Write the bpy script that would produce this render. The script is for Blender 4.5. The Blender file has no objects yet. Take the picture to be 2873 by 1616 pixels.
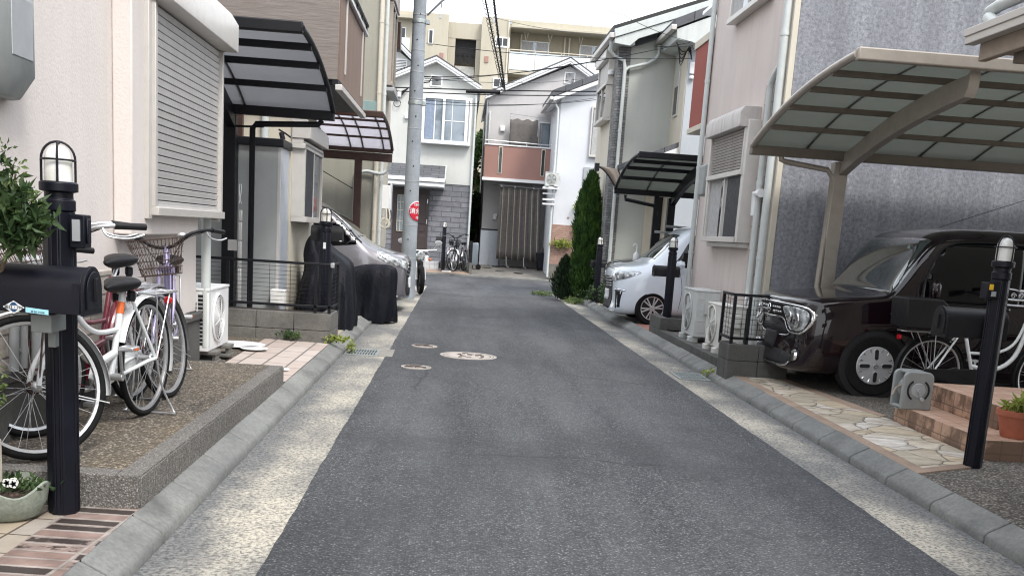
import bpy, bmesh, math, random
from mathutils import Vector, Matrix
from mathutils.bvhtree import BVHTree
from mathutils import noise as mnoise
R = math.radians; V = Vector; PI = math.pi
random.seed(7)
S = bpy.context.scene; COL = S.collection
WM = {}

# ------------------------------------------------------------------ materials
class NT:
    def __init__(s, name):
        s.m = bpy.data.materials.new(name); s.m.use_nodes = True
        s.t = s.m.node_tree; s.N = s.t.nodes; s.L = s.t.links
        s.b = s.N['Principled BSDF']; s.out = s.N['Material Output']
        s.pos = None
    def n(s, typ, **k):
        x = s.N.new(typ)
        for a, v in k.items(): setattr(x, a, v)
        return x
    def P(s, sx=1, sy=1, sz=1, off=(0, 0, 0)):
        if s.pos is None: s.pos = s.n('ShaderNodeNewGeometry').outputs['Position']
        m = s.n('ShaderNodeMapping'); m.inputs['Scale'].default_value = (sx, sy, sz); m.inputs['Location'].default_value = off
        s.L.new(s.pos, m.inputs['Vector']); return m.outputs[0]
    def swz(s, ax):
        """plane coordinates of a wall: 'xz', 'yz' or 'xy'"""
        if s.pos is None: s.pos = s.n('ShaderNodeNewGeometry').outputs['Position']
        sp = s.n('ShaderNodeSeparateXYZ'); s.L.new(s.pos, sp.inputs[0]); c = s.n('ShaderNodeCombineXYZ')
        i = {'x': 0, 'y': 1, 'z': 2}
        s.L.new(sp.outputs[i[ax[0]]], c.inputs[0]); s.L.new(sp.outputs[i[ax[1]]], c.inputs[1]); return c.outputs[0]
    def noise(s, vec, scale, detail=4, rough=.6):
        x = s.n('ShaderNodeTexNoise'); x.inputs['Scale'].default_value = scale; x.inputs['Detail'].default_value = detail
        x.inputs['Roughness'].default_value = rough; s.L.new(vec, x.inputs['Vector']); return x.outputs['Fac']
    def vor(s, vec, scale, feat='F1', out='Distance'):
        x = s.n('ShaderNodeTexVoronoi', feature=feat); x.inputs['Scale'].default_value = scale
        s.L.new(vec, x.inputs['Vector']); return x.outputs[out]
    def ramp(s, fac, stops):
        r = s.n('ShaderNodeValToRGB'); e = r.color_ramp.elements
        while len(e) < len(stops): e.new(.5)
        for i, (p, c) in enumerate(stops):
            e[i].position = p; e[i].color = (c, c, c, 1) if isinstance(c, (int, float)) else (*c, 1)
        s.L.new(fac, r.inputs[0]); return r.outputs[0]
    def mix(s, fac, a, b, mode='MIX'):
        x = s.n('ShaderNodeMix', data_type='RGBA', blend_type=mode)
        for sock, v in ((x.inputs[0], fac), (x.inputs[6], a), (x.inputs[7], b)):
            if hasattr(v, 'is_output'): s.L.new(v, sock)
            elif isinstance(v, tuple): sock.default_value = (*v, 1)
            else: sock.default_value = v
        return x.outputs[2]
    def bump(s, h, strength=.3, dist=.01):
        x = s.n('ShaderNodeBump'); x.inputs['Strength'].default_value = strength; x.inputs['Distance'].default_value = dist
        s.L.new(h, x.inputs['Height']); s.L.new(x.outputs[0], s.b.inputs['Normal'])
    def fin(s, col=None, rough=.7, metal=0., spec=None, coat=0., alpha=None):
        if col is not None:
            if isinstance(col, tuple): s.b.inputs['Base Color'].default_value = (*col, 1)
            else: s.L.new(col, s.b.inputs['Base Color'])
        if hasattr(rough, 'is_output'): s.L.new(rough, s.b.inputs['Roughness'])
        else: s.b.inputs['Roughness'].default_value = rough
        s.b.inputs['Metallic'].default_value = metal
        if spec is not None: s.b.inputs['Specular IOR Level'].default_value = spec
        if coat: s.b.inputs['Coat Weight'].default_value = coat; s.b.inputs['Coat Roughness'].default_value = .03
        if alpha is not None: s.b.inputs['Alpha'].default_value = alpha
        return s.m

def plain(name, col, rough=.6, metal=0., var=.12, scale=9., bump=0., bs=60., spec=None, coat=0., dirt=0.):
    t = NT(name); p = t.P()
    a = tuple(c * (1 - var) for c in col); b = tuple(min(1, c * (1 + var)) for c in col)
    c = t.mix(t.ramp(t.noise(p, scale), [(.3, 0.), (.7, 1.)]), a, b)
    if dirt:
        d = t.ramp(t.noise(t.P(5, 5, .5), 2.2, 6), [(.45, 0.), (.75, dirt)])
        c = t.mix(d, c, tuple(x * .45 for x in col))
    if bump: t.bump(t.noise(p, bs, 5), bump, .004)
    ro = t.ramp(t.noise(p, scale * 2.3), [(.3, max(0, rough - .06)), (.7, min(1, rough + .08))])
    return t.fin(c, ro, metal, spec, coat)

def stucco(name, col, streak=.25, bs=55., bump=.35, warm=None):
    t = NT(name)
    base = t.mix(t.ramp(t.noise(t.P(), .9, 5), [(.3, 0.), (.7, 1.)]), tuple(c * .93 for c in col), tuple(min(1, c * 1.05) for c in col))
    st = t.ramp(t.noise(t.P(4, 4, .28), 1.6, 7, .7), [(.48, 0.), (.85, streak)])
    c = t.mix(st, base, tuple(x * .5 for x in (warm or col)))
    fl = t.ramp(t.noise(t.P(), 26, 4), [(.35, .0), (.8, .25)])
    c = t.mix(fl, c, tuple(x * .82 for x in col))
    low = t.noise(t.P(), 3.5, 3)
    m = t.n('ShaderNodeMath', operation='MULTIPLY_ADD'); m.inputs[1].default_value = .35
    t.L.new(t.noise(t.P(), bs, 4), m.inputs[2]); t.L.new(low, m.inputs[0])
    t.bump(m.outputs[0], bump, .006)
    return t.fin(c, .9)

def aggregate(name, cols, scale, bump=.5, patch=None, rough=.9):
    """exposed stone chips: asphalt, washed gravel"""
    t = NT(name); w = t.P()
    nz = t.noise(w, scale * .8, 3)
    x = t.n('ShaderNodeTexVoronoi'); x.inputs['Scale'].default_value = scale; t.L.new(w, x.inputs['Vector'])
    sp = t.n('ShaderNodeSeparateColor'); t.L.new(x.outputs['Color'], sp.inputs[0])
    c = t.ramp(sp.outputs[0], [(i / (len(cols) - 1), cc) for i, cc in enumerate(cols)])
    d = t.ramp(x.outputs['Distance'], [(.15, 0.), (.6, .75)])
    c = t.mix(d, c, tuple(v * .35 for v in cols[0]))
    big = t.ramp(t.noise(t.P(), .75, 5), [(.3, 0.), (.7, 1.)])
    c2 = t.mix(big, t.mix(.22, c, (0.0, 0.0, 0.0)), t.mix(.06, c, tuple(min(1, v * 1.2) for v in cols[-1])))
    if patch:
        col, amt, sc = patch
        c2 = t.mix(t.ramp(t.noise(t.P(1, .6, 1, (3, 1, 0)), sc, 5, .65), [(.5, 0.), (.72, amt)]), c2, col)
    m = t.n('ShaderNodeMath', operation='SUBTRACT'); t.L.new(nz, m.inputs[0]); t.L.new(x.outputs['Distance'], m.inputs[1])
    t.bump(m.outputs[0], bump, .006)
    return t.fin(c2, rough)

def concrete(name, col, warm=(.5, .46, .36), wamt=.5, dark=.5, bs=70, joints=None, jy=.6):
    t = NT(name)
    b = t.mix(t.ramp(t.noise(t.P(), 3, 6), [(.3, 0.), (.7, 1.)]), tuple(v * .72 for v in col), tuple(min(1, v * 1.15) for v in col))
    c = t.mix(t.ramp(t.noise(t.P(1.5, .7, 1, (5, 2, 0)), .9, 6, .7), [(.42, 0.), (.66, wamt)]), b, warm)
    c = t.mix(t.ramp(t.noise(t.P(1, 1, 1, (9, 4, 2)), 1.7, 7, .7), [(.5, 0.), (.72, dark)]), c, tuple(v * .33 for v in col))
    g = t.noise(t.P(), bs, 3)
    c = t.mix(t.ramp(g, [(.35, .35), (.6, 0.)]), c, tuple(v * .4 for v in col))
    t.bump(g, .5, .005)
    return t.fin(c, .92)

def bricks(name, ax, c1, c2, mortar, w, h, ms=.006, off=.5, rough=.8, bump=.5, var=.25, noise=12, rot=0, dark=None, sq=(.5, 2)):
    t = NT(name); v = t.swz(ax)
    if rot:
        mp = t.n('ShaderNodeMapping'); mp.inputs['Rotation'].default_value = (0, 0, rot); t.L.new(v, mp.inputs[0]); v = mp.outputs[0]
    x = t.n('ShaderNodeTexBrick', offset=off); x.inputs['Scale'].default_value = 1
    x.inputs['Color1'].default_value = (*c1, 1); x.inputs['Color2'].default_value = (*c2, 1); x.inputs['Mortar'].default_value = (*mortar, 1)
    x.inputs['Mortar Size'].default_value = ms; x.inputs['Mortar Smooth'].default_value = .2
    x.inputs['Brick Width'].default_value = w; x.inputs['Row Height'].default_value = h
    t.L.new(v, x.inputs['Vector'])
    nz = t.noise(t.P(), noise, 5)
    c = t.mix(t.ramp(nz, [(.3, var), (.7, 0.)]), x.outputs['Color'], tuple(q * .35 for q in c1))
    if dark and dark > .8:
        y = t.n('ShaderNodeTexBrick', offset=off); y.inputs['Scale'].default_value = 1; y.inputs['Color1'].default_value = (0, 0, 0, 1); y.inputs['Color2'].default_value = (1, 1, 1, 1); y.inputs['Mortar'].default_value = (0, 0, 0, 1)
        y.inputs['Mortar Size'].default_value = .022; y.inputs['Mortar Smooth'].default_value = 1; y.inputs['Brick Width'].default_value = w; y.inputs['Row Height'].default_value = h; t.L.new(v, y.inputs['Vector'])
        q = t.n('ShaderNodeMath', operation='MULTIPLY_ADD'); t.L.new(t.noise(t.P(1, 1, 1, (2, 6, 1)), 16, 4, .7), q.inputs[0]); q.inputs[1].default_value = .9; t.L.new(y.outputs['Color'], q.inputs[2])
        c = t.mix(t.ramp(q.outputs[0], [(.86, 0.), (.96, dark)]), c, (.035, .028, .026))
    elif dark: c = t.mix(t.ramp(t.noise(t.P(.5, 1, 1, (4, 4, 4)), 4.5, 5), [(.43, 0.), (.53, dark)]), c, tuple(q * .22 for q in c1))
    m = t.n('ShaderNodeMath', operation='MULTIPLY_ADD'); m.inputs[1].default_value = -1.2
    t.L.new(x.outputs['Fac'], m.inputs[0]); t.L.new(nz, m.inputs[2])
    t.bump(m.outputs[0], bump, .012)
    return t.fin(c, rough)

MT = {}
MT['asphalt'] = aggregate('asphalt', [(.032, .034, .038), (.082, .086, .094), (.135, .141, .152), (.27, .277, .29)], 74, 1., ((.15, .156, .168), .35, .5))
def asphalt():
    t = NT('worn_asphalt'); w = t.P()
    x = t.n('ShaderNodeTexVoronoi'); x.inputs['Scale'].default_value = 88; t.L.new(w, x.inputs['Vector'])
    sp = t.n('ShaderNodeSeparateColor'); t.L.new(x.outputs['Color'], sp.inputs[0])
    c = t.ramp(sp.outputs[0], [(0, (.028, .031, .036)), (.35, (.074, .080, .090)), (.7, (.126, .135, .149)), (.94, (.205, .215, .23)), (1, (.34, .35, .36))])
    c = t.mix(t.ramp(x.outputs['Distance'], [(.2, 0.), (.6, .8)]), c, (.014, .015, .018))
    c = t.mix(t.ramp(t.noise(t.P(1.3, .16, 1, (2, 0, 0)), 1.3, 6, .62), [(.38, .0), (.66, .34)]), c, (.17, .174, .185))
    c = t.mix(t.ramp(t.noise(t.P(1, .8, 1, (7, 5, 0)), .55, 7, .68), [(.48, 0.), (.64, .55)]), c, (.030, .032, .037))
    c = t.mix(t.ramp(t.noise(t.P(1, 1, 1, (1, 8, 3)), 3.2, 5, .6), [(.66, 0.), (.76, .45)]), c, (.022, .022, .024))
    nv = t.n('ShaderNodeTexNoise'); nv.inputs['Scale'].default_value = 1.4; nv.inputs['Detail'].default_value = 8; t.L.new(w, nv.inputs[0])
    e = t.n('ShaderNodeTexVoronoi', feature='DISTANCE_TO_EDGE'); e.inputs['Scale'].default_value = .42; t.L.new(t.mix(.35, w, nv.outputs['Color']), e.inputs[0])
    m = t.n('ShaderNodeMath', operation='MULTIPLY'); t.L.new(t.ramp(e.outputs['Distance'], [(.0, 1.), (.0045, 0.)]), m.inputs[0]); t.L.new(t.ramp(t.noise(t.P(1, 1, 1, (4, 4, 1)), .5, 2), [(.50, 0.), (.58, .75)]), m.inputs[1])
    c = t.mix(m.outputs[0], c, (.012, .012, .013))
    s = t.n('ShaderNodeMath', operation='SUBTRACT'); t.L.new(t.noise(w, 60, 3), s.inputs[0]); t.L.new(x.outputs['Distance'], s.inputs[1])
    t.bump(s.outputs[0], 1., .007); return t.fin(c, .85)
MT['asphalt'] = asphalt()
MT['gravel_l'] = aggregate('washed_gravel_left', [(.05, .042, .034), (.14, .12, .095), (.25, .215, .17), (.60, .53, .44)], 78, 1., ((.30, .21, .09), .22, .8))
MT['gravel_r'] = aggregate('washed_gravel_right', [(.045, .041, .036), (.13, .118, .10), (.24, .215, .18), (.60, .55, .48)], 72, 1., ((.09, .08, .07), .4, .8))
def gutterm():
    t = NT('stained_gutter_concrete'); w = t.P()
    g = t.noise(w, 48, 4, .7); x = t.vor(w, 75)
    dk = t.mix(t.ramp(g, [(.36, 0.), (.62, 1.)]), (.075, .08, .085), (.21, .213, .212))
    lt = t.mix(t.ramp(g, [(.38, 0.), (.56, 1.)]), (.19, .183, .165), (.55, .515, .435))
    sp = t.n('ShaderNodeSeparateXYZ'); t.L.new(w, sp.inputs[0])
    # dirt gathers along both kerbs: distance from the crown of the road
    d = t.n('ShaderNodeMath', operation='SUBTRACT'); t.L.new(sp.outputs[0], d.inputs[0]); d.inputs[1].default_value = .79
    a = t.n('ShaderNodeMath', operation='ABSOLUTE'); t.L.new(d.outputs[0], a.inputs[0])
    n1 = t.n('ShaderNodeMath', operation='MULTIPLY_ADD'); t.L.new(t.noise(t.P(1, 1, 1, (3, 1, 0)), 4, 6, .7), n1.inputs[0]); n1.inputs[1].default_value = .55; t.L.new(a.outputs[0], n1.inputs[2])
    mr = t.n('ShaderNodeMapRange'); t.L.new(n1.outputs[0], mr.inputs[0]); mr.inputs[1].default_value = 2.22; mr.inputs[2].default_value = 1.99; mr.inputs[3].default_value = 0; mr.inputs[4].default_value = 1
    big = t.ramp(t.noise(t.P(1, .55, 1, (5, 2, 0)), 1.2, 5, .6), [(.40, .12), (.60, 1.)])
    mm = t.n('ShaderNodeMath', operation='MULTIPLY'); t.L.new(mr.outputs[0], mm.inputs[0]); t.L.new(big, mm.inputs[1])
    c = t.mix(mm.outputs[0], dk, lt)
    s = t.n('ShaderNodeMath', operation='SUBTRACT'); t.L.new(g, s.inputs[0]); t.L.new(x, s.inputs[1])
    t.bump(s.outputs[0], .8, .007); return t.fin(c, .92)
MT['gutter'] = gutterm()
MT['kerb'] = concrete('kerb_concrete', (.195, .203, .20), (.31, .31, .29), .6, .8, 45)
MT['block'] = concrete('block_concrete', (.17, .165, .155), (.2, .19, .165), .4, .75)
MT['blockdk'] = concrete('dark_block_concrete', (.095, .095, .092), (.12, .115, .105), .4, .7)
MT['apron'] = concrete('apron_concrete', (.30, .29, .27), (.45, .42, .35), .5, .5)
MT['chipwall'] = aggregate('chip_faced_block', [(.16, .15, .14), (.24, .23, .215), (.31, .295, .275), (.42, .405, .38)], 120, .5)
MT['ground'] = concrete('ground_soil', (.16, .15, .14), (.2, .18, .15), .4, .5)
MT['lot'] = concrete('lot_concrete', (.20, .19, .175), (.28, .26, .22), .5, .7)
MT['beige'] = stucco('beige_stucco', (.70, .65, .62), .2)
MT['cream'] = stucco('cream_stucco', (.60, .56, .47), .22)
MT['pink'] = stucco('pinkish_stucco', (.63, .56, .53), .34)
MT['blue'] = stucco('grey_blue_stucco', (.47, .51, .55), .12)
MT['greygreen'] = stucco('grey_green_stucco', (.47, .49, .46), .2)
MT['olive'] = stucco('olive_stucco', (.33, .325, .275), .6, 30)
MT['f1'] = stucco('pale_grey_stucco', (.55, .56, .54), .2)
MT['f2'] = stucco('grey_stucco', (.50, .49, .49), .15)
MT['f3'] = stucco('white_stucco', (.62, .64, .68), .1)
MT['aptA'] = stucco('apartment_beige', (.44, .41, .33), .35, 20)
MT['aptB'] = stucco('apartment_tan', (.35, .315, .235), .25, 20)
MT['terra'] = stucco('terracotta_panel', (.34, .195, .165), .15)
MT['redpanel'] = stucco('red_panel', (.30, .08, .06), .15)
MT['brownpanel'] = stucco('brown_panel', (.21, .15, .12), .5)
def pebble():
    t = NT('pebble_dash_grey'); w = t.P()
    s = t.noise(w, 24, 6, .8)
    c = t.ramp(s, [(.36, (.15, .156, .175)), (.48, (.235, .245, .275)), (.58, (.30, .315, .35)), (.74, (.46, .475, .52))])
    st = t.ramp(t.noise(t.P(2.6, 2.6, .16), 1.5, 8, .7), [(.42, 0.), (.7, .6)])
    c = t.mix(st, c, (.10, .102, .12))
    t.bump(s, .7, .01); return t.fin(c, .85)
MT['pebble'] = pebble()
def siding():
    t = NT('wavy_grey_brown_siding'); s = t.noise(t.P(2.5, 2.5, 26), 1.6, 5, .6)
    c = t.mix(t.ramp(s, [(.3, 0.), (.7, 1.)]), (.185, .160, .145), (.235, .205, .188)); t.bump(s, .5, .012); return t.fin(c, .8)
MT['siding'] = siding()
MT['slate'] = bricks('stacked_slate', 'xz', (.15, .155, .16), (.27, .275, .28), (.05, .05, .05), .27, .055, .004, .37, bump=.9, var=.5)
MT['slatey'] = bricks('stacked_slate_side', 'yz', (.15, .155, .16), (.27, .275, .28), (.05, .05, .05), .27, .055, .004, .37, bump=.9, var=.5)
MT['greytile'] = bricks('grey_stone_cladding', 'xz', (.17, .175, .20), (.25, .255, .28), (.10, .10, .115), .62, .165, .012, .5, bump=.7, var=.4, noise=7)
MT['brickwall'] = bricks('pink_brick', 'xz', (.36, .21, .16), (.44, .28, .22), (.24, .2, .18), .21, .07, .008)
MT['brickside'] = bricks('pink_brick_side', 'yz', (.36, .21, .16), (.44, .28, .22), (.24, .2, .18), .21, .07, .008)
MT['stonep'] = bricks('pinkish_stone', 'yz', (.47, .42, .40), (.56, .51, .48), (.25, .22, .21), .33, .28, .006, .4, bump=.8)
MT['stonew'] = bricks('rough_pale_stone', 'yz', (.42, .38, .34), (.50, .46, .42), (.17, .15, .14), .36, .11, .006, .4, bump=1)
MT['apronbrick'] = bricks('pink_paver', 'xy', (.44, .36, .32), (.54, .48, .44), (.17, .15, .14), .44, .21, .010, .5, rot=R(90), noise=5, var=.15)
MT['redbrick'] = bricks('red_paver', 'xy', (.34, .13, .10), (.42, .2, .16), (.2, .15, .12), .21, .1, .008, .5, noise=5, var=.25)
MT['tileA'] = bricks('glazed_buff_tile', 'xy', (.42, .38, .34), (.50, .41, .29), (.12, .09, .075), .22, .22, .006, 0, .35, .4, .3, 6, rot=R(4))
MT['tileB'] = bricks('narrow_brown_tile', 'xy', (.33, .23, .20), (.42, .36, .33), (.46, .43, .40), .27, .085, .008, 0, .4, .6, .7, 9, rot=R(4), dark=.95)
MT['steptile'] = bricks('step_tile_top', 'xy', (.52, .33, .24), (.60, .42, .32), (.25, .17, .13), .15, .15, .005, 0, .45, .3, .15, 6)
MT['stepx'] = bricks('step_tile_side', 'yz', (.50, .31, .21), (.58, .39, .29), (.20, .14, .11), .15, .15, .005, 0, .5, .3, .4, 6, dark=.8)
MT['stepy'] = bricks('step_tile_front', 'xz', (.50, .31, .21), (.58, .39, .29), (.20, .14, .11), .15, .15, .005, 0, .5, .3, .4, 6, dark=.8)
MT['whitetile'] = bricks('white_step_tile', 'xz', (.55, .56, .58), (.62, .63, .65), (.3, .3, .3), .15, .15, .005, 0)
MT['border'] = concrete('tan_border', (.34, .25, .19), (.42, .33, .26), .4, .5)
MT['shingle'] = bricks('grey_roof_shingle', 'xy', (.085, .09, .10), (.13, .135, .15), (.03, .03, .03), .5, .16, .01, .5, bump=.8)
def flag():
    t = NT('crazy_paving'); w = t.P(1, 1, 1)
    wv = t.n('ShaderNodeTexNoise'); wv.inputs['Scale'].default_value = 3; t.L.new(w, wv.inputs[0])
    wv.inputs['Detail'].default_value = 6; v = t.mix(.16, w, wv.outputs['Color'])
    x = t.n('ShaderNodeTexVoronoi'); x.inputs['Scale'].default_value = 4.2; t.L.new(v, x.inputs[0])
    e = t.n('ShaderNodeTexVoronoi', feature='DISTANCE_TO_EDGE'); e.inputs['Scale'].default_value = 4.2; t.L.new(v, e.inputs[0])
    sp = t.n('ShaderNodeSeparateColor'); t.L.new(x.outputs['Color'], sp.inputs[0])
    c = t.ramp(sp.outputs[0], [(0, (.40, .36, .28)), (.3, (.60, .56, .48)), (.55, (.55, .46, .34)), (.75, (.72, .71, .70)), (1, (.48, .42, .32))])
    c = t.mix(t.ramp(t.noise(t.P(1, 3, 1), 5, 7, .7), [(.4, 0.), (.66, .75)]), c, (.24, .18, .11))
    c = t.mix(t.ramp(e.outputs['Distance'], [(.008, 1.), (.026, 0.)]), c, (.15, .13, .105))
    t.bump(t.ramp(e.outputs['Distance'], [(0, 0.), (.06, 1.)]), .8, .015); return t.fin(c, .6)
MT['flag'] = flag()
MT['alu'] = plain('greige_aluminium', (.58, .56, .53), .38, .25, .04)
MT['aluslat'] = plain('pale_shutter_metal', (.62, .61, .60), .4, .2, .04, dirt=.12)
MT['aluw'] = plain('white_frame', (.78, .79, .80), .35, 0, .03)
MT['alud'] = plain('weathered_shutter_metal', (.50, .47, .45), .5, .1, .08, dirt=.6)
MT['silver'] = plain('silver_metal', (.60, .61, .63), .32, .75, .05)
MT['cap'] = plain('wheel_cover_silver', (.55, .56, .58), .38, .45, .03)
MT['chrome'] = plain('chrome', (.75, .76, .78), .09, 1., .02)
MT['black'] = plain('black_metal', (.008, .009, .012), .45, 0, .2, spec=.28)
MT['blackmat'] = plain('matt_black', (.008, .008, .010), .7, 0, .2)
MT['navy'] = plain('blue_black_paint', (.005, .006, .012), .42, 0, .2, spec=.3)
MT['bronze'] = plain('bronze_aluminium', (.40, .36, .315), .4, .25, .08)
MT['bronzeU'] = plain('bronze_aluminium_bar', (.17, .145, .12), .45, .4, .1)
MT['brown'] = plain('dark_brown_frame', (.055, .028, .022), .4, .2, .2)
MT['door'] = plain('dark_brown_door', (.045, .032, .032), .5, 0, .15)
MT['rubber'] = plain('tyre_rubber', (.009, .009, .010), .8, 0, .3, 30, spec=.2)
MT['plasticb'] = plain('black_plastic', (.010, .010, .012), .5, 0, .2, spec=.28)
MT['greyplastic'] = plain('grey_plastic', (.26, .28, .28), .45, 0, .06, dirt=.25)
MT['pipe'] = plain('pale_pvc_pipe', (.56, .60, .59), .45, 0, .05, dirt=.2)
MT['pipeg'] = plain('grey_pipe', (.36, .38, .40), .5, .1, .08)
MT['white'] = plain('white_paint', (.78, .79, .80), .35, 0, .03, dirt=.08)
MT['acw'] = plain('ac_cream_white', (.66, .66, .62), .45, 0, .04, dirt=.2)
MT['acg'] = plain('ac_grey_white', (.52, .54, .53), .45, 0, .04, dirt=.3)
MT['dark'] = plain('dark_recess', (.01, .01, .012), .8, 0, .2)
MT['glassd'] = plain('dark_window_glass', (.012, .015, .018), .04, 0, .1, spec=.7)
MT['tint'] = plain('tinted_car_glass', (.003, .003, .004), .04, 0, .1, spec=.35)
MT['glassl'] = plain('reflecting_window_glass', (.22, .26, .30), .06, .35, .25, 1.5, spec=.9)
MT['glassw'] = plain('windscreen_glass', (.035, .048, .050), .03, 0, .3, 3, spec=1., coat=1.)
MT['frost'] = plain('frosted_pane', (.55, .60, .63), .25, 0, .06)
MT['screen'] = plain('insect_screen', (.02, .022, .03), .6, 0, .2)
MT['curtain'] = plain('grey_curtain', (.40, .40, .40), .85, 0, .15, 20)
MT['curtb'] = plain('blue_curtain', (.22, .27, .36), .85, 0, .2, 20)
MT['wood'] = plain('weathered_wood', (.30, .25, .2), .7)
MT['shed'] = plain('grey_shed_panel', (.40, .42, .42), .5, .1, .04, dirt=.1)
MT['shedl'] = plain('pale_shed_panel', (.50, .54, .60), .45, .1, .04, dirt=.1)
MT['teal'] = plain('teal_ledge', (.22, .32, .31), .5, 0, .1)
MT['taupe'] = plain('taupe_curtain', (.11, .10, .095), .8, 0, .15)
MT['stripe'] = plain('tan_curtain_stripe', (.40, .36, .28), .8)
MT['poleC'] = concrete('pole_concrete', (.33, .37, .41), (.4, .42, .45), .4, .35)
MT['terracotta'] = plain('terracotta_pot', (.38, .12, .07), .7, 0, .15)
MT['bowl'] = concrete('green_stone_bowl', (.30, .34, .29), (.42, .46, .38), .5, .5)
MT['soil'] = aggregate('soil', [(.02, .014, .01), (.05, .035, .025), (.09, .06, .045)], 60, .8)
MT['bluepot'] = plain('blue_glazed_pot', (.02, .04, .13), .2, 0, .2, coat=.4)
MT['redsign'] = plain('red_sign', (.55, .015, .04), .4, 0, .08)
MT['stickb'] = plain('blue_sticker', (.02, .07, .17), .4)
MT['stickw'] = plain('white_sticker', (.75, .78, .8), .4)
MT['stickc'] = plain('cyan_sticker', (.35, .68, .80), .4)
MT['inkk'] = plain('black_ink', (.01, .01, .015), .5)
MT['yellow'] = plain('yellow_petal', (.8, .5, .03), .6)
MT['petal'] = plain('white_petal', (.8, .8, .78), .6)
MT['orange'] = plain('orange_reflector', (.75, .16, .04), .3)
MT['redlens'] = plain('red_lens', (.45, .01, .02), .15, spec=.8)
MT['steelg'] = plain('galvanised_steel', (.40, .44, .44), .45, .6, .15)
MT['iron'] = concrete('manhole_iron', (.42, .39, .36), (.62, .55, .50), .7, .5, 130)
MT['rust'] = plain('rusty_wire', (.055, .034, .027), .7, 0, .4, 30)
def paint(name, col, metal=0., flake=0.):
    t = NT(name)
    c = t.mix(t.ramp(t.noise(t.P(), 1.5, 3), [(.3, 0.), (.7, 1.)]), tuple(v * .92 for v in col), tuple(v * 1.06 for v in col))
    return t.fin(c, .28, metal, .12 if max(col) < .1 else .5, 1.)
MT['p_maroon'] = paint('black_cherry_paint', (.006, .0018, .004), 0)
MT['p_white'] = paint('pearl_white_paint', (.70, .77, .85), 0)
MT['p_grey'] = paint('silver_grey_paint', (.21, .205, .225), .45)
MT['p_dark'] = paint('dark_grey_paint', (.05, .055, .06), .3)
MT['bikew'] = paint('bike_white', (.75, .78, .80))
MT['bikep'] = paint('bike_lilac', (.36, .33, .54), .2)
MT['biker'] = paint('bike_red', (.13, .008, .024), .1)
def lens():
    t = NT('headlamp_glass'); c = t.ramp(t.noise(t.P(), 14, 3), [(.35, (.12, .13, .14)), (.6, (.62, .66, .68))]); return t.fin(c, .08, .3, .9, 1.)
MT['lens'] = lens()
def globe():
    t = NT('frosted_globe'); return t.fin(t.ramp(t.noise(t.P(), 9, 2), [(.3, (.68, .67, .58)), (.7, (.84, .85, .84))]), .25, 0, .6)
MT['globe'] = globe()
def poly(name, tint, a, emis=0):
    t = NT(name); tr = t.n('ShaderNodeBsdfTransparent'); tr.inputs[0].default_value = (*tint, 1)
    tl = t.n('ShaderNodeBsdfTranslucent'); tl.inputs[0].default_value = (*[min(1, c * 1.0) for c in tint], 1)
    m0 = t.n('ShaderNodeMixShader'); m0.inputs[0].default_value = .55; t.L.new(tr.outputs[0], m0.inputs[1]); t.L.new(tl.outputs[0], m0.inputs[2])
    mx = t.n('ShaderNodeMixShader'); mx.inputs[0].default_value = a
    t.fin(t.mix(t.ramp(t.noise(t.P(1, 1, 1), 1.3, 5), [(.35, 0.), (.7, 1.)]), tuple(c * .5 for c in tint), tuple(c * .75 for c in tint)), .25)
    t.L.new(m0.outputs[0], mx.inputs[1]); t.L.new(t.b.outputs[0], mx.inputs[2]); t.L.new(mx.outputs[0], t.out.inputs[0]); return t.m
MT['polyg'] = poly('smoked_polycarbonate', (.50, .51, .53), .3)
MT['polyo'] = poly('olive_polycarbonate', (.35, .365, .34), .3)
MT['polyp'] = poly('lilac_polycarbonate', (.80, .79, .84), .2)
def cloth():
    t = NT('black_cover_cloth'); n = t.noise(t.P(2, 2, 1.2), 3.5, 6, .65); t.bump(n, .55, .04)
    return t.fin(t.ramp(t.noise(t.P(), 2, 3), [(.3, (.004, .005, .009)), (.7, (.009, .010, .015))]), .55, 0, .16)
MT['cloth'] = cloth()
def leafm(name, a, b, c, sc=5, rough=.5):
    t = NT(name); n = t.noise(t.P(), sc, 3); n2 = t.noise(t.P(), 60, 1)
    col = t.mix(t.ramp(n2, [(.4, 0.), (.6, .7)]), t.ramp(n, [(.3, a), (.5, b), (.72, c)]), b)
    t.fin(col, rough, 0, .4)
    tl = t.n('ShaderNodeBsdfTranslucent'); t.L.new(col, tl.inputs[0]); m = t.n('ShaderNodeMixShader'); m.inputs[0].default_value = .25
    t.L.new(t.b.outputs[0], m.inputs[1]); t.L.new(tl.outputs[0], m.inputs[2]); t.L.new(m.outputs[0], t.out.inputs[0]); return t.m
MT['leaf'] = leafm('shrub_leaf', (.015, .035, .014), (.04, .08, .028), (.13, .18, .06))
MT['leafl'] = leafm('light_leaf', (.06, .10, .03), (.15, .21, .07), (.35, .40, .2))
MT['leafy'] = leafm('yellow_green_leaf', (.12, .16, .03), (.28, .34, .07), (.45, .45, .15), 20)
MT['conifer'] = leafm('conifer_leaf', (.010, .030, .008), (.035, .09, .016), (.11, .20, .03), 5, .7)
MT['coniferd'] = leafm('dark_conifer_leaf', (.008, .02, .010), (.018, .04, .014), (.04, .07, .022), 3.5, .7)
MT['bark'] = plain('bark', (.12, .09, .06), .9, 0, .3, 20, .8)
MT['hedge'] = leafm('tree_leaf', (.02, .05, .012), (.06, .12, .03), (.14, .22, .05), 1.5)

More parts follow.
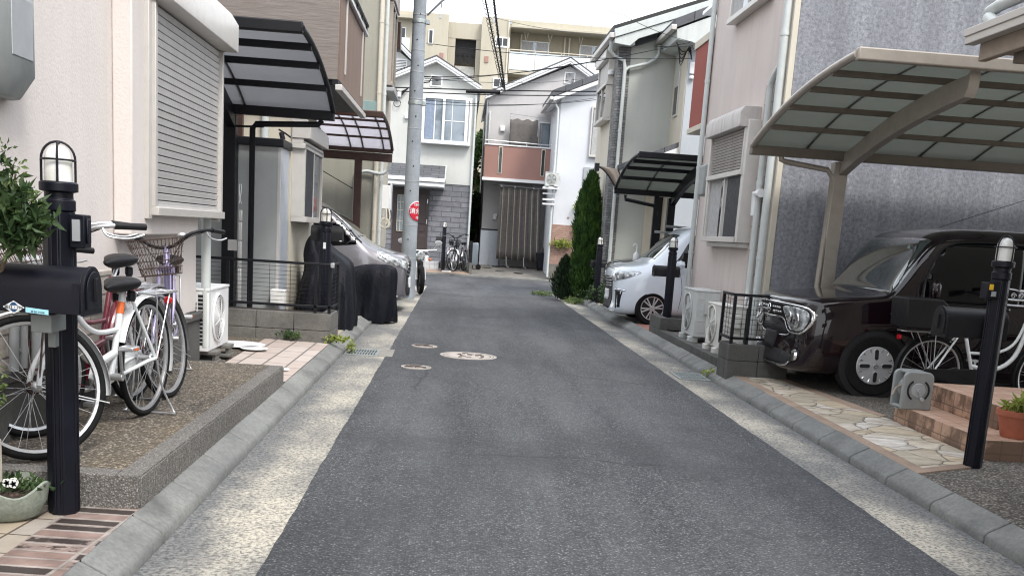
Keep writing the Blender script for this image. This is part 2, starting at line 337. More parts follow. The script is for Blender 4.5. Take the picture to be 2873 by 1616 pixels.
# ------------------------------------------------------------------ mesh helpers
class MB:
    def __init__(s, M=None): s.bm = bmesh.new(); s.mi = 0; s.M = M
    def v(s, p):
        p = V(p)
        if s.M: p = s.M @ p
        return s.bm.verts.new(p)
    def f(s, vs):
        try: fa = s.bm.faces.new(vs); fa.material_index = s.mi; return fa
        except ValueError: return None
    def face(s, pts): return s.f([s.v(p) for p in pts])
    def hexa(s, p):
        v = [s.v(q) for q in p]
        for i in ((0, 3, 2, 1), (4, 5, 6, 7), (0, 1, 5, 4), (1, 2, 6, 5), (2, 3, 7, 6), (3, 0, 4, 7)): s.f([v[k] for k in i])
    def box(s, x0, x1, y0, y1, z0, z1):
        s.hexa([(x0, y0, z0), (x1, y0, z0), (x1, y1, z0), (x0, y1, z0), (x0, y0, z1), (x1, y0, z1), (x1, y1, z1), (x0, y1, z1)])
    def fb(s, o, u, n, u0, u1, n0, n1, z0, z1):
        o, u, n = V(o), V(u), V(n); k = V((0, 0, 1))
        s.hexa([o + u * a + n * b + k * c for a, b, c in ((u0, n0, z0), (u1, n0, z0), (u1, n1, z0), (u0, n1, z0), (u0, n0, z1), (u1, n0, z1), (u1, n1, z1), (u0, n1, z1))])
    def prism(s, poly, vec):
        vec = V(vec); a = [s.v(p) for p in poly]; b = [s.v(V(p) + vec) for p in poly]
        s.f(a[::-1]); s.f(b)
        for i in range(len(a)): j = (i + 1) % len(a); s.f([a[i], a[j], b[j], b[i]])
    def beam(s, a, b, w, h, up=(0, 0, 1)):
        a, b = V(a), V(b); d = (b - a).normalized(); up = V(up); sd = d.cross(up)
        if sd.length < 1e-4: sd = d.cross(V((1, 0, 0)))
        sd.normalize(); up = sd.cross(d).normalized()
        c = [(-w / 2, -h / 2), (w / 2, -h / 2), (w / 2, h / 2), (-w / 2, h / 2)]
        s.prism([a + sd * x + up * y for x, y in c], b - a)
    def tube(s, pts, r, seg=8, closed=False):
        P = [V(p) for p in pts]; n = len(P); rs = r if isinstance(r, (list, tuple)) else [r] * n
        rings = []; prev = None
        for i in range(n):
            if closed: d = P[(i + 1) % n] - P[i - 1]
            else: d = P[min(i + 1, n - 1)] - P[max(i - 1, 0)]
            if d.length < 1e-9: d = V((0, 0, 1))
            d.normalize()
            if prev is None: a = d.orthogonal().normalized()
            else:
                a = prev - d * prev.dot(d)
                a = a.normalized() if a.length > 1e-6 else d.orthogonal().normalized()
            prev = a; b = d.cross(a)
            rings.append([s.v(P[i] + (a * math.cos(2 * PI * k / seg) + b * math.sin(2 * PI * k / seg)) * rs[i]) for k in range(seg)])
        m = n if closed else n - 1
        for i in range(m):
            A, B = rings[i], rings[(i + 1) % n]
            if closed and i == n - 1:
                best = min(range(seg), key=lambda q: (B[q].co - A[0].co).length); B = B[best:] + B[:best]
            for k in range(seg): s.f([A[k], A[(k + 1) % seg], B[(k + 1) % seg], B[k]])
        if not closed: s.f(rings[0][::-1]); s.f(rings[-1])
    def lathe(s, prof, c=(0, 0, 0), ax='z', seg=24, cap=True, sx=1., sy=1.):
        c = V(c); rings = []
        for r, h in prof:
            row = []
            for k in range(seg):
                a = 2 * PI * k / seg; x, y = r * math.cos(a) * sx, r * math.sin(a) * sy
                q = (x, y, h) if ax == 'z' else ((h, x, y) if ax == 'x' else (x, h, y))
                row.append(s.v(c + V(q)))
            rings.append(row)
        for A, B in zip(rings, rings[1:]):
            for k in range(seg): s.f([A[k], A[(k + 1) % seg], B[(k + 1) % seg], B[k]])
        if cap: s.f(rings[0][::-1]); s.f(rings[-1])
    def torus(s, c, R0, r, ax='y', seg=40, ms=8):
        pr = [(R0 + r * math.cos(2 * PI * k / ms), r * math.sin(2 * PI * k / ms)) for k in range(ms + 1)]
        s.lathe(pr, c, ax, seg, cap=False)
    def grid(s, rows, mat=None):
        vs = [[s.v(p) for p in r] for r in rows]
        for i in range(len(vs) - 1):
            for j in range(len(vs[0]) - 1):
                if mat: s.mi = mat(i, j)
                s.f([vs[i][j], vs[i][j + 1], vs[i + 1][j + 1], vs[i + 1][j]])
    def build(s, name, mats, parent=None, smooth=False, bevel=0., solid=0., ang=38, merge=True, subs=0):
        bm = s.bm
        if merge: bmesh.ops.remove_doubles(bm, verts=bm.verts, dist=1e-5)
        bmesh.ops.recalc_face_normals(bm, faces=bm.faces)
        me = bpy.data.meshes.new(name); bm.to_mesh(me); bm.free()
        for m in (mats if isinstance(mats, (list, tuple)) else [mats]): me.materials.append(MT[m] if isinstance(m, str) else m)
        o = bpy.data.objects.new(name, me); link(o)
        if parent is not None:
            me.transform(WM[parent].inverted()); o.parent = parent; WM[o] = WM[parent]
        else:
            xs = [v.co for v in me.vertices]
            lo = V([min(c[i] for c in xs) for i in range(3)]); hi = V([max(c[i] for c in xs) for i in range(3)])
            b = V(((lo.x + hi.x) / 2, (lo.y + hi.y) / 2, lo.z)); me.transform(Matrix.Translation(-b)); o.location = b; WM[o] = Matrix.Translation(b)
        if smooth or bevel:
            me.polygons.foreach_set('use_smooth', [True] * len(me.polygons)); me.set_sharp_from_angle(angle=R(ang))
        if subs: md = o.modifiers.new('sub', 'SUBSURF'); md.levels = md.render_levels = subs
        if solid: md = o.modifiers.new('solid', 'SOLIDIFY'); md.thickness = solid; md.offset = -1
        if bevel:
            md = o.modifiers.new('bev', 'BEVEL'); md.width = bevel; md.segments = 2; md.limit_method = 'ANGLE'; md.angle_limit = R(40); md.harden_normals = False
        return o
def link(o): COL.objects.link(o)
def T(name, label, cat, loc=(0, 0, 0), rz=0., group=None):
    o = bpy.data.objects.new(name, None); link(o); o.location = loc; o.rotation_euler = (0, 0, rz); o.empty_display_size = .1
    WM[o] = Matrix.Translation(loc) @ Matrix.Rotation(rz, 4, 'Z'); return tag(o, label, cat, group)
def tag(o, label, cat, group=None):
    o['label'] = label; o['category'] = cat
    if group: o['group'] = group
    return o
def struct(o, kind='structure'): o['kind'] = kind; return o
def moved(o, loc, rz):
    o.location = loc; o.rotation_euler = (0, 0, rz); return o
def place(t, loc, rz=0.):
    """a thing built round the origin is set down where it stands"""
    t.location = loc; t.rotation_euler = (0, 0, rz)
def kids(o): return [c for c in bpy.data.objects if c.parent == o]
def copy_tree(o, parent=None, label=None):
    c = o.copy(); link(c)
    if parent: c.parent = parent
    if label: c['label'] = label
    for k in kids(o): copy_tree(k, c)
    return c
X_, Y_, Z_ = V((1, 0, 0)), V((0, 1, 0)), V((0, 0, 1))
def bx(name, mat, parent, *a, bevel=.004, **k):
    m = MB(); m.box(*a); return m.build(name, mat, parent, bevel=bevel, **k)
def catmull(pts, n=6, closed=False):
    P = [V(p) for p in pts]; out = []; N = len(P)
    for i in range(N if closed else N - 1):
        g = (lambda k: P[k % N]) if closed else (lambda k: P[max(0, min(N - 1, k))])
        a, b, c, d = g(i - 1), g(i), g(i + 1), g(i + 2)
        for j in range(n):
            t = j / n
            out.append(.5 * ((2 * b) + (c - a) * t + (2 * a - 5 * b + 4 * c - d) * t * t + (3 * b - a - 3 * c + d) * t ** 3))
    if not closed: out.append(P[-1])
    return out
def text(body, size, parent, mtx, mat, name='lettering', bold=.0):
    cu = bpy.data.curves.new('t', 'FONT'); cu.body = body; cu.size = size; cu.align_x = 'CENTER'; cu.align_y = 'CENTER'; cu.extrude = .0006; cu.offset = bold
    tmp = bpy.data.objects.new('t', cu); link(tmp); bpy.context.view_layer.update()
    me = bpy.data.meshes.new_from_object(tmp.evaluated_get(bpy.context.evaluated_depsgraph_get()))
    bpy.data.objects.remove(tmp); me.transform(mtx); me.materials.clear(); me.materials.append(MT[mat])
    o = bpy.data.objects.new(name, me); link(o)
    me.transform(WM[parent].inverted()); o.parent = parent; WM[o] = WM[parent]; return o
def basis(o, u, n):
    """matrix whose x runs along u, y up, z along the outward normal n"""
    u, n = V(u), V(n); m = Matrix.Identity(4)
    up = n.cross(u)
    for i in range(3): m[i][0] = u[i]; m[i][1] = up[i]; m[i][2] = n[i]; m[i][3] = o[i]
    return m
def leaves(mb, pts, size, elong=2.2, up=0., jit=.4):
    for p in pts:
        p = V(p); d = V((random.gauss(0, 1), random.gauss(0, 1), random.gauss(0, 1) + up)).normalized()
        a = d.orthogonal().normalized(); a.rotate(Matrix.Rotation(random.uniform(0, 2 * PI), 3, d))
        l = size * random.uniform(1 - jit, 1 + jit); w = l / elong
        c = d.cross(a) * l * .12
        mb.face([p, p + d * l * .45 + a * w * .5 + c, p + d * l, p + d * l * .45 - a * w * .5 + c])
# ------------------------------------------------------------------ camera, sky, sun
cam_d = bpy.data.cameras.new('camera'); cam = bpy.data.objects.new('camera', cam_d); link(cam); S.camera = cam
rt = V((0.99653001, -0.05181205, 0.06514173)); dn = V((0.05446223, -0.18594234, -0.98105011)); fw = V((0.06294282, 0.98119364, -0.18247532))
cam.matrix_world = Matrix(((rt.x, -dn.x, -fw.x, 0), (rt.y, -dn.y, -fw.y, 0), (rt.z, -dn.z, -fw.z, 1.40), (0, 0, 0, 1)))
cam_d.sensor_width = 36; cam_d.lens = 34.94; cam_d.shift_y = .1283; cam_d.clip_end = 2000; cam_d.clip_start = .05
W = bpy.data.worlds.new('World'); S.world = W; W.use_nodes = True
wn = W.node_tree.nodes; wl = W.node_tree.links; bg = wn['Background']
sky = wn.new('ShaderNodeTexSky'); sky.sky_type = 'NISHITA'; sky.sun_disc = False
SUN_EL, SUN_AZ = R(52), R(150)
sky.sun_elevation = SUN_EL; sky.sun_rotation = SUN_AZ; sky.dust_density = 4; sky.ozone_density = .6; sky.air_density = 1.3
# thin overcast: the blue of the clear sky is greyed by an even layer of cloud
mx = wn.new('ShaderNodeMix'); mx.data_type = 'RGBA'; mx.inputs[0].default_value = .72
mx.inputs[7].default_value = (9.2, 9.5, 10.0, 1)
wl.new(sky.outputs[0], mx.inputs[6]); wl.new(mx.outputs[2], bg.inputs[0]); bg.inputs[1].default_value = .11
sd = bpy.data.lights.new('sun', 'SUN'); sd.energy = 1.1; sd.angle = R(14); sd.color = (1, .96, .9)
so = bpy.data.objects.new('sun', sd); link(so)
dvec = V((math.sin(SUN_AZ) * math.cos(SUN_EL), math.cos(SUN_AZ) * math.cos(SUN_EL), math.sin(SUN_EL)))
so.rotation_euler = dvec.to_track_quat('Z', 'Y').to_euler()
S.view_settings.view_transform = 'Standard'; S.view_settings.look = 'None'; S.view_settings.gamma = 1; S.view_settings.exposure = 1.3
S.cycles.max_bounces = 8; S.cycles.transparent_max_bounces = 12; S.cycles.use_denoising = True; S.cycles.filter_width = 1.15; S.cycles.caustics_reflective = False; S.cycles.caustics_refractive = False

# ------------------------------------------------------------------ the setting
def sheet(name, mat, x0, x1, y0, y1, z):
    m = MB(); m.face([(x0, y0, z), (x1, y0, z), (x1, y1, z), (x0, y1, z)]); return struct(m.build(name, mat))
def slab(name, mat, poly, z0, z1, bevel=.006):
    m = MB(); m.prism([(x, y, z0) for x, y in poly], (0, 0, z1 - z0)); return struct(m.build(name, mat, bevel=bevel))
sheet('ground', 'ground', -300, 300, -60, 500, -.03)
def wob(x, a, s): return x + a * (.6 * math.sin(s * 3.1) * math.cos(s * 1.3) + .5 * math.sin(s * 11.3) * math.sin(s * 5.1) + random.uniform(-.35, .35))
m = MB(); ys = [-6 + i * .08 for i in range(393)]
m.grid([[(wob(-.735, .006, y), y, .001), (.8, y, .012), (wob(2.365, .006, y + 9), y, .001)] for y in ys])
m.face([(-14, 25.4, 0.0), (18, 25.4, 0.0), (18, 31.75, 0.0), (-14, 31.75, 0.0)])
struct(m.build('road', 'asphalt', merge=False))
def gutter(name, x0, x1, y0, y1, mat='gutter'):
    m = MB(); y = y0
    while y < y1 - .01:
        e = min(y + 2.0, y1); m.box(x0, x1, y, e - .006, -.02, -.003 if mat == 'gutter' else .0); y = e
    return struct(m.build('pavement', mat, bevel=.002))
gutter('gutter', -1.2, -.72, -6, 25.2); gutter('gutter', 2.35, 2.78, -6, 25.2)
def kerb(x0, x1, y0, y1, face):
    m = MB(); y = y0
    while y < y1 - .01:
        e = min(y + .6, y1); h = .118 + random.uniform(-.003, .003)
        s = .03 if face > 0 else -.03
        a, b = (x0, x1) if face > 0 else (x1, x0)      # b carries the road face, chamfered
        m.prism([(a, y, -.02), (b, y, -.02), (b, y, .034), (b - s * .5, y, .054), (a, y, h)], (0, e - y - .014, 0)); y = e
    return struct(m.build('kerb', 'kerb', bevel=.008))
kerb(-1.335, -1.2, -6, 14.3, 1); kerb(2.78, 2.915, -6, 23.6, -1)
m = MB(); m.prism([(-1.335, 14.3, -.02), (-1.2, 14.3, -.02), (-1.2, 14.3, .04), (-1.335, 14.3, .118)], (0, .6, 0)); 
for v in m.bm.verts:
    if v.co.y > 14.5 and v.co.z > 0: v.co.z = .02
struct(m.build('kerb', 'kerb', bevel=.006))
# left side ground surfaces
sheet('pavement', 'tileA', -4, -1.62, -2, 4.3, .112)
sheet('pavement', 'tileB', -1.62, -1.335, -2, 4.3, .1125)
m = MB(); m.prism([(-6, 8.0, -.02), (-1.335, 8.0, -.02), (-1.335, 10.9, -.02), (-6, 10.9, -.02)], (0, 0, .13))
for v in m.bm.verts:
    if v.co.z > .05 and v.co.x < -3: v.co.z = .22
struct(m.build('path', 'gravel_l'))
m = MB()
def lz(x): return .112 + (-1.335 - x) * .0236 + .005
m.face([(-1.98, 8.02, lz(-1.98)), (-1.336, 8.02, lz(-1.336)), (-1.336, 10.76, lz(-1.336)), (-2.02, 10.9, lz(-2.0))])
struct(m.build('pavement', 'apronbrick'))
slab('ground', 'lot', [(-12, 10.9), (-1.335, 10.9), (-1.335, 14.3), (-1.2, 14.9), (-1.2, 25.2), (-12, 25.2)], -.02, .014)
slab('ground', 'apron', [(-2.6, 10.95), (-1.345, 10.95), (-1.345, 14.9), (-2.6, 14.9)], .014, .10)
m = MB(); m.face([(-1.9, 11.7, .106), (-1.36, 11.7, .106), (-1.36, 13.6, .106), (-1.9, 13.6, .106)]); struct(m.build('pavement', 'flag'))
# right side ground surfaces
slab('ground', 'gravel_r', [(2.915, -6), (9, -6), (9, 11.3), (2.915, 11.3)], -.02, .104)
slab('pavement', 'border', [(2.915, 5.86), (3.42, 6.14), (3.42, 6.24), (3.02, 6.02), (3.02, 10.2), (2.915, 10.2)], .08, .114, .002)
m = MB(); m.face([(3.02, 6.02, .111), (3.62, 6.36, .111), (3.62, 7.9, .111), (3.5, 8.3, .111), (3.36, 10.2, .111), (3.02, 10.2, .111)]); struct(m.build('pavement', 'flag'))
slab('pavement', 'border', [(3.5, 8.3), (3.6, 8.0), (3.66, 8.05), (3.46, 10.2), (3.36, 10.2)], .08, .113, .002)
slab('ground', 'lot', [(2.915, 14.9), (9, 14.9), (9, 25.2), (2.915, 25.2)], -.02, .09)
m = MB(); m.face([(2.93, 14.95, .094), (3.7, 14.95, .094), (3.7, 16.2, .094), (2.93, 16.2, .094)]); struct(m.build('pavement', 'redbrick'))
m = MB(); m.face([(2.93, 17.9, .094), (3.3, 17.9, .094), (3.3, 21, .094), (2.93, 21, .094)]); struct(m.build('pavement', 'flag'))
slab('ground', 'lot', [(2.915, 11.3), (9, 11.3), (9, 14.9), (2.915, 14.9)], -.02, .09)
# far side of the cross street: lots rise a little to the houses
m = MB()
m.box(-14, 18, 31.76, 31.9, -.02, .06); struct(m.build('kerb', 'kerb', bevel=.01))
m = MB(); m.grid([[(-14, 31.9, .05), (18, 31.9, .05)], [(-14, 33, .17), (18, 33, .17)], [(-14, 36.5, .34), (18, 36.5, .34)], [(-14, 60, .34), (18, 60, .34)]])
struct(m.build('path', 'lot'))
m = MB(); m.face([(-1.05, 31.92, .062), (.4, 31.92, .062), (.4, 32.5, .125), (-1.05, 32.5, .125)]); struct(m.build('pavement', 'border'))
for x, y in ((1.4, 33.2), (1.0, 34.2), (2.0, 32.9), (1.3, 34.9)):
    m = MB(); m.lathe([(.16, 0), (.16, .004)], (x, y, .175 + (y - 33) * .0486), seg=20); tag(m.build('drain_cover', 'dark'), 'dark drain cover in the driveway, ' + {(1.4, 33.2): 'nearest the kerb, left', (1.0, 34.2): 'second row on the left', (2.0, 32.9): 'nearest the kerb, right', (1.3, 34.9): 'farthest back below the curtain'}[(x, y)], 'drain cover', 'drain covers in the far driveway')
random.seed(77); m = MB()
for _ in range(260):
    x, y = random.choice([random.uniform(-1.15, 2.7), random.gauss(-.8, .2), random.gauss(2.5, .2)]), random.uniform(2.5, 24) ** 1.0
    if not -1.15 < x < 2.7: continue
    s = random.uniform(.003, .007); a = random.uniform(0, 3); ca, sa = math.cos(a) * s, math.sin(a) * s
    m.hexa([(x - ca, y - sa, .001), (x + sa, y - ca, .001), (x + ca, y + sa, .001), (x - sa, y + ca, .001), (x - ca * .6, y - sa * .6, .003 + s * .7), (x + sa * .6, y - ca * .6, .003 + s * .7), (x + ca * .6, y + sa * .6, .003 + s * .7), (x - sa * .6, y + ca * .6, .003 + s * .7)])
struct(m.build('loose_grit', 'apron', merge=False), 'stuff')
random.seed(78); m = MB(); pts = []
for _ in range(150):
    x, y = random.choice([random.gauss(-1.13, .05), random.gauss(2.70, .05)]), random.uniform(3, 24)
    if -1.19 < x < 2.77: pts.append((x, y, .004))
leaves(m, pts, .03, 1.8, -.0, .5)
for v in m.bm.verts: v.co.z = .004 + abs(v.co.z - .004) * .25
struct(m.build('leaf_litter', 'wood', merge=False), 'stuff')
# manholes
def manhole(x, y, r, label):
    t = T('manhole_cover', label, 'manhole', (x, y, .008), R(-4), 'manhole covers in the road')
    z = .009
    m = MB(); m.lathe([(r * 1.0, z - .008), (r * 1.0, z + .003), (r * .9, z + .003), (r * .9, z - .004)], (x, y, 0), seg=48); m.build('frame', 'iron', t)
    m = MB(); m.lathe([(r * .87, z - .008), (r * .87, z + .003), (r * .8, z + .003), (r * .8, z - .001), (r * .76, z - .001), (r * .76, z + .003), (.001, z + .003)], (x, y, 0), seg=48); c = m.build('lid', 'iron', t)
    m = MB(); random.seed(int(r * 1000))
    for i in range(26):
        a = random.uniform(0, 2 * PI); q = r * .7 * math.sqrt(random.random()); px, py = x + q * math.cos(a), y + q * math.sin(a)
        m.box(px - .02, px + .02, py - .009, py + .009, z + .003, z + .0075)
    m.build('raised_pattern', 'rust', c)
manhole(.178, 11.3, .325, 'large round iron manhole cover right of the two small ones')
manhole(-.365, 10.12, .155, 'small round iron cover nearest the camera')
manhole(-.346, 12.02, .155, 'small round iron cover farthest up the road')
def grate(x0, x1, y0, y1, label):
    cx, cy = (x0 + x1) / 2, (y0 + y1) / 2
    t = T('drain_grate', label, 'drain grate', (cx, cy, 0), 0, 'steel grates in the gutters')
    m = MB(); m.box(x0, x1, y0, y1, -.012, -.001); m.build('pit', 'dark', t)
    m = MB()
    for a in ((x0, x1, y0, y0 + .03), (x0, x1, y1 - .03, y1), (x0, x0 + .02, y0 + .03, y1 - .03), (x1 - .02, x1, y0 + .03, y1 - .03)): m.box(*a, -.01, .010)
    m.build('rim', 'steelg', t)
    m = MB(); n = 11
    for i in range(n):
        x = x0 + .03 + (x1 - x0 - .06) * i / (n - 1); m.box(x - .006, x + .006, y0 + .03, y1 - .03, -.008, .008)
    m.box(x0 + .02, x1 - .02, cy - .006, cy + .006, -.006, .007)
    m.build('bar_grid', 'steelg', t)
grate(-1.18, -.82, 10.85, 11.38, 'steel drain grate in the left gutter beside the block wall')
grate(2.43, 2.77, 10.4, 10.95, 'steel drain grate in the right gutter below the air conditioners')
slab('pavement', 'apron', [(-.82, 10.87), (-.66, 10.87), (-.67, 11.5), (-.82, 11.5)], -.02, .006, .003)

# raised pad with its edging wall
t = T('edging_wall', 'low chip faced concrete edging round the raised gravel pad under the bicycles', 'low wall', (-1.4, 6, .1))
def grooved(m, x, y0, y1, z0, z1, th, groups):
    """blocks with runs of vertical grooves"""
    y = y0
    while y < y1 - .02:
        e = min(y + .4, y1); m.box(x - th, x, y, e - .006, z0, z1)
        cuts = [y] + [y + .12 + k * .036 for k in range(groups)] + [e - .005]
        for a, b in zip(cuts, cuts[1:]):
            if b <= e and b - a > .012: m.box(x, x + .007, a + .003, b - .003, z0 + .004, z1 - .008)
        y = e
m = MB(); grooved(m, -1.335, 4.30, 7.92, .09, .262, .10, 5); m.build('wall_block', 'chipwall', t, bevel=.004)
m = MB(); m.box(-3.0, -1.34, 4.29, 4.297, .09, .262); m.box(-3.0, -1.44, 4.30, 4.40, .09, .262); m.build('front_block', 'chipwall', t, bevel=.004)
slab('ground', 'gravel_l', [(-3.2, 4.40), (-1.437, 4.40), (-1.437, 7.95), (-3.2, 7.95)], -.02, .255)
# ------------------------------------------------------------------ lamp posts with letter boxes
def mailbox(par, ax, z, yb, mat='navy', L=.42, Wd=.19, H=.19, flip=1, door=True):
    """rural style box: ax = x of the door end, the body runs away from it"""
    def arch(x, s=1., dz=0):
        w, h = Wd / 2 * s, H
        p = [(x, yb - w, z + dz), (x, yb - w, z + h * .5)]
        for k in range(1, 12): a = PI * k / 12; p.append((x, yb - w * math.cos(a), z + h * .5 + h * .5 * s * math.sin(a)))
        return p + [(x, yb + w, z + h * .5), (x, yb + w, z + dz)]
    m = MB(); m.prism(arch(ax), (-flip * L, 0, 0)); b = m.build('mailbox', mat, par, bevel=.003)
    if door:
        m = MB(); m.prism(arch(ax + flip * .001, 1.06, -.004), (flip * .014, 0, 0)); m.prism(arch(ax + flip * .016, .84, .02), (flip * .006, 0, 0)); d = m.build('door', mat, b, bevel=.002)
        m = MB(); m.box(min(ax + flip * .02, ax + flip * .034), max(ax + flip * .02, ax + flip * .034), yb - .012, yb + .012, z + .05, z + .14); m.build('latch', 'plasticb', b, bevel=.002)
        m = MB(); m.box(min(ax - flip * .03, ax - flip * .004), max(ax - flip * .03, ax - flip * .004), yb - Wd / 2 - .003, yb - Wd / 2 + .001, z + .002, z + .12); m.build('rim', mat, b)
    return b
def lamp_post(label, loc, h=1.26, tilt=0., w=.115, scale=1., grp='lamp posts along the street'):
    x, y, z = loc
    t = T('lamp_post', label, 'lamp post', loc, 0, grp)
    m = MB(); r = w / 2
    pr = []
    for k in range(8):
        a = PI / 8 + k * PI / 4; pr.append((x + r * 1.06 * math.cos(a), y + r * 1.06 * math.sin(a), z))
    m.prism(pr, (0, 0, h))
    for k in range(4):
        a = k * PI / 2; dx, dy = math.cos(a), math.sin(a)
        for s in (-1, 1): 
            cx, cy = x + dx * (r * .99) - dy * s * r * .22, y + dy * (r * .99) + dx * s * r * .22
            m.tube([(cx, cy, z + .01), (cx, cy, z + h - .01)], .006, 6)
    m.build('post', 'navy', t, bevel=.003)
    m = MB(); Z = z + h
    m.lathe([(r * 1.02, 0), (r * 1.1, .005), (r * 1.1, .045), (r * .95, .05), (r * .95, .075), (r * 1.28, .08), (r * 1.28, .112), (r * 1.15, .118)], (x, y, Z), seg=20); m.build('lamp_base', 'navy', t, smooth=True, bevel=.002)
    Z += .118; g = .052
    m = MB(); pf = [(g, 0), (g, .085)] + [(g * math.cos(a), .085 + g * 1.15 * math.sin(a)) for a in [PI / 2 * k / 8 for k in range(1, 9)]]
    m.lathe(pf, (x, y, Z), seg=24); m.build('globe', 'globe', t, smooth=True, ang=60)
    m = MB(); c = .063
    for a in (0, PI / 2):
        u = V((math.cos(a + .3), math.sin(a + .3), 0)); o = V((x, y, Z))
        m.tube([o + u * c, o + u * c + Z_ * .085] + [o + u * c * math.cos(q) + Z_ * (.085 + c * 1.12 * math.sin(q)) for q in [PI * k / 14 for k in range(1, 14)]] + [o - u * c + Z_ * .085, o - u * c], .0052, 6)
    m.torus((x, y, Z + .085), c, .0042, 'z', 28, 6)
    m.build('lamp_cage', 'navy', t, smooth=True, ang=70)
    return t
t = lamp_post('tall black lamp post with letter box in the left foreground', (-1.62, 4.20, .112))
b = mailbox(t, -1.44, .985, 4.02, H=.18)
m = MB(); m.box(-1.66, -1.58, 4.0, 4.15, .90, .972); m.box(-1.635, -1.605, 4.10, 4.14, .83, .93); m.build('bracket', 'greyplastic', t, bevel=.003)
m = MB(); m.box(-1.558, -1.50, 4.14, 4.22, 1.232, 1.365); m.box(-1.50, -1.492, 4.16, 4.20, 1.25, 1.35); q = m.build('intercom', 'navy', t, bevel=.004)
m = MB(); m.box(-1.545, -1.515, 4.132, 4.1395, 1.26, 1.345); m.build('panel', 'pipeg', q)
# stickers on the letter box side
yb = 4.02 - .095 - .0015
def dia(m, cx, cz, w, h, y): m.face([(cx - w, y, cz), (cx, y, cz - h), (cx + w, y, cz), (cx, y, cz + h)])
m = MB(); dia(m, -1.69, 1.002, .041, .025, yb); m.build('sticker', 'stickw', b)
m = MB()
m.face([(-1.69 - .016, yb - .001, 1.009), (-1.69 + .016, yb - .001, 1.009), (-1.69 + .005, yb - .001, 1.021), (-1.69 - .005, yb - .001, 1.021)])
m.face([(-1.69 - .016, yb - .001, .995), (-1.69 - .004, yb - .001, .984), (-1.69 + .004, yb - .001, .984), (-1.69 + .016, yb - .001, .995)]); m.build('sticker_print', 'stickb', b)
text('局53・794', .0155, b, basis((-1.69, yb - .002, 1.0015), (1, 0, 0), (0, -1, 0)), 'inkk')
m = MB(); m.face([(-1.646, yb, .985), (-1.56, yb, .979), (-1.56, yb, .998), (-1.646, yb, 1.005)]); m.build('sticker', 'stickc', b)
text('00 223 10 2200', .008, b, basis((-1.60, yb - .001, .988), (.998, 0, -.06), (0, -1, 0)), 'inkk')

t = lamp_post('black lamp post with letter box beside the tiled steps', (3.43, 6.174, .105), 1.215, w=.108)
mailbox(t, 3.165, .935, 6.33, 'plasticb', flip=-1, L=.40)
m = MB(); m.box(3.32, 3.40, 6.11, 6.20, 1.20, 1.30); q = m.build('intercom', 'navy', t, bevel=.004)
m = MB(); m.box(3.328, 3.352, 6.102, 6.1095, 1.255, 1.29); m.build('label_plate', 'yellow', q)
m = MB(); m.box(3.345, 3.375, 6.104, 6.1095, 1.215, 1.245); m.build('speaker_grille', 'pipeg', q)
m = MB()
for dz in (1.20, 1.165): m.tube([(3.48, 6.18, dz), (3.62, 6.12, dz)], .006, 6)
for k in range(2):
    c = 3.52 + k * .05; m.tube([(c + .018 * math.cos(a) * (1 - a / 14), 6.16, 1.225 + .018 * math.sin(a) * (1 - a / 14)) for a in [q * .5 for q in range(20)]], .003, 5)
m.build('scroll_bracket', 'silver', t, smooth=True, ang=80)
t = lamp_post('black lamp post with two letter boxes in front of the covered motorcycle', (-1.53, 11.7, .10), 1.19)
mailbox(t, -1.35, 1.185, 11.86, 'plasticb', L=.13, H=.18, Wd=.2, door=False); mailbox(t, -1.58, 1.18, 11.86, 'plasticb', L=.13, H=.18, Wd=.2, door=False)
m = MB(); m.box(-1.545, -1.515, 11.63, 11.64, 1.10, 1.17); m.build('name_plate', 'stickw', t)
m = MB(); m.box(-1.375, -1.35, 11.752, 11.759, 1.19, 1.20); m.build('paper_label', 'stickw', t)
t = lamp_post('black lamp post with black letter box in front of the white car', (3.16, 14.75, .09), 1.16)
mailbox(t, 2.94, .93, 14.9, 'plasticb', L=.37, H=.16, flip=-1)
t = lamp_post('black lamp post half hidden beside the cypress', (2.95, 21.0, .08), 1.12)
mailbox(t, 2.83, .84, 21.15, 'plasticb', L=.3, H=.15, flip=-1)
t = lamp_post('black lamp post by the grey clad house across the street', (-.475, 32.25, .1), 1.28)
mailbox(t, -.53, .95, 32.3, 'plasticb', L=.2, H=.22, flip=1, door=False)

# ------------------------------------------------------------------ bicycles
def wheel(par, hub, r, name, M=None, rim='silver', tire='rubber', spk=24):
    m = MB(M); m.torus(hub, r - .017, .0175, 'y', 56, 10); w = m.build(name, tire, par, smooth=True, ang=70)
    m = MB(M); m.lathe([(r - .032, -.012), (r - .046, -.009), (r - .048, 0), (r - .046, .009), (r - .032, .012)], hub, 'y', 56, cap=False); m.build('rim', rim, w, smooth=True, ang=50)
    m = MB(M); m.lathe([(.012, -.05), (.026, -.035), (.026, -.03), (.014, -.028), (.014, .028), (.026, .03), (.026, .035), (.012, .05)], hub, 'y', 14)
    h = V(hub)
    for k in range(spk):
        a = 2 * PI * k / spk; s = 1 if k % 2 else -1; b = a + .45 * (1 if (k // 2) % 2 else -1)
        m.tube([h + V((.024 * math.cos(a), s * .03, .024 * math.sin(a))), h + V(((r - .045) * math.cos(b), 0, (r - .045) * math.sin(b)))], .0015, 4)
    m.build('spokes', 'silver', w, smooth=True, ang=60); return w
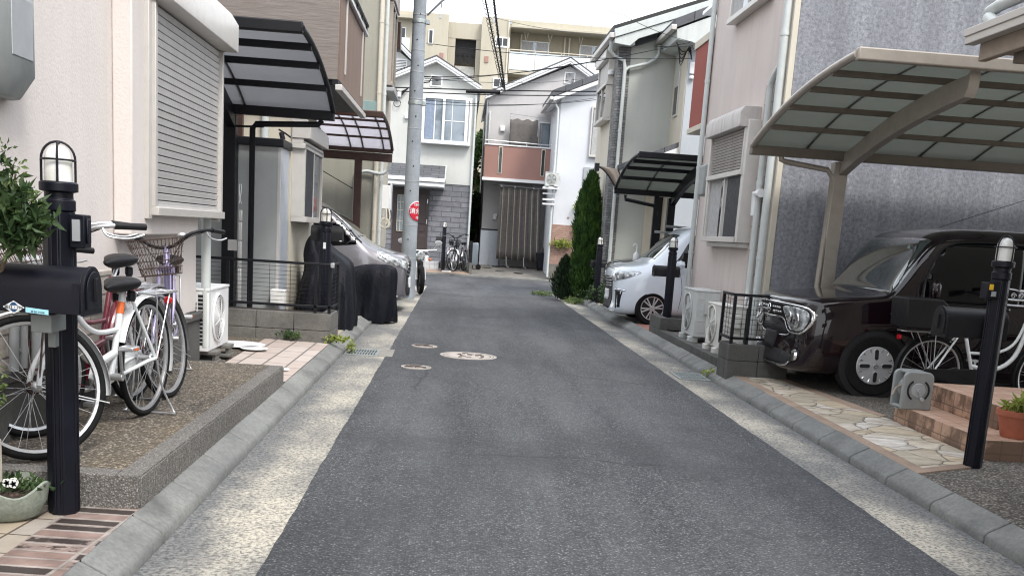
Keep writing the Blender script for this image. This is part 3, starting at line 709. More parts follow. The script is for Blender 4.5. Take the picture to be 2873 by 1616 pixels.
def bicycle(label, mat, steer=0., r=.33, wb=1.13, basket='rust', bar='silver', saddlez=.86, chain=True, guard=None, barup=0., rear_box=False, detail=True, rack=True, stand=True, group='bicycles standing by the houses', grips='plasticb', reverse_basket=False, spk=24, sx=0., cc=None):
    t = T('bicycle', label, 'bicycle', (0, 0, 0), 0, group)
    rh = (0, 0, r); fhx = wb
    hp = V((wb - .235, 0, r + .46))          # bottom of the head tube
    ht = V((wb - .285, 0, r + .585))
    axd = (ht - hp).normalized(); Fm = Matrix.Translation(hp) @ Matrix.Rotation(steer, 4, axd) @ Matrix.Translation(-hp)
    wheel(t, rh, r, 'rear_wheel', spk=spk); wheel(t, (fhx, 0, r), r, 'front_wheel', Fm, spk=spk)
    bb = V((.43, 0, r - .05)); st = V((.27, 0, r + .43))
    m = MB(); m.tube([bb, st], .017, 10); m.tube([hp, ht], .02, 10)
    m.tube(catmull([hp + axd * .03, (.80, 0, r + .18), (.62, 0, r + .05), st * .25 + bb * .75], 7), .021, 10)
    m.tube(catmull([hp + axd * .09, (.78, 0, r + .30), (.60, 0, r + .20), st * .5 + bb * .5], 7), .014, 8)
    for s in (-1, 1):
        m.tube([bb + V((0, s * .03, 0)), (.1, s * .055, r - .005), (0, s * .06, r)], .011, 8)
        m.tube([st + V((-.01, s * .015, -.03)), (0, s * .06, r)], .0095, 8)
    m.build('frame', mat, t, smooth=True, ang=50)
    m = MB(Fm)
    for s in (-1, 1): m.tube(catmull([hp + V((.012, s * .045, -.01)), hp + V((.09, s * .052, -.22)), (wb - .035, s * .055, r + .09), (wb, s * .058, r)], 5), .0125, 8)
    m.tube([hp + V((.012, -.05, -.008)), hp + V((.012, .05, -.008))], .017, 8)
    m.build('fork', mat, t, smooth=True, ang=50)
    m = MB(Fm); b0 = ht + V((-.02, 0, .11 + barup)); 
    m.tube([ht - axd * .02, b0 - V((0, 0, .02)), b0 + V((.03, 0, 0))], .012, 8)
    for s in (-1, 1): m.tube(catmull([b0 + V((.03, 0, 0)), b0 + V((.05, s * .08, .02)), b0 + V((.03, s * .17, .075)), b0 + V((-.06, s * .25, .09)), b0 + V((-.20, s * .28, .075))], 5), .011, 8)
    m.build('handlebar', bar, t, smooth=True, ang=60)
    for s in (-1, 1):
        m = MB(Fm); m.tube([b0 + V((-.10, s * .263, .087)), b0 + V((-.24, s * .285, .07))], [.0165, .0155], 10); m.build('grip', grips, t, smooth=True, ang=50)
        m = MB(Fm); m.tube(catmull([b0 + V((-.05, s * .245, .085)), b0 + V((-.06, s * .262, .04)), b0 + V((-.14, s * .29, .02)), b0 + V((-.21, s * .31, .03))], 4), .0055, 6); m.build('brake_lever', 'silver', t, smooth=True, ang=60)
        if detail:
            m = MB(Fm); m.tube(catmull([b0 + V((-.04, s * .24, .08)), b0 + V((.06, s * .14, .04)), b0 + V((.09, s * .04, -.08)), hp + V((.05, 0, .02))], 6), .003, 5); m.build('cable', 'plasticb', t, smooth=True, ang=80)
    if detail: m = MB(Fm); m.lathe([(.001, 0), (.022, .002), (.027, .014), (.02, .028), (.001, .03)], b0 + V((0, .10, .06)), seg=14); m.build('bell', 'silver', t, smooth=True)
    # mudguards
    def guardm(M, hub, a0, a1, nm):
        m = MB(M); h = V(hub); rows = []
        for k in range(25):
            a = a0 + (a1 - a0) * k / 24; row = []
            for q in (-1, -.6, 0, .6, 1): rr = r + .012 + .012 * (1 - q * q); row.append(h + V((rr * math.cos(a), q * .027, rr * math.sin(a))))
            rows.append(row)
        m.grid(rows)
        for s in (-1, 1): m.tube([h + V((0, s * .05, 0)), h + V(((r + .012) * math.cos(a0 + .12), s * .026, (r + .012) * math.sin(a0 + .12)))], .0025, 5)
        m.build(nm, guard or mat, t, smooth=True, ang=70, merge=False)
    guardm(None, rh, R(200), R(20), 'rear_mudguard') if True else 0
    guardm(Fm, (fhx, 0, r), R(195) if not reverse_basket else R(195), R(35), 'front_mudguard')
    m = MB(); sz = saddlez; sb = V((.22 - (sz - .8) * .35 + sx, 0, sz - .03)); m.tube([st - V((0, 0, .03)), sb], .0125, 8); m.build('seat_post', 'silver', t, smooth=True)
    m = MB(); rows = []
    prof = [(-.13, .02, .0), (-.12, .075, .01), (-.07, .105, .012), (-.01, .09, .008), (.05, .05, .0), (.11, .028, -.004), (.145, .012, -.012)]
    for x, w, z in prof:
        row = []
        for k in range(12):
            a = 2 * PI * k / 12; row.append(sb + V((x, w * math.cos(a), .04 + z + (.03 if math.sin(a) > 0 else .05) * math.sin(a) * min(1, w / .05))))
        rows.append(row + [row[0]])
    m.grid(rows); m.face(rows[0][:-1]); m.face(rows[-1][:-1]); m.build('saddle', 'plasticb', t, smooth=True, ang=80, subs=1)
    m = MB()
    for s in (-1, 1): m.lathe([(.018, 0), (.018, .008), (.022, .012), (.022, .05), (.015, .055)], sb + V((-.07, s * .04, -.05)), seg=10)
    m.build('saddle_springs', 'black', t, smooth=True)
    # crank
    m = MB(); m.lathe([(.09, -.002), (.09, .002)], bb + V((0, -.05, 0)), 'y', 28); m.lathe([(.02, -.065), (.02, .065)], bb, 'y', 12)
    ca = R(75); cd = V((math.cos(ca), 0, math.sin(ca))) * .165
    m.beam(bb + V((0, .06, 0)), bb + V((0, .068, 0)) + cd, .018, .012, Y_); m.beam(bb - V((0, .06, 0)), bb - V((0, .068, 0)) - cd, .018, .012, Y_)
    m.build('crank', 'silver', t, bevel=.002)
    for s in (1, -1):
        c = bb + V((0, s * .115, 0)) + cd * s; m = MB(); m.box(c.x - .045, c.x + .045, c.y - .04, c.y + .04, c.z - .012, c.z + .012); p = m.build('pedal', 'silver' if detail else 'plasticb', t, bevel=.006)
        if detail: m = MB(); m.box(c.x - .02, c.x + .02, c.y + s * .0405, c.y + s * .044, c.z - .006, c.z + .006); m.build('reflector', 'orange', p)
    m = MB(); m.prism([(-.08, -.052, r + .03), (-.08, -.052, r - .04), (.42, -.052, r - .13), (.54, -.052, r - .05), (.5, -.052, r + .035), (.4, -.052, r + .05)], (0, -.022, 0)); m.build('chain_case', cc or ('plasticb' if not detail else mat), t, bevel=.006)
    if rack:
        m = MB(); rz = r + .36
        m.tube(catmull([(.2, -.05, rz + .015), (0, -.06, rz), (-.3, -.065, rz), (-.33, 0, rz), (-.3, .065, rz), (0, .06, rz), (.2, .05, rz + .015)], 4), .005, 6)
        for q in (-.02, .02): m.tube([(.16, q, rz + .01), (-.33, q, rz)], .004, 6)
        for q in (.05, -.08, -.22): m.tube([(q, -.06, rz), (q, .06, rz)], .004, 6)
        for s in (-1, 1): m.tube([(-.02, s * .06, rz), (0, s * .065, r)], .004, 6); m.tube([(-.2, s * .062, rz), (0, s * .067, r)], .004, 6)
        m.build('rear_rack', 'silver', t, smooth=True, ang=60)
        m = MB(); m.lathe([(.001, 0), (.022, 0), (.025, .02), (.018, .03)], (-.345, 0, r + .30), 'x', 14); m.build('rear_reflector', 'redlens', t, smooth=True)
    if stand:
        m = MB()
        for s in (-1, 1): m.tube(catmull([(0, s * .065, r - .01), (-.03, s * .085, r * .5), (-.07, s * .13, .03), (-.05, s * .15, .008)], 4), .006, 6)
        m.tube([(-.05, -.15, .008), (-.05, .15, .008)], .006, 6); m.build('stand', 'silver', t, smooth=True, ang=60)
    if basket:
        m = MB(Fm); bxx = ht.x + .06; zt, zb = ht.z + .05, ht.z - .17
        def ring(z, g, th, rr):
            x0, x1, w = bxx + (1 - g) * .03, bxx + .16 + .07 * g, .115 + .035 * g
            p = [(x0, -w, z), (x1 - .05, -w, z), (x1, -w + .05, z), (x1, w - .05, z), (x1 - .05, w, z), (x0, w, z)]; m.tube(p + [p[0]], rr, 5); return p
        for k in range(6): g = k / 5; ring(zb + (zt - zb) * g, g, 0, .0035 if k in (0, 5) else .002)
        n = 40
        def along(z, g, u):
            x0, x1, w = bxx + (1 - g) * .03, bxx + .16 + .07 * g, .115 + .035 * g
            P = [V(q) for q in [(x0, -w, z), (x1 - .05, -w, z), (x1, -w + .05, z), (x1, w - .05, z), (x1 - .05, w, z), (x0, w, z), (x0, -w, z)]]
            L = [(b3 - a3).length for a3, b3 in zip(P, P[1:])]; tt = u * sum(L)
            for (a3, b3), l in zip(zip(P, P[1:]), L):
                if tt <= l: return a3.lerp(b3, tt / l)
                tt -= l
            return P[-1]
        for k in range(n): m.tube([along(zb, 0, k / n), along(zt, 1, k / n)], .0018, 4)
        for k in range(9): yq = -.11 + .0275 * k; m.tube([(bxx + .03, yq, zb), (bxx + .165, yq, zb)], .0018, 4)
        for s in (-1, 1): m.tube([(bxx + .12, s * .09, zb), (fhx, s * .062, r)], .0045, 6)
        m.build('basket', basket, t, smooth=True, ang=70, merge=False)
        m = MB(Fm); m.lathe([(.001, 0), (.034, .004), (.034, .02), (.02, .055), (.001, .07)], (bxx + .15, -.09, zb - .06), 'x', 16); m.build('headlight', 'silver', t, smooth=True)
    if rear_box:
        m = MB(); z0, z1 = r + .39, r + .66
        m.prism([(-.36, -.15, z0), (.02, -.15, z0), (.08, -.15, z1 - .10), (-.04, -.15, z1), (-.38, -.15, z1)], (0, .30, 0)); m.build('rear_basket', 'plasticb', t, bevel=.015)
    if detail:
        m = MB(); m.lathe([(.032, -.012), (.034, 0), (.032, .012)], (fhx, 0, r), 'y', 18); h2 = m.build('hub_brake', 'rust', t, smooth=True) if basket else None
        if h2: h2.data.transform(WM[t].inverted() @ Fm)
    return t
BG = 'bicycles standing by the houses'
t = bicycle('white city bicycle nearest the camera with its front wheel turned', 'bikew', steer=R(-42), wb=1.15, saddlez=.745, sx=.10, barup=-.12)
m = MB(); m.tube([V((.305, 0, .33 + .33)), V((.322, 0, .33 + .27))], .0195, 12); m.build('frame_sticker', 'orange', t, smooth=True)
place(t, (-1.73, 5.68, .255), R(-96))
t = bicycle('dark red city bicycle leaning behind the white one', 'biker', steer=R(-25), saddlez=.84, wb=1.12, spk=20, barup=-.09)
place(t, (-1.93, 6.1, .255), R(-97))
t = bicycle('lilac city bicycle with a rusty wire basket nearest the wall shutter', 'bikep', steer=R(-24), r=.34, saddlez=.80, bar='black', barup=-.12, guard='silver', spk=24)
place(t, (-2.06, 7.36, .255), R(-76))
t = bicycle('black and white bicycle with a black rear basket beside the maroon car', 'bikew', steer=R(3), r=.32, wb=1.14, rear_box=True, guard='plasticb', basket=None, saddlez=.8, cc='plasticb')
place(t, (4.33, 8.76, .104), R(3))
t = bicycle('small white city bicycle across the street, left of the pair', 'bikew', steer=R(12), basket='black', bar='black', detail=False, spk=12); place(t, (-.26, 32.75, .15), R(-82))
t = bicycle('black city bicycle across the street, right of the pair', 'black', steer=R(-18), basket='black', bar='black', guard='silver', detail=False, spk=12); place(t, (.2, 32.65, .15), R(-108))
# ------------------------------------------------------------------ generic building pieces
def ac_unit(label, o, n, w, h, d, mat='acw', fan=.42, fanc=.36, slats=False, blade='silver', feet='block', fh=.1, grille='rings', grp='air conditioner outdoor units'):
    """o = middle of the foot of the front face, n = outward normal of the fan face"""
    n = V(n); u = V((-n.y, n.x, 0)); o = V(o)
    t = T('air_conditioner', label, 'air conditioner', tuple(o - n * d / 2), 0, grp)
    z0 = fh; m = MB(); m.fb(o, u, n, -w / 2, w / 2, -d, 0, z0, z0 + h - .02); m.build('casing', mat, t, bevel=.008)
    m = MB(); m.fb(o, u, n, -w / 2 - .006, w / 2 + .006, -d - .006, .006, z0 + h - .022, z0 + h); m.build('top_panel', mat, t, bevel=.005)
    cu = -w / 2 + w * fanc; cz = z0 + h * .5; r = fan / 2
    def P(a, rr, q): return o + u * (cu + rr * math.cos(a)) + n * q + Z_ * (cz + rr * math.sin(a))
    m = MB(); ring = [P(2 * PI * k / 40, r, .003) for k in range(40)]; m.prism(ring, n * .002); m.build('fan_opening', 'dark', t)
    m = MB()
    for b in range(5):
        a = b * 2 * PI / 5
        m.grid([[P(a + q * .16, r * .18 + r * .7 * k / 4, .006 + q * .0012) for q in range(6)] for k in range(5)])
    m.prism([P(2 * PI * k / 20, r * .2, .006) for k in range(20)], n * .012); m.build('fan', blade, t, smooth=True, merge=False)
    m = MB()
    for k in range(1, 12 if grille == 'rings' else 17):
        rr = r * k / (11.2 if grille == 'rings' else 16.4); m.tube([P(2 * PI * q / 36, rr, .016 + .012 * (1 - (k / 12) ** 2)) for q in range(36)], .0022, 5, closed=True)
    for k in range(6): a = k * PI / 3 + .3; m.tube([P(a, r * .1, .03), P(a, r * .6, .026), P(a, r, .014)], .0028, 5)
    m.tube([P(2 * PI * q / 40, r * 1.02, .01) for q in range(40)], .009, 6, closed=True)
    m.build('fan_grille', mat, t, smooth=True, ang=70)
    if slats:   # cooling fins seen through slots on the side that faces the viewer
        sd = -1 if u.y > 0 else 1
        m = MB()
        for k in range(13):
            z = z0 + h * .1 + k * h * .063
            m.fb(o, u, n, sd * w / 2 - .003 if sd < 0 else w / 2, sd * w / 2 if sd < 0 else w / 2 + .003, -.085, -.022, z, z + h * .044)
            if k < 11: m.fb(o, u, n, sd * w / 2 - .003 if sd < 0 else w / 2, sd * w / 2 if sd < 0 else w / 2 + .003, -d + .012, -.098, z, z + h * .044)
        m.build('side_slots', 'dark', t)
    m = MB(); sd = -1 if u.y > 0 else 1; q0 = sd * w / 2
    if not slats:
        for k in range(7): m.fb(o, u, n, min(q0, q0 + sd * .004), max(q0, q0 + sd * .004), -d + .03, -.03, z0 + .06 + k * .07, z0 + .066 + k * .07)
        m.fb(o, u, n, min(q0, q0 + sd * .05), max(q0, q0 + sd * .05), -d * .75, -d * .35, z0 + h * .5, z0 + h * .78)
        m.build('service_cover', mat, t, bevel=.004)
    m.bm.free() if False else None
    for s in (-1, 1):
        m = MB(); c = s * w * .33
        if feet == 'block':
            for a, b in ((0, .026), (fh - .03, fh)): m.fb(o, u, n, c - .095, c + .095, -d - .04, .06, a, b)
            for q in (-d - .03, -d / 2 - .02, .02): m.fb(o, u, n, c - .07, c + .07, q, q + .03, .026, fh - .03)
            m.build('concrete_block', 'block', t, bevel=.005)
        else:
            for q in (-d + .02, -.02): 
                m = MB(); m.prism([o + u * (c + a) + n * (q + b) for a, b in ((-.06, -.06), (.06, -.06), (.06, .06), (-.06, .06))], (0, 0, fh)); m.build('foot', mat, t, bevel=.008)
    return t
def arc_yz(y0, z0, y1, z1, bulge, n=16):
    out = []
    for k in range(n + 1):
        t = k / n; y = y0 + (y1 - y0) * t; z = z0 + (z1 - z0) * t + bulge * 4 * t * (1 - t) * (1 - .25 * (t - .5)); out.append((y, z))
    return out
def carport(label, x0, x1, lo, hi, bulge, rafters, n, frame, bar, panel, beam=None, post=None, group='curved carport roofs', edge=.055, barw=.045, gut=.09):
    t = T('carport', label, 'carport', ((x0 + x1) / 2, lo[0], 0.09), 0, group)
    A = arc_yz(*lo, *hi, bulge)
    m = MB(); m.grid([[(x0, y, z), ((x0 + x1) / 2, y, z), (x1, y, z)] for y, z in A]); m.build('roof_panel', panel, t, smooth=True, solid=.004)
    def along(f):
        q = f * (len(A) - 1); i = min(int(q), len(A) - 2); a = q - i
        return A[i][0] * (1 - a) + A[i + 1][0] * a, A[i][1] * (1 - a) + A[i + 1][1] * a
    for x in (x0, x1):
        m = MB(); m.tube([(x, y, z) for y, z in A], edge / 2, 8); m.build('edge_rail', frame, t, smooth=True, ang=50)
    for k in range(1, n):
        y, z = along(k / n); m = MB(); m.box(x0, x1, y - barw / 2, y + barw / 2, z - barw - .006, z - .006); m.build('purlin', bar, t, bevel=.003)
    for x in rafters:
        m = MB(); 
        for (ya, za), (yb, zb) in zip(A, A[1:]): m.beam((x, ya, za + .012), (x, yb, zb + .012), .022, .03)
        m.build('rafter', bar, t)
    m = MB(); m.box(x0 - .01, x1 + .01, hi[0] - .05, hi[0] + .03, hi[1] - .05, hi[1] + .05); m.build('front_rail', frame, t, bevel=.012)
    m = MB(); m.box(x0 - .01, x1 + .01, lo[0] - .03, lo[0] + .08, lo[1] - gut, lo[1] + .01); m.build('gutter', bar, t, bevel=.006)
    if beam is not None:
        m = MB(); yp = post[1]
        low = [(yp, lo[1] - .26)] + [(y, z - .22 - .03 * math.sin(PI * i / len(A))) for i, (y, z) in enumerate(A[:-1]) if i > 1] + [(hi[0] + .12, hi[1] - .16)]
        top = [(yp, lo[1] - .05)] + [(y, z - .055) for i, (y, z) in enumerate(A[:-1]) if i > 1] + [(hi[0] + .12, hi[1] - .03)]
        for i in range(len(low) - 1):
            a, b, c, d = low[i], low[i + 1], top[i + 1], top[i]
            m.hexa([(beam - .045, *a), (beam + .045, *a), (beam + .045, *b), (beam - .045, *b), (beam - .045, *d), (beam + .045, *d), (beam + .045, *c), (beam - .045, *c)])
        m.build('cantilever_beam', frame, t, bevel=.004)
        m = MB(); m.box(post[0] - post[2] / 2, post[0] + post[2] / 2, yp - .07, yp + .07, .05, lo[1] - .1); m.build('post', frame, t, bevel=.006)
    return t
def window(par, o, u, n, w, h, frame='alu', glass='glassd', split=True, proud=.05, depth=.0, fw=.045, curtain=None, screen=False, sill=True, name='window'):
    o = V(o); m = MB(); 
    m.fb(o, u, n, -w / 2, w / 2, 0, proud, h - fw, h); m.fb(o, u, n, -w / 2, w / 2, 0, proud + (.03 if sill else 0), -.02, fw)
    for s in (-1, 1): a = sorted((s * w / 2, s * (w / 2 - fw))); m.fb(o, u, n, a[0], a[1], 0, proud, fw, h - fw)
    if split: m.fb(o, u, n, -.022, .022, .008, proud - .004, fw, h - fw)
    f = m.build(name, frame, par, bevel=.004)
    q = max(.006, proud - .035)
    m = MB(); m.fb(o, u, n, -w / 2 + fw, w / 2 - fw, .002, q + .006, fw, h - fw); m.build('pane', glass, f)
    if curtain:
        for (a, b, mt) in curtain:
            m = MB(); N = 22; rows = []
            for z in (fw, h - fw): rows.append([o + V(u) * (a + (b - a) * k / N) + V(n) * (q + .010 + .003 * math.sin(k * 1.9)) + Z_ * z for k in range(N + 1)])
            m.grid(rows); m.build('curtain', mt, f, smooth=True)
    if screen: m = MB(); a, b = screen; m.fb(o, u, n, a, b, q + .012, q + .022, fw, h - fw); m.build('insect_screen', 'screen', f)
    return f
def shutter(par, o, u, n, w, h, n_sl, hood=.26, mat='aluslat', frame='alu', closed=1., proud=.12, hd=.1, name='roller_shutter'):
    """box mounted roller shutter; o = middle of the sill on the wall face"""
    o = V(o); m = MB()
    for s in (-1, 1): a = sorted((s * w / 2, s * (w / 2 + .045))); m.fb(o, u, n, a[0], a[1], 0, proud, 0, h)
    m.fb(o, u, n, -w / 2 - .045, w / 2 + .045, 0, proud + .02, -.055, 0)
    f = m.build(name, frame, par, bevel=.004)
    m = MB(); sh = h / n_sl; k = 0; zt = h; zb = h * (1 - closed)
    while zt > zb + .01:
        z = zt - sh; p = proud - .035
        m.hexa([o + V(u) * a + V(n) * b + Z_ * c for a, b, c in ((-w / 2, p - .012, z), (w / 2, p - .012, z), (w / 2, p, z), (-w / 2, p, z), (-w / 2, p - .012, z + sh - .006), (w / 2, p - .012, z + sh - .006), (w / 2, p + .008, z + sh - .012), (-w / 2, p + .008, z + sh - .012))])
        zt = z
    m.fb(o, u, n, -w / 2, w / 2, proud - .05, proud - .015, zt - .03, zt + .012)
    m.build('slats', mat, f)
    m = MB(); m.fb(o, u, n, -w / 2, w / 2, proud - .065, proud - .05, zt, h); m.build('shadow_gap', 'dark', f)
    m = MB(); b = [(0, h), (proud + hd, h), (proud + hd, h + hood * .7), (proud + hd * .45, h + hood), (0, h + hood)]
    m.prism([o + V(u) * (-w / 2 - .06) + V(n) * q + Z_ * z for q, z in b], V(u) * (w + .12)); m.build('shutter_box', mat if mat == 'alud' else frame, f, bevel=.006)
    return f
def downpipe(par, pts, r=.035, mat='pipe', clips=True):
    m = MB(); m.tube(pts, r, 10)
    if clips:
        P = [V(p) for p in pts]
        for a, b in zip(P, P[1:]):
            if abs((b - a).z) > 1.2:
                k = int(abs((b - a).z) / 1.3)
                for j in range(1, k + 1): c = a.lerp(b, j / (k + 1)); m.lathe([(r * 1.15, -.02), (r * 1.15, .02)], c, seg=10)
    return m.build('downpipe', mat, par, smooth=True, ang=40)
def gable(par, x0, x1, y0, y1, ze, zr, xr=None, over=.35, th=.16, mat='shingle', trim='aluw', ov=.3, name='roof'):
    """ridge along Y; gable end looks down -Y. over = eaves overhang"""
    xr = (x0 + x1) / 2 if xr is None else xr
    sl = (zr - ze) / (xr - x0); sr = (zr - ze) / (x1 - xr)
    a = (x0 - over, ze - sl * over); b = (x1 + over, ze - sr * over); c = (xr, zr)
    m = MB(); m.prism([(a[0], y0 - ov, a[1] + th), (c[0], y0 - ov, c[1] + th), (b[0], y0 - ov, b[1] + th), (b[0], y0 - ov, b[1] + th + .05), (c[0], y0 - ov, c[1] + th + .055), (a[0], y0 - ov, a[1] + th + .05)], (0, y1 - y0 + ov, 0))
    r = m.build(name, mat, par)
    m = MB(); m.prism([(a[0], y0 - ov + .03, a[1]), (c[0], y0 - ov + .03, c[1]), (b[0], y0 - ov + .03, b[1]), (b[0], y0 - ov + .03, b[1] + th), (c[0], y0 - ov + .03, c[1] + th), (a[0], y0 - ov + .03, a[1] + th)], (0, y1 - y0 + ov, 0)); m.build('soffit', trim, r)
    m = MB(); q = .07
    m.prism([(a[0], y0 - ov, a[1] + q), (c[0], y0 - ov, c[1] + q), (b[0], y0 - ov, b[1] + q), (b[0], y0 - ov, b[1] + th), (c[0], y0 - ov, c[1] + th), (a[0], y0 - ov, a[1] + th)], (0, .028, 0)); m.build('bargeboard', trim, r, bevel=.004)
    return r

# ------------------------------------------------------------------ first house on the left
h = T('house', 'beige stuccoed house with a big closed roller shutter in the left foreground', 'house', (-5, 3.5, .1), 0, 'two storey houses along the street')
m = MB(); m.box(-9, -2.15, -2.5, 8.42, .6, 7.2); m.build('wall', 'beige', h, bevel=.012)
m = MB(); m.box(-9, -2.12, -2.5, 8.44, .08, .54); m.box(-9, -2.10, -2.5, 8.45, .54, .6); m.build('foundation', 'blockdk', h, bevel=.01)
m = MB(); m.box(-2.15, -2.135, 2.5, 6.45, .6, 1.02); m.build('cladding', 'stonew', h)
m = MB(); m.box(-2.15, -2.03, 6.42, 8.0, 1.24, 2.95); b = m.build('bay', 'beige', h, bevel=.01)
m = MB(); m.box(-2.148, -2.0, 6.66, 6.72, 1.345, 2.95); m.build('shutter_frame', 'alu', h, bevel=.004)
m = MB(); m.box(-2.15, -2.0, 8.54, 8.58, 1.345, 2.95); m.build('shutter_frame', 'alu', h, bevel=.004)
shutter(h, (-2.03, 7.64, 1.425), (0, 1, 0), (1, 0, 0), 1.76, 1.27, 26, hood=.3, proud=.055, hd=.11)
downpipe(h, [(-2.09, 8.5, 7), (-2.09, 8.5, .95), (-2.09, 8.5, .3)], .038)
t = h
m = MB(); pr = [(-2.15, 4.62), (-2.06, 4.64), (-2.02, 4.70), (-2.02, 4.98), (-2.06, 5.04), (-2.15, 5.06)]
lo = [(x, y, 1.97 if 0 else 1.96) for x, y in pr]
vb = [m.v((x + (-.05 if x > -2.1 else 0), y * .6 + 4.85 * .4, 1.86)) for x, y in pr]; vl = [m.v((x, y, 1.97)) for x, y in pr]; vt = [m.v((x, y, 2.33)) for x, y in pr]; vu = [m.v((x + (-.03 if x > -2.1 else 0), y * .8 + 4.85 * .2, 2.37)) for x, y in pr]
m.f(vb); m.f(vu[::-1])
for A, B in ((vb, vl), (vl, vt), (vt, vu)):
    for i in range(6): j = (i + 1) % 6; m.f([A[i], A[j], B[j], B[i]])
q = m.build('electric_meter', 'greyplastic', h, bevel=.01)
m = MB(); m.box(-2.022, -2.016, 4.74, 4.96, 2.04, 2.30); q2 = m.build('meter_window', 'pipeg', q, bevel=.003)
for i, y in enumerate((4.86, 4.98, 5.10)):
    m = MB(); m.tube(catmull([(-2.1, y, .6), (-2.08, y, 1.05), (-2.04, y, 1.13), (-2.0, y + .02, 1.05), (-2.0, y + .02, .62)], 5), .024, 8); m.lathe([(.03, -.03), (.03, .03)], (-2.08, y, 1.0), seg=10)
    m.build('gas_pipe', 'pipeg', h, smooth=True, ang=50)

ac_unit('white air conditioner outdoor unit with side slots, on concrete blocks beside the bicycles', (-2.06, 8.84, .155), (1, 0, 0), .74, .53, .30, 'white', .40, .44, True, feet='block', fh=.105)
m = MB(); m.beam((-1.6, 8.62, .14), (-1.4, 8.56, .136), .05, .018); tag(m.build('white_board', 'white', bevel=.003), 'short white batten on the gravel in front of the white air conditioner', 'batten')
for (x, y, a, b, lb) in ((-2.15, 10.0, .28, .13, 'larger thin white sheet lying on the ground behind the white air conditioner'), (-1.93, 9.75, .13, .07, 'smaller white scrap lying on the ground behind the white air conditioner')):
    m = MB(); m.prism([(x + a * math.cos(k * PI / 8), y + b * math.sin(k * PI / 8) * 2, .15) for k in range(16)], (0, 0, .006)); tag(m.build('plastic_sheet', 'white', bevel=.002), lb, 'sheet')

# carport and its posts
t = carport('black framed carport with smoked panels on the left, high up over the gravel', -4.6, -1.45, (11.42, 2.585), (9.15, 3.03), .12, [-2.4, -3.3, -4.0], 4, 'black', 'black', 'polyg', beam=-2.56, post=(-2.58, 11.52, .14), barw=.06)
m = MB(); m.tube([(-2.34, 11.52, .1), (-2.34, 11.52, 2.36), (-2.30, 11.5, 2.41), (-1.62, 11.5, 2.45), (-1.58, 11.5, 2.5)], .032, 10); m.build('drain_pipe', 'black', t, smooth=True, ang=40)
m = MB(); m.tube([(-2.62, 11.5, 2.37), (-2.4, 11.44, 2.37), (-2.2, 11.42, 2.38)], .012, 6); m.build('stay', 'black', t, smooth=True)
m = MB()
for za, zb in ((.46, .83), (.835, 1.13), (1.135, 1.34), (1.345, 1.47)): m.box(-2.452, -2.415, 11.395, 11.435, za, zb)
m.build('silver_tube', 'aluslat', t, bevel=.01)
m = MB()
for s in (-1, 1): m.tube(catmull([(-2.435 + s * .008, 11.39, 1.75), (-2.435 + s * .012, 11.385, 1.68), (-2.435 + s * .002, 11.38, 1.6), (-2.435 + s * .012, 11.385, 1.54)], 4), .006, 6)
m.build('white_cord', 'white', t, smooth=True)
m = MB(); m.box(-2.575, -2.475, 11.438, 11.448, 1.02, 1.14); m.build('notice_plate', 'aluslat', t)

# block wall with mesh fence
t = T('block_wall', 'low L-shaped grey block wall under the black mesh fence on the left', 'wall', (-1.9, 10.85, .08))
m = MB()
for i in range(4):
    x1 = -1.325 - i * .40
    for z0, z1 in ((.06, .243), (.247, .43)): m.box(x1 - .396, x1, 10.79, 10.91, z0, z1)
m.build('front_course', 'block', t, bevel=.006)
m = MB()
for z0, z1 in ((.06, .243), (.247, .43)): m.box(-1.445, -1.325, 10.913, 11.45, z0, z1)
m.build('return_course', 'block', t, bevel=.006)
m = MB(); m.box(-3.6, -1.45, 10.93, 11.4, .1, .40); m.build('planting_soil', 'soil', t)
def meshfence(t, o, u, L, z0, z1, npost, nv, nh=10, fr='black', fw=.028):
    o, u = V(o), V(u); n = V((-u.y, u.x, 0))
    for z in (z0, z1): m = MB(); m.fb(o, u, n, 0, L, -fw / 2, fw / 2, z - fw / 2, z + fw / 2); m.build('rail', fr, t, bevel=.004)
    for k in npost: m = MB(); m.fb(o, u, n, k - .016, k + .016, -.014, .014, z0 - .09, z1 - fw / 2 - .001); m.build('fence_post', fr, t, bevel=.003)
    m = MB()
    for k in range(1, nh): z = z0 + (z1 - z0) * k / nh; m.tube([o + u * .02 + Z_ * z, o + u * (L - .02) + Z_ * z], .0028, 4)
    for k in range(1, nv): x = L * k / nv; m.tube([o + u * x + Z_ * (z0 + .015) + n * .004, o + u * x + Z_ * (z1 - .015) + n * .004], .0028, 4)
    m.build('mesh_panel', fr, t)
t = T('mesh_fence', 'low black mesh fence on the left block wall in front of the shed', 'fence', (-2.2, 10.85, .43))
meshfence(t, (-1.335, 10.84, 0), (-1, 0, 0), 2.2, .50, .952, [.02, .17, 1.1, 2.1], 10)
meshfence(t, (-1.335, 10.86, 0), (0, 1, 0), .55, .50, .952, [.5], 4)
m = MB(); m.box(-1.35, -1.31, 10.80, 10.86, .925, .975); m.build('corner_cap', 'silver', t, bevel=.004)

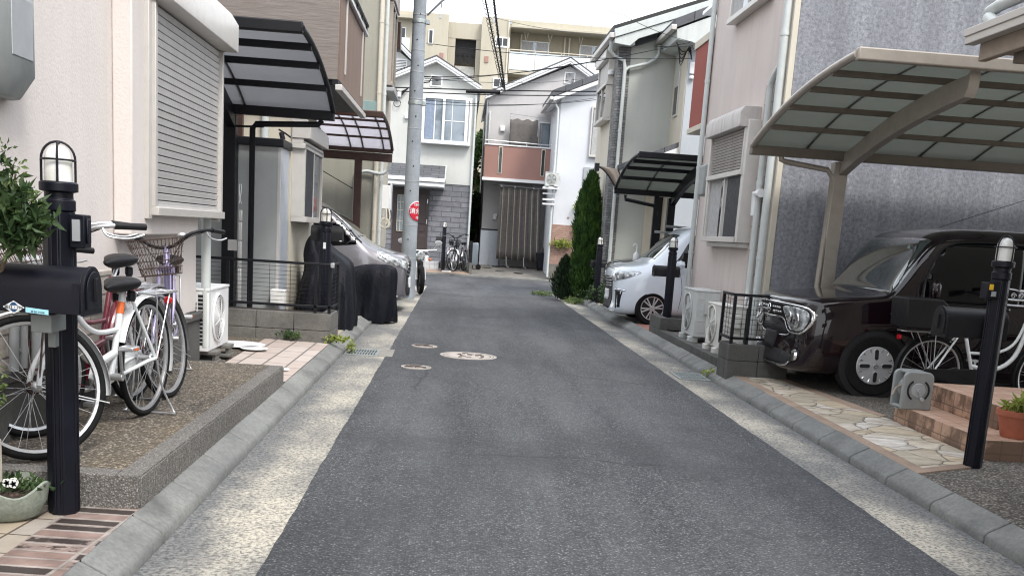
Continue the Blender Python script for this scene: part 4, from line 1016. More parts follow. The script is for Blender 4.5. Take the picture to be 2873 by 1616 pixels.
# storage shed
t = T('storage_shed', 'tall grey storage shed with a black cap behind the mesh fence', 'shed', (-2.7, 12.1, .1))
for i, (a, b, mm) in enumerate(((-3.35, -2.56, 'shed'), (-2.55, -2.075, 'shed'))):
    m = MB(); m.box(a, b, 11.80, 11.83, .36, 2.2); m.build('front_panel', mm, t, bevel=.003)
m = MB(); m.box(-2.105, -2.07, 11.795, 11.835, .33, 2.2); m.build('corner_trim', 'aluslat', t, bevel=.003)
m = MB(); m.box(-3.34, -2.082, 11.832, 12.34, .33, 2.2); m.build('body', 'shed', t, bevel=.003)
m = MB(); m.box(-2.08, -2.066, 11.84, 12.34, .33, 2.2); m.build('side_panel', 'shedl', t, bevel=.003)
m = MB(); m.box(-3.4, -2.04, 11.76, 12.37, 2.2, 2.29); m.build('cap', 'black', t, bevel=.006)
m = MB(); m.box(-3.36, -2.06, 11.80, 12.35, .1, .33); m.build('plinth', 'lot', t)
m = MB(); m.tube([(-2.09, 12.0, 2.30), (-2.11, 12.0, 2.38)], .03, 8); m.tube([(-2.14, 12.0, 2.41), (-2.06, 12.0, 2.37), (-2.0, 12.0, 2.33)], .011, 6); tag(m.build('hand_tool', 'black', smooth=True), 'small black clamp or valve lying on the cap of the grey shed', 'tool')
m = MB(); m.box(-2.13, -1.97, 11.62, 11.78, .42, .60); tag(m.build('storage_box', 'petal', bevel=.006), 'small pinkish white box behind the mesh fence', 'box')

# ------------------------------------------------------------------ second house on the left
h = T('house', 'cream house with a brown balcony and a half open shutter window, second on the left', 'house', (-5, 13.5, .1), 0, 'two storey houses along the street')
m = MB(); m.box(-9, -2.05, 12.4, 14.35, .05, 7.5); m.build('wall', 'cream', h, bevel=.01)
m = MB(); m.box(-3.6, -2.62, 12.3, 12.396, 2.3, 3.4)
lv = m.build('louvre_window', 'brown', h, bevel=.004)
m = MB()
for k in range(5): m.box(-3.5 + k * .17, -3.42 + k * .17, 12.285, 12.3, 2.4, 3.3)
m.build('louvre', 'black', lv)
downpipe(h, [(-2.36, 12.35, 7), (-2.36, 12.35, 2.3)], .045)
f = window(h, (-2.05, 13.2, 1.40), (0, 1, 0), (1, 0, 0), 1.55, .93, 'alu', 'glassd', proud=.16, curtain=None, screen=(-.70, -.02))
shutter(h, (-2.05, 13.2, 2.30), (0, 1, 0), (1, 0, 0), 1.55, .06, 1, hood=.22, proud=.14, hd=.08)
m = MB(); m.box(-9, -1.5, 12.1, 14.98, 3.02, 4.02); m.box(-9, -2.1, 12.1, 12.39, 4.02, 7.5); b = m.build('balcony', 'siding', h, bevel=.006)
m = MB(); m.box(-1.5, -1.485, 12.12, 14.99, 3.02, 4.0)
pn = m.build('front_panel', 'brownpanel', b)
m = MB()
for y in (12.62, 14.55): m.box(-1.485, -1.465, y - .02, y + .02, 3.15, 4.0)
m.build('panel_strip', 'alu', b, bevel=.003)
m = MB(); m.box(-1.62, -1.44, 12.08, 15.02, 4.02, 4.06); m.build('coping', 'silver', b, bevel=.004)
m = MB(); m.tube([(-1.5, 12.1, 4.24), (-1.5, 15.4, 4.24)], .028, 8)
for k in range(5): m.tube([(-1.5, 12.5 + k * .68, 4.06), (-1.5, 12.6 + k * .68, 4.24)], .016, 6)
m.build('handrail', 'black', b, smooth=True)
m = MB(); m.box(-4, -1.56, 12.16, 14.9, 2.96, 3.02); m.box(-1.56, -1.49, 12.1, 15.0, 2.965, 3.02); m.build('soffit', 'black', b)
m = MB(); m.box(-1.52, -1.44, 12.06, 15.0, 2.90, 2.965); m.tube([(-2.1, 12.2, 2.93), (-1.62, 12.1, 2.99)], .03, 8); m.build('eaves_gutter', 'alu', b, bevel=.006)
# ------------------------------------------------------------------ third house on the left and its carport
h = T('house', 'olive grey plastered house with cream street front behind the parked van, third on the left', 'house', (-5, 20, .1), 0, 'two storey houses along the street')
m = MB(); m.box(-10, -1.55, 18.92, 21.5, .0, 7.6); m.build('wall', 'cream', h, bevel=.01)
m = MB(); m.box(-10, -1.60, 18.89, 18.917, .0, 7.5); m.build('side_wall', 'olive', h)
m = MB(); m.box(-2.6, -1.56, 18.84, 18.888, 3.36, 3.60); m.build('ledge', 'teal', h, bevel=.004)
downpipe(h, [(-1.585, 18.83, 7.4), (-1.585, 18.83, .1)], .035, 'cream')
downpipe(h, [(-1.50, 18.98, 7.4), (-1.50, 18.98, .1)], .035, 'pipe')
f = window(h, (-1.55, 20.1, 4.0), (0, 1, 0), (1, 0, 0), 1.3, 1.45, 'bronze', 'glassd', proud=.12)
m = MB(); m.box(-1.55, -1.36, 19.35, 20.85, 3.86, 3.93); m.build('window_ledge', 'pipeg', h, bevel=.01)
m = MB(); m.box(-1.55, -1.40, 19.45, 20.8, 5.47, 5.85); m.build('shutter_box', 'pink', h, bevel=.01)
m = MB(); m.box(-2.2, -1.15, 18.7, 21.9, 6.28, 6.4); m.box(-1.15, -1.07, 18.7, 21.9, 6.22, 6.42); m.build('eaves', 'pipeg', h, bevel=.01)
m = MB(); m.box(-1.54, -1.42, 21.52, 21.95, 4.98, 5.5); m.build('brown_balcony', 'brown', h, bevel=.01)
m = MB(); m.box(-1.545, -1.36, 19.5, 19.9, 1.72, 2.16); m.box(-1.36, -1.34, 19.52, 19.88, 1.70, 2.2); q = m.build('fuse_box', 'white', h, bevel=.01)
m = MB()
for k in range(4): m.tube([(-1.45 + .09 * math.cos(a) + .01 * k, 19.45, 1.45 + .09 * math.sin(a)) for a in [i * .45 for i in range(15)]], .011, 5)
for k in range(2): m.tube(catmull([(-1.42 + k * .05, 19.5, 1.72), (-1.40 + k * .06, 19.45, 1.55), (-1.42, 19.45, 1.42)], 4), .014, 6)
m.build('cable_coil', 'cream', h, smooth=True, ang=80)
m = MB(); m.tube(catmull([(-1.5, 18.8, .1), (-1.98, 18.8, .1)] if 0 else [(-1.95, 18.82, .1), (-1.95, 18.82, 2.15), (-1.9, 18.82, 2.3), (-1.75, 18.82, 2.36), (-1.5, 18.8, 2.33), (-1.38, 18.8, 2.4), (-1.33, 18.75, 2.55)], 5), .03, 8); m.build('vent_pipe', 'pipe', h, smooth=True)
t = carport('brown framed carport with lilac ribbed panels above the parked van', -4.4, -1.27, (18.35, 2.73), (15.95, 3.07), .10, [-1.42, -1.78, -2.0, -2.44, -2.64, -3.2, -3.8], 4, 'brown', 'brown', 'polyp', barw=.035, gut=.06)
m = MB(); m.box(-4.4, -1.27, 18.36, 18.46, 2.52, 2.66); m.build('crossbeam', 'brown', t, bevel=.005)
m = MB(); m.box(-1.93, -1.80, 18.36, 18.47, .05, 2.52); m.build('post', 'brown', t, bevel=.005)
m = MB(); m.tube([(-2.9, 18.3, 2.5), (-1.95, 18.4, 2.02)], .008, 5); m.build('brace_wire', 'black', t)

# ------------------------------------------------------------------ covered motorcycles
def cover(label, base, secs, seg=28, rz=0., fold=.02, seed=3):
    """draped cloth: stack of outline rings from the hem up; secs = [(z, [(x, y) half sizes], centre offset)]"""
    random.seed(seed)
    m = MB(Matrix.Translation(base) @ Matrix.Rotation(rz, 4, 'Z')); rows = []
    ph = [random.uniform(0, 6) for _ in range(4)]
    for i, (z, hx, hy, ox, oy) in enumerate(secs):
        row = []; g = 1 - i / (len(secs) - 1)
        for k in range(seg * 3):
            a = 2 * PI * k / (seg * 3); c, s = math.cos(a), math.sin(a)
            e = 2.6; rr = (abs(c) ** e + abs(s) ** e) ** (-1 / e)
            w = 1 + (fold * g * 1.6 + .008) * (.6 * math.sin(a * 9 + ph[0] + i * .12) * (1 + math.sin(a + ph[3])) + .5 * math.sin(a * 16 + ph[1] - i * .1) * max(0, math.sin(a * 2 + ph[0])) + .9 * math.sin(a * 3 + ph[2] + i * .25) + .5 * math.sin(a * 5 + i * .3))
            w += (.17 * g + .03) * mnoise.noise(V((c * 2.2, s * 2.2, z * 1.3 + seed))) + (.10 * g + .015) * mnoise.noise(V((c * 7 + seed, s * 7, z * 2.0 + c * 2)))
            row.append((ox + hx * c * rr * w, oy + hy * s * rr * w, z + (.012 * math.sin(a * 5 + ph[3]) if i == 0 else .008 * math.sin(a * 7 + i))))
        rows.append(row + [row[0]])
    m.grid(rows); m.face(rows[-1][:-1]); return tag(m.build('covered_motorcycle', 'cloth', smooth=True, ang=75, subs=1), label, 'motorcycle', 'motorcycles under black covers')
cover('smaller black cloth cover over a motorcycle nearest the road', (-1.25, 14.78, .02), [(.0, .40, .31, -.06, 0), (.06, .42, .31, -.06, 0), (.16, .42, .30, -.05, 0), (.30, .41, .28, -.04, 0), (.42, .40, .26, -.03, 0), (.54, .40, .25, -.02, 0), (.64, .38, .23, 0, 0), (.72, .35, .21, .03, 0), (.775, .29, .17, .08, 0), (.81, .2, .10, .12, 0), (.825, .08, .04, .14, 0)], fold=.035, rz=R(-6))
cover('taller black cloth cover over a motorcycle behind the lamp post', (-1.66, 13.15, .10), [(.0, .93, .36, 0, 0), (.15, .94, .37, 0, 0), (.35, .90, .36, 0, 0), (.50, .84, .34, .0, .0), (.62, .74, .32, -.03, -.01), (.72, .60, .31, -.08, -.02), (.80, .46, .31, -.12, -.01), (.87, .34, .28, -.15, .03), (.94, .24, .21, -.18, .09), (1.04, .17, .15, -.2, .13), (1.12, .12, .10, -.2, .14), (1.15, .05, .04, -.2, .14)], fold=.016, seed=9, rz=R(92))
m = MB(); m.beam((-.92, 14.6, .12), (-.915, 14.585, .19), .012, .004); tag(m.build('cover_tag', 'white'), 'tiny white strap hanging from the smaller black cover', 'strap')

# ------------------------------------------------------------------ cars
def loft_car(par, st, mat, W, wheels, seg=None):
    """st: (x, bow, zb, w, zs, wr, zr, crown); x runs back from the nose"""
    bm = bmesh.new(); rings = []
    for x, bow, zb, w, zs, wr, zr, cr in st:
        half = [(0, zb), (w * .55, zb), (w * .86, zb + .01), (w * .965, zb + .07), (w * .995, zb + (zs - zb) * .3), (w, zb + (zs - zb) * .58), (w * .992, zb + (zs - zb) * .84), (w * .965 if zr - zs > .25 else w * .97, zs), 
                (wr + (w - wr) * .42, zs + (zr - zs) * .42), (wr + (w - wr) * .10, zs + (zr - zs) * .82), (wr * .9, zr - .0 + cr * .0), (wr * .6, zr + cr * .6), (wr * .3, zr + cr * .9), (0, zr + cr)]
        ring = half + [(-y, z) for y, z in half[1:-1]][::-1]
        rings.append([bm.verts.new((x + bow * (abs(y) / W * 2) ** BOWP, y, z)) for y, z in ring])
    n = len(rings[0])
    for A, B in zip(rings, rings[1:]):
        for k in range(n): bm.faces.new([A[k], A[(k + 1) % n], B[(k + 1) % n], B[k]])
    bm.faces.new(rings[0][::-1]); bm.faces.new(rings[-1])
    bmesh.ops.recalc_face_normals(bm, faces=bm.faces)
    me = bpy.data.meshes.new('body'); bm.to_mesh(me); bm.free()
    o = bpy.data.objects.new('body', me); link(o); md = o.modifiers.new('s', 'SUBSURF'); md.levels = md.render_levels = 2
    cut = MB()
    for x, z, r in wheels:
        for s in (-1, 1): cut.lathe([(r, -.16), (r, .16)], (x, s * W / 2, z), 'y', 48)
    c = cut.build('cutter', 'dark', merge=False); b = o.modifiers.new('b', 'BOOLEAN'); b.object = c; b.operation = 'DIFFERENCE'; b.solver = 'EXACT'
    bpy.context.view_layer.update(); dg = bpy.context.evaluated_depsgraph_get()
    # smooth closed body used for laying trim on, before the arches are cut
    b.show_viewport = False; bpy.context.view_layer.update(); dg = bpy.context.evaluated_depsgraph_get()
    bmt = bmesh.new(); bmt.from_object(o, dg); bvh = BVHTree.FromBMesh(bmt); bmt.free()
    b.show_viewport = True; bpy.context.view_layer.update(); dg = bpy.context.evaluated_depsgraph_get()
    me2 = bpy.data.meshes.new_from_object(o.evaluated_get(dg)); bpy.data.objects.remove(o); bpy.data.objects.remove(c)
    me2.materials.clear(); me2.materials.append(MT[mat]); me2.polygons.foreach_set('use_smooth', [True] * len(me2.polygons)); me2.polygons.foreach_set('material_index', [0] * len(me2.polygons)); me2.set_sharp_from_angle(angle=R(42))
    body = bpy.data.objects.new('body', me2); link(body); body.parent = par; WM[body] = Matrix.Identity(4)
    m = MB()
    for x, z, r in wheels:
        for s in (-1, 1): m.lathe([(r - .004, s * (W / 2 - .17)), (r - .004, s * (W / 2 - .02))], (x, 0, z), 'y', 40)
    m.build('wheel_arch_liner', 'dark', par, merge=False)
    return body, bvh
BOWP = 3.2
def patch(bvh, out, mode, off, res, par, name, mat, th=.008, org=None, dr=None):
    """lay a shape on the body. mode 'x': outline (y,z) seen from the front; 's+'/'s-': (x,z) from a side; 't': (x,y) from above"""
    bm = bmesh.new(); bm.faces.new([bm.verts.new((a, b, 0)) for a, b in out])
    lo = [min(p[i] for p in out) for i in (0, 1)]; hi = [max(p[i] for p in out) for i in (0, 1)]
    for i in (0, 1):
        k = math.ceil(lo[i] / res); 
        while k * res < hi[i]:
            co = [0, 0, 0]; no = [0, 0, 0]; co[i] = k * res; no[i] = 1
            bmesh.ops.bisect_plane(bm, geom=bm.verts[:] + bm.edges[:] + bm.faces[:], plane_co=co, plane_no=no); k += 1
    for v in bm.verts:
        a, b = v.co.x, v.co.y
        if mode == 'x': o, d = V((-2, a, b)), V((1, 0, 0))
        elif mode == 's+': o, d = V((a, 3, b)), V((0, -1, 0))
        elif mode == 's-': o, d = V((a, -3, b)), V((0, 1, 0))
        elif mode == 'w': d = V((1, 0, -.75)).normalized(); o = V((0, a, b)) - d * 3
        else: o, d = V((a, b, 4)), V((0, 0, -1))
        hit, nn, _, _ = bvh.ray_cast(o, d)
        if hit is None: 
            hit, nn, _, _ = bvh.find_nearest(o + d * (3 if mode != 'x' else 2.3))
        v.co = hit - d * off
    me = bpy.data.meshes.new(name); bm.to_mesh(me); bm.free(); me.materials.append(MT[mat]); me.polygons.foreach_set('use_smooth', [True] * len(me.polygons))
    ob = bpy.data.objects.new(name, me); link(ob); ob.parent = par; WM[ob] = Matrix.Identity(4)
    # faces must look outward for the thickness to go inward
    d0 = {'x': V((-1, 0, 0)), 's+': V((0, 1, 0)), 's-': V((0, -1, 0)), 't': Z_, 'w': V((-1, 0, .75))}[mode]
    if sum((p.normal.dot(d0) for p in me.polygons)) < 0: me.flip_normals()
    md = ob.modifiers.new('solid', 'SOLIDIFY'); md.thickness = th + off; md.offset = -1; return ob
def rrect(cx, cz, w, h, r=.02, n=4):
    p = []
    for sx, sz, a0 in ((1, 1, 0), (-1, 1, 90), (-1, -1, 180), (1, -1, 270)):
        for k in range(n + 1): a = R(a0 + 90 * k / n); p.append((cx + sx * (w / 2 - r) + r * math.cos(a), cz + sz * (h / 2 - r) + r * math.sin(a)))
    return p
def curve2(pts, n=5): return [(p.x, p.y) for p in catmull([(a, b, 0) for a, b in pts], n, True)]
def loopline(pts, w):
    """thin closed band following a 2-D outline, as a list of quads"""
    P = [V((a, b)) for a, b in pts]; N = len(P); q = []
    nr = []
    for i in range(N):
        d = (P[(i + 1) % N] - P[i - 1]).normalized(); nr.append(V((-d.y, d.x)) * w / 2)
    for i in range(N): j = (i + 1) % N; q.append([tuple(P[i] - nr[i]), tuple(P[j] - nr[j]), tuple(P[j] + nr[j]), tuple(P[i] + nr[i])])
    return q
def seam(bvh, pts, w, mode, par, name='door_gap', mat='dark', off=.0012, closed=False, n=6):
    P = catmull([(a, b, 0) for a, b in pts], n, closed); m = MB(); side = []
    N = len(P)
    for i in range(N):
        a, b = (P[i - 1] if (closed or i) else P[0]), (P[(i + 1) % N] if (closed or i < N - 1) else P[-1]); d = (b - a).normalized(); nn = V((-d.y, d.x, 0)) * w / 2; row = []
        for q in (P[i] - nn, P[i] + nn):
            if mode == 'x': o, dd = V((-2, q.x, q.y)), V((1, 0, 0))
            elif mode == 't': o, dd = V((q.x, q.y, 4)), V((0, 0, -1))
            else: s = 1 if mode == 's+' else -1; o, dd = V((q.x, 3 * s, q.y)), V((0, -s, 0))
            hit = bvh.ray_cast(o, dd)[0]
            row.append((hit or V((q.x, .8, q.y))) - dd * off)
        side.append(row)
    if closed: side.append(side[0])
    m.grid(side); return m.build(name, mat, par, smooth=True, solid=.003)
def car_wheel(par, x, y, z, r, rr, s, style, rimmat='silver', w=.17):
    """s = side (+1/-1) the outer face looks to"""
    m = MB(); yo = s * w / 2
    pf = [(rr, -w / 2), (r - .03, -w / 2 - .004), (r - .008, -w / 2 + .02), (r, -w / 2 + .045), (r, w / 2 - .045), (r - .008, w / 2 - .02), (r - .03, w / 2 + .004), (rr, w / 2), (rr - .01, w / 2 - .01), (rr - .01, -w / 2 + .01), (rr, -w / 2)]
    m.lathe(pf, (x, y, z), 'y', 56, cap=False); t = m.build('wheel', 'rubber', par, smooth=True, ang=50)
    def P(a, q, d): return (x + q * math.cos(a), y + s * d, z + q * math.sin(a))
    o = w / 2
    m = MB()
    if style == 'cap':   # dished wheel cover with four slots
        pf = [(rr * 1.0, s * (o + .002)), (rr * .96, s * (o + .012)), (rr * .86, s * (o + .010)), (rr * .3, s * (o + .024)), (rr * .18, s * (o + .024)), (.001, s * (o + .026))]
        m.lathe(pf, (x, y, z), 'y', 56); m.build('wheel_cover', 'cap', t, smooth=True, ang=50)
        m = MB(); mr = MB(); mk = MB()
        for k in range(4):
            a = PI / 2 * k + .04; d = V((math.cos(a), 0, math.sin(a))); e = V((-math.sin(a), 0, math.cos(a))); c0 = V((x, y, z))
            def slot(hw, q0, q1, d0): 
                out = []
                for i in range(17):
                    b = PI * i / 16 - PI / 2; out.append(c0 + d * (q1 + hw * math.cos(b)) + e * hw * math.sin(b))
                for i in range(17):
                    b = PI * i / 16 + PI / 2; out.append(c0 + d * (q0 + hw * math.cos(b)) + e * hw * math.sin(b))
                return [V((p.x, y + s * (o + d0 - .014 * ((p - c0).length / rr)), p.z)) for p in out]
            mr.prism(slot(.027, rr * .42, rr * .76, .024), (0, s * .008, 0)); m.prism(slot(.018, rr * .42, rr * .76, .0335), (0, s * .0015, 0))
            for j in (-.42, 0, .42):
                b = a + PI / 4 + j; mk.tube([P(b, rr * (.72 if j else .8), o + .012), P(b, rr * (.90 if j else .93), o + .012)], [.003, .009], 8)
        mr.build('slot_rim', 'cap', t, smooth=True, bevel=.002); m.build('slot', 'dark', t); mk.build('raised_drop', 'chrome', t, smooth=True)
        m = MB(); m.lathe([(.028, s * (o + .026)), (.026, s * (o + .031)), (.001, s * (o + .032))], (x, y, z), 'y', 24); c = m.build('hub_badge', 'silver', t, smooth=True)
        m = MB(); m.torus((x, y + s * (o + .0325), z), .018, .0022, 'y', 24, 6); m.box(x - .024, x + .024, y + s * (o + .032) - .0015, y + s * (o + .032) + .0015, z - .004, z + .004); m.build('badge_mark', 'chrome', c, smooth=True)
    else:
        m.lathe([(rr, s * (o - .005)), (rr * .97, s * (o + .004)), (rr * .92, s * (o - .002)), (rr * .9, s * (o - .03))], (x, y, z), 'y', 56, cap=False); m.build('rim', rimmat, t, smooth=True)
        m = MB(); m.lathe([(rr * .9, s * (o - .06)), (.001, s * (o - .06))], (x, y, z), 'y', 40); m.build('brake_disc', 'dark', t)
        m = MB()
        for k in range(6):
            for j in (-.17, .17):
                a = 2 * PI * k / 6 + .2; m.beam(P(a + j * .2, rr * .12, o - .012), P(a + j, rr * .93, o - .012), .022, .022, Y_)
        m.lathe([(rr * .24, s * (o - .02)), (rr * .22, s * (o + .004)), (.001, s * (o + .006))], (x, y, z), 'y', 24)
        m.build('spokes', rimmat, t, bevel=.003)
    return t

# --- the maroon box car on the right
W = 1.69
c = T('car', 'glossy black cherry box shaped compact car parked on the right under the big carport', 'car')
st = [(0.0, .20, .27, .66, .58, .58, .76, .003), (.004, .19, .19, .76, .62, .70, .83, .006), (.04, .18, .17, .79, .68, .75, .87, .010), (.14, .15, .16, .82, .78, .78, .895, .014), (.5, .08, .16, .840, .85, .79, .925, .020),
      (.80, .02, .17, .845, .89, .80, .955, .024), (.90, 0, .17, .845, .90, .80, .98, .026), (1.03, 0, .17, .845, .92, .80, 1.22, .02), (1.17, 0, .17, .845, .94, .79, 1.47, .015), (1.30, 0, .17, .845, .975, .785, 1.575, .02), (1.5, 0, .17, .845, .975, .78, 1.61, .025), (1.9, 0, .17, .845, .975, .78, 1.625, .03), (2.9, 0, .17, .845, .975, .78, 1.62, .03), (3.6, 0, .18, .83, .97, .73, 1.58, .03), (3.84, 0, .25, .78, .95, .66, 1.45, .02), (3.89, 0, .32, .7, .9, .5, 1.2, .01)]
body, bv = loft_car(c, st, 'p_maroon', W, [(.80, .30, .345), (3.30, .30, .345)])
WS = [(-.75, .985), (.75, .985), (.785, 1.01), (.755, 1.45), (.70, 1.50), (-.70, 1.50), (-.755, 1.45), (-.785, 1.01)]
def wproj(pts):  # convert (y, z on body) outline into the 'w' ray parametrisation
    out = []
    for y, z in pts:
        lo = hi = None; best = None
        for k in range(200):
            x = .7 + k * .004; b = z + .75 * x - 0
            d = V((1, 0, -.75)).normalized(); o = V((0, y, b)) - d * 3; hit = bv_cur.ray_cast(o, d)[0]
            if hit and (best is None or abs(hit.z - z) < best[0]): best = (abs(hit.z - z), b)
        out.append((y, best[1]))
    return out
bv_cur = bv
ws = patch(bv, wproj(WS), 'w', .003, .07, c, 'windscreen', 'glassw')
for s, md in ((-1, 's-'), (1, 's+')):
    fw = curve2([(1.17, 1.0), (1.21, 1.20), (1.32, 1.42), (1.55, 1.50), (2.1, 1.50), (2.14, 1.4), (2.14, .98), (2.05, .93), (1.26, .925)], 4)
    patch(bv, fw, md, .003, .08, c, 'side_window', 'tint')
    patch(bv, curve2([(2.24, 1.03), (2.24, 1.4), (2.3, 1.46), (2.8, 1.46), (3.0, 1.4), (3.02, 1.05), (2.95, .96), (2.3, .96)], 4), md, .003, .08, c, 'side_window', 'tint')
    seam(bv, fw[::2], .014, md, c, 'window_trim', 'plasticb', .006, True, 2)
    seam(bv, [(1.15, .25), (1.16, .6), (1.11, .95), (1.18, 1.3), (1.34, 1.52)], .008, md, c)
    seam(bv, [(2.19, .25), (2.19, .8), (2.19, 1.5)], .008, md, c)
    patch(bv, rrect(.93, .80, .085, .036, .017), md, .006, .03, c, 'side_indicator', 'lens')
    m = MB(); y0 = s * .85; 
    pts = []
    m.lathe([(.001, -.02), (.05, 0), (.06, .05), (.058, .11), (.03, .15), (.001, .16)], (1.24, s * .93, .98), seg=20, sx=.8, sy=1.0); m.build('door_mirror', 'p_maroon', c, smooth=True)
    patch(bv, rrect(1.95, .90, .16, .035, .015), md, .014, .04, c, 'door_handle', 'p_maroon')
seam(bv, [(.25, -.70), (.5, -.74), (.85, -.78), (.93, -.70)], .007, 't', c, 'bonnet_gap'); 
seam(bv, [(-.70, .83), (-.5, .838), (0, .845), (.5, .838), (.70, .83)], .010, 'x', c, 'bonnet_gap')
# face: chrome bounded band with lamps and grille
band = curve2([(-.775, .70), (-.755, .77), (-.68, .80), (-.4, .81), (0, .815), (.4, .81), (.68, .80), (.755, .77), (.775, .70), (.75, .60), (.66, .545), (.44, .54), (.36, .60), (.29, .665), (0, .665), (-.29, .665), (-.36, .60), (-.44, .54), (-.66, .545), (-.75, .60)], 4)
patch(bv, band, 'x', .004, .05, c, 'grille_band', 'plasticb'); seam(bv, [p for p in band[::2]], .020, 'x', c, 'chrome_surround', 'chrome', .014, True, 2)
for s in (-1, 1):
    hl = curve2([(s * .36, .72), (s * .37, .78), (s * .52, .79), (s * .68, .78), (s * .745, .745), (s * .75, .67), (s * .71, .59), (s * .60, .562), (s * .47, .565), (s * .39, .64)], 4)
    L = patch(bv, hl, 'x', .012, .04, c, 'headlight', 'lens')
    for cy, cz, rr in ((.46, .69, .06), (.61, .665, .075)):
        hit = bv.ray_cast(V((-2, s * cy, cz)), X_)[0]; m = MB(); m.lathe([(rr, 0), (rr * .9, -.010), (rr * .5, -.002), (.001, .0)], hit - X_ * .016, 'x', 24); m.build('reflector_bowl', 'chrome', L, smooth=True)
    hit = bv.ray_cast(V((-2, s * .60, .33)), X_)[0]; m = MB(); m.lathe([(.06, .01), (.055, -.012), (.04, -.016)], hit, 'x', 24); m.lathe([(.04, -.014), (.001, -.008)], hit, 'x', 24); m.build('fog_lamp', 'chrome', c, smooth=True)
    for k in range(2):
        for j in range(4):
            patch(bv, rrect(s * (.09 + .055 * j + .01 * k), .76 - .042 * k, .040, .018, .006), 'x', .012, .03, c, 'grille_slot', 'chrome')
hit = bv.ray_cast(V((-2, 0, .74)), X_)[0]; m = MB(); m.torus(hit - X_ * .02, .042, .007, 'x', 28, 8); m.box(hit.x - .03, hit.x - .018, -.055, .055, .73, .75); m.build('badge', 'chrome', c, smooth=True)
patch(bv, curve2([(-.40, .565), (0, .58), (.40, .565), (.46, .53), (.36, .505), (0, .50), (-.36, .505), (-.46, .53)], 4), 'x', .003, .05, c, 'upper_intake', 'dark')
seam(bv, [(-.46, .54), (-.36, .50), (0, .492), (.36, .50), (.46, .54)], .012, 'x', c, 'intake_trim', 'chrome', .01)
patch(bv, curve2([(-.50, .34), (0, .36), (.50, .34), (.55, .27), (.45, .225), (0, .22), (-.45, .225), (-.55, .27)], 4), 'x', .003, .05, c, 'lower_intake', 'dark')
seam(bv, [(-.56, .26), (-.45, .215), (0, .208), (.45, .215), (.56, .26)], .014, 'x', c, 'lower_trim', 'chrome', .01)
patch(bv, rrect(.0, .44, .33, .165, .01), 'x', .025, .05, c, 'number_plate', 'blackmat')
m = MB()
for y in (-.45, .1): m.tube([(.90, y, 1.005), (.94, y + .2, 1.03), (.96, y + .52, 1.05)], .008, 6)
m.build('wiper', 'plasticb', c, smooth=True)
m = MB(); m.tube([(1.5, -.3, 1.64), (2.3, -.33, 1.95)], .003, 5); m.build('aerial', 'black', c)
for x in (.80, 3.30):
    for s in (-1, 1): car_wheel(c, x, s * (W / 2 - .095), .30, .305, .182, s, 'cap')
m = MB(); hit = bv.ray_cast(V((-2, -.48, 1.42)), X_)[0]
m.lathe([(.03, 0), (.03, -.002)], hit - X_ * .008, 'x', 18); m.build('round_sticker', 'teal', c)
place(c, (3.19, 9.99, .104))

# --- the white tall wagon, and the dark car behind it
def small_car(label, paintm, W, L, hood, rooff, wx, wz, rr, style, cowl=.72, front='white', ground_r=.28):
    c = T('car', label, 'car')
    st = [(0.0, .16, .24, W * .36, .5, W * .28, hood - .24, .005), (.004, .15, .17, W * .41, .55, W * .36, hood - .10, .01), (.05, .13, .15, W * .44, .62, W * .39, hood - .03, .015), (.2, .10, .14, W * .475, .72, W * .41, hood + .01, .02), (cowl * .7, .03, .15, W * .495, .84, W * .41, hood + .05, .03),
          (cowl, 0, .16, W * .5, .90, W * .42, hood + .10, .03), (cowl + .18, 0, .16, W * .5, .93, W * .42, hood + .30, .03), (cowl + .48, 0, .16, W * .5, .95, W * .40, rooff - .12, .03), (cowl + .66, 0, .16, W * .5, .95, W * .395, rooff - .03, .03), (cowl + 1.2, 0, .16, W * .5, .96, W * .40, rooff, .03), (L - .5, 0, .16, W * .5, .96, W * .40, rooff, .02), (L - .08, 0, .2, W * .47, .94, W * .36, rooff - .15, .01), (L, 0, .3, W * .42, .9, W * .3, 1.1, .01)]
    body, bv = loft_car(c, st, paintm, W, [(wx, wz, rr + .055), (L - .62, wz, rr + .055)])
    return c, bv
def dress(c, bv, W, L, hood, rooff, wx, cowl, plate='stickw'):
    global bv_cur; bv_cur = bv; h = W / 2
    patch(bv, wproj([(-h * .74, hood + .13), (h * .74, hood + .13), (h * .66, rooff - .17), (-h * .66, rooff - .17)]), 'w', .003, .08, c, 'windscreen', 'glassw')
    for s, md in ((-1, 's-'), (1, 's+')):
        patch(bv, curve2([(cowl + .30, hood + .09), (cowl + .42, hood + .2), (cowl + .66, rooff - .17), (cowl + .95, rooff - .12), (cowl + 1.15, rooff - .12), (cowl + 1.15, hood + .06), (cowl + .6, hood + .05)], 4), md, .003, .08, c, 'side_window', 'tint')
        patch(bv, [(cowl + 1.24, hood + .06), (cowl + 2.0, hood + .06), (cowl + 2.0, rooff - .12), (cowl + 1.24, rooff - .12)], md, .003, .08, c, 'side_window', 'tint')
        seam(bv, [(wx + .42, .22), (wx + .46, .6), (wx + .40, hood), (cowl + .40, hood + .15)], .007, md, c)
        m = MB(); m.lathe([(.001, 0), (.08, .02), (.1, .07), (.08, .12), (.001, .14)], (cowl + .42, s * (h + .09), hood + .03), seg=18, sx=.75, sy=1.1); m.build('door_mirror', c['_p'], c, smooth=True)
        m = MB()
    seam(bv, [(-h * .8, hood - .06), (0, hood - .03), (h * .8, hood - .06)], .007, 'x', c, 'bonnet_gap')
c, bv = small_car('white tall wagon with chrome grille parked nose out under the right carport', 'p_white', 1.67, 3.7, .92, 1.66, .66, .285, .19, 'alloy', .62)
c['_p'] = 'p_white'; dress(c, bv, 1.67, 3.7, .92, 1.66, .66, .62)
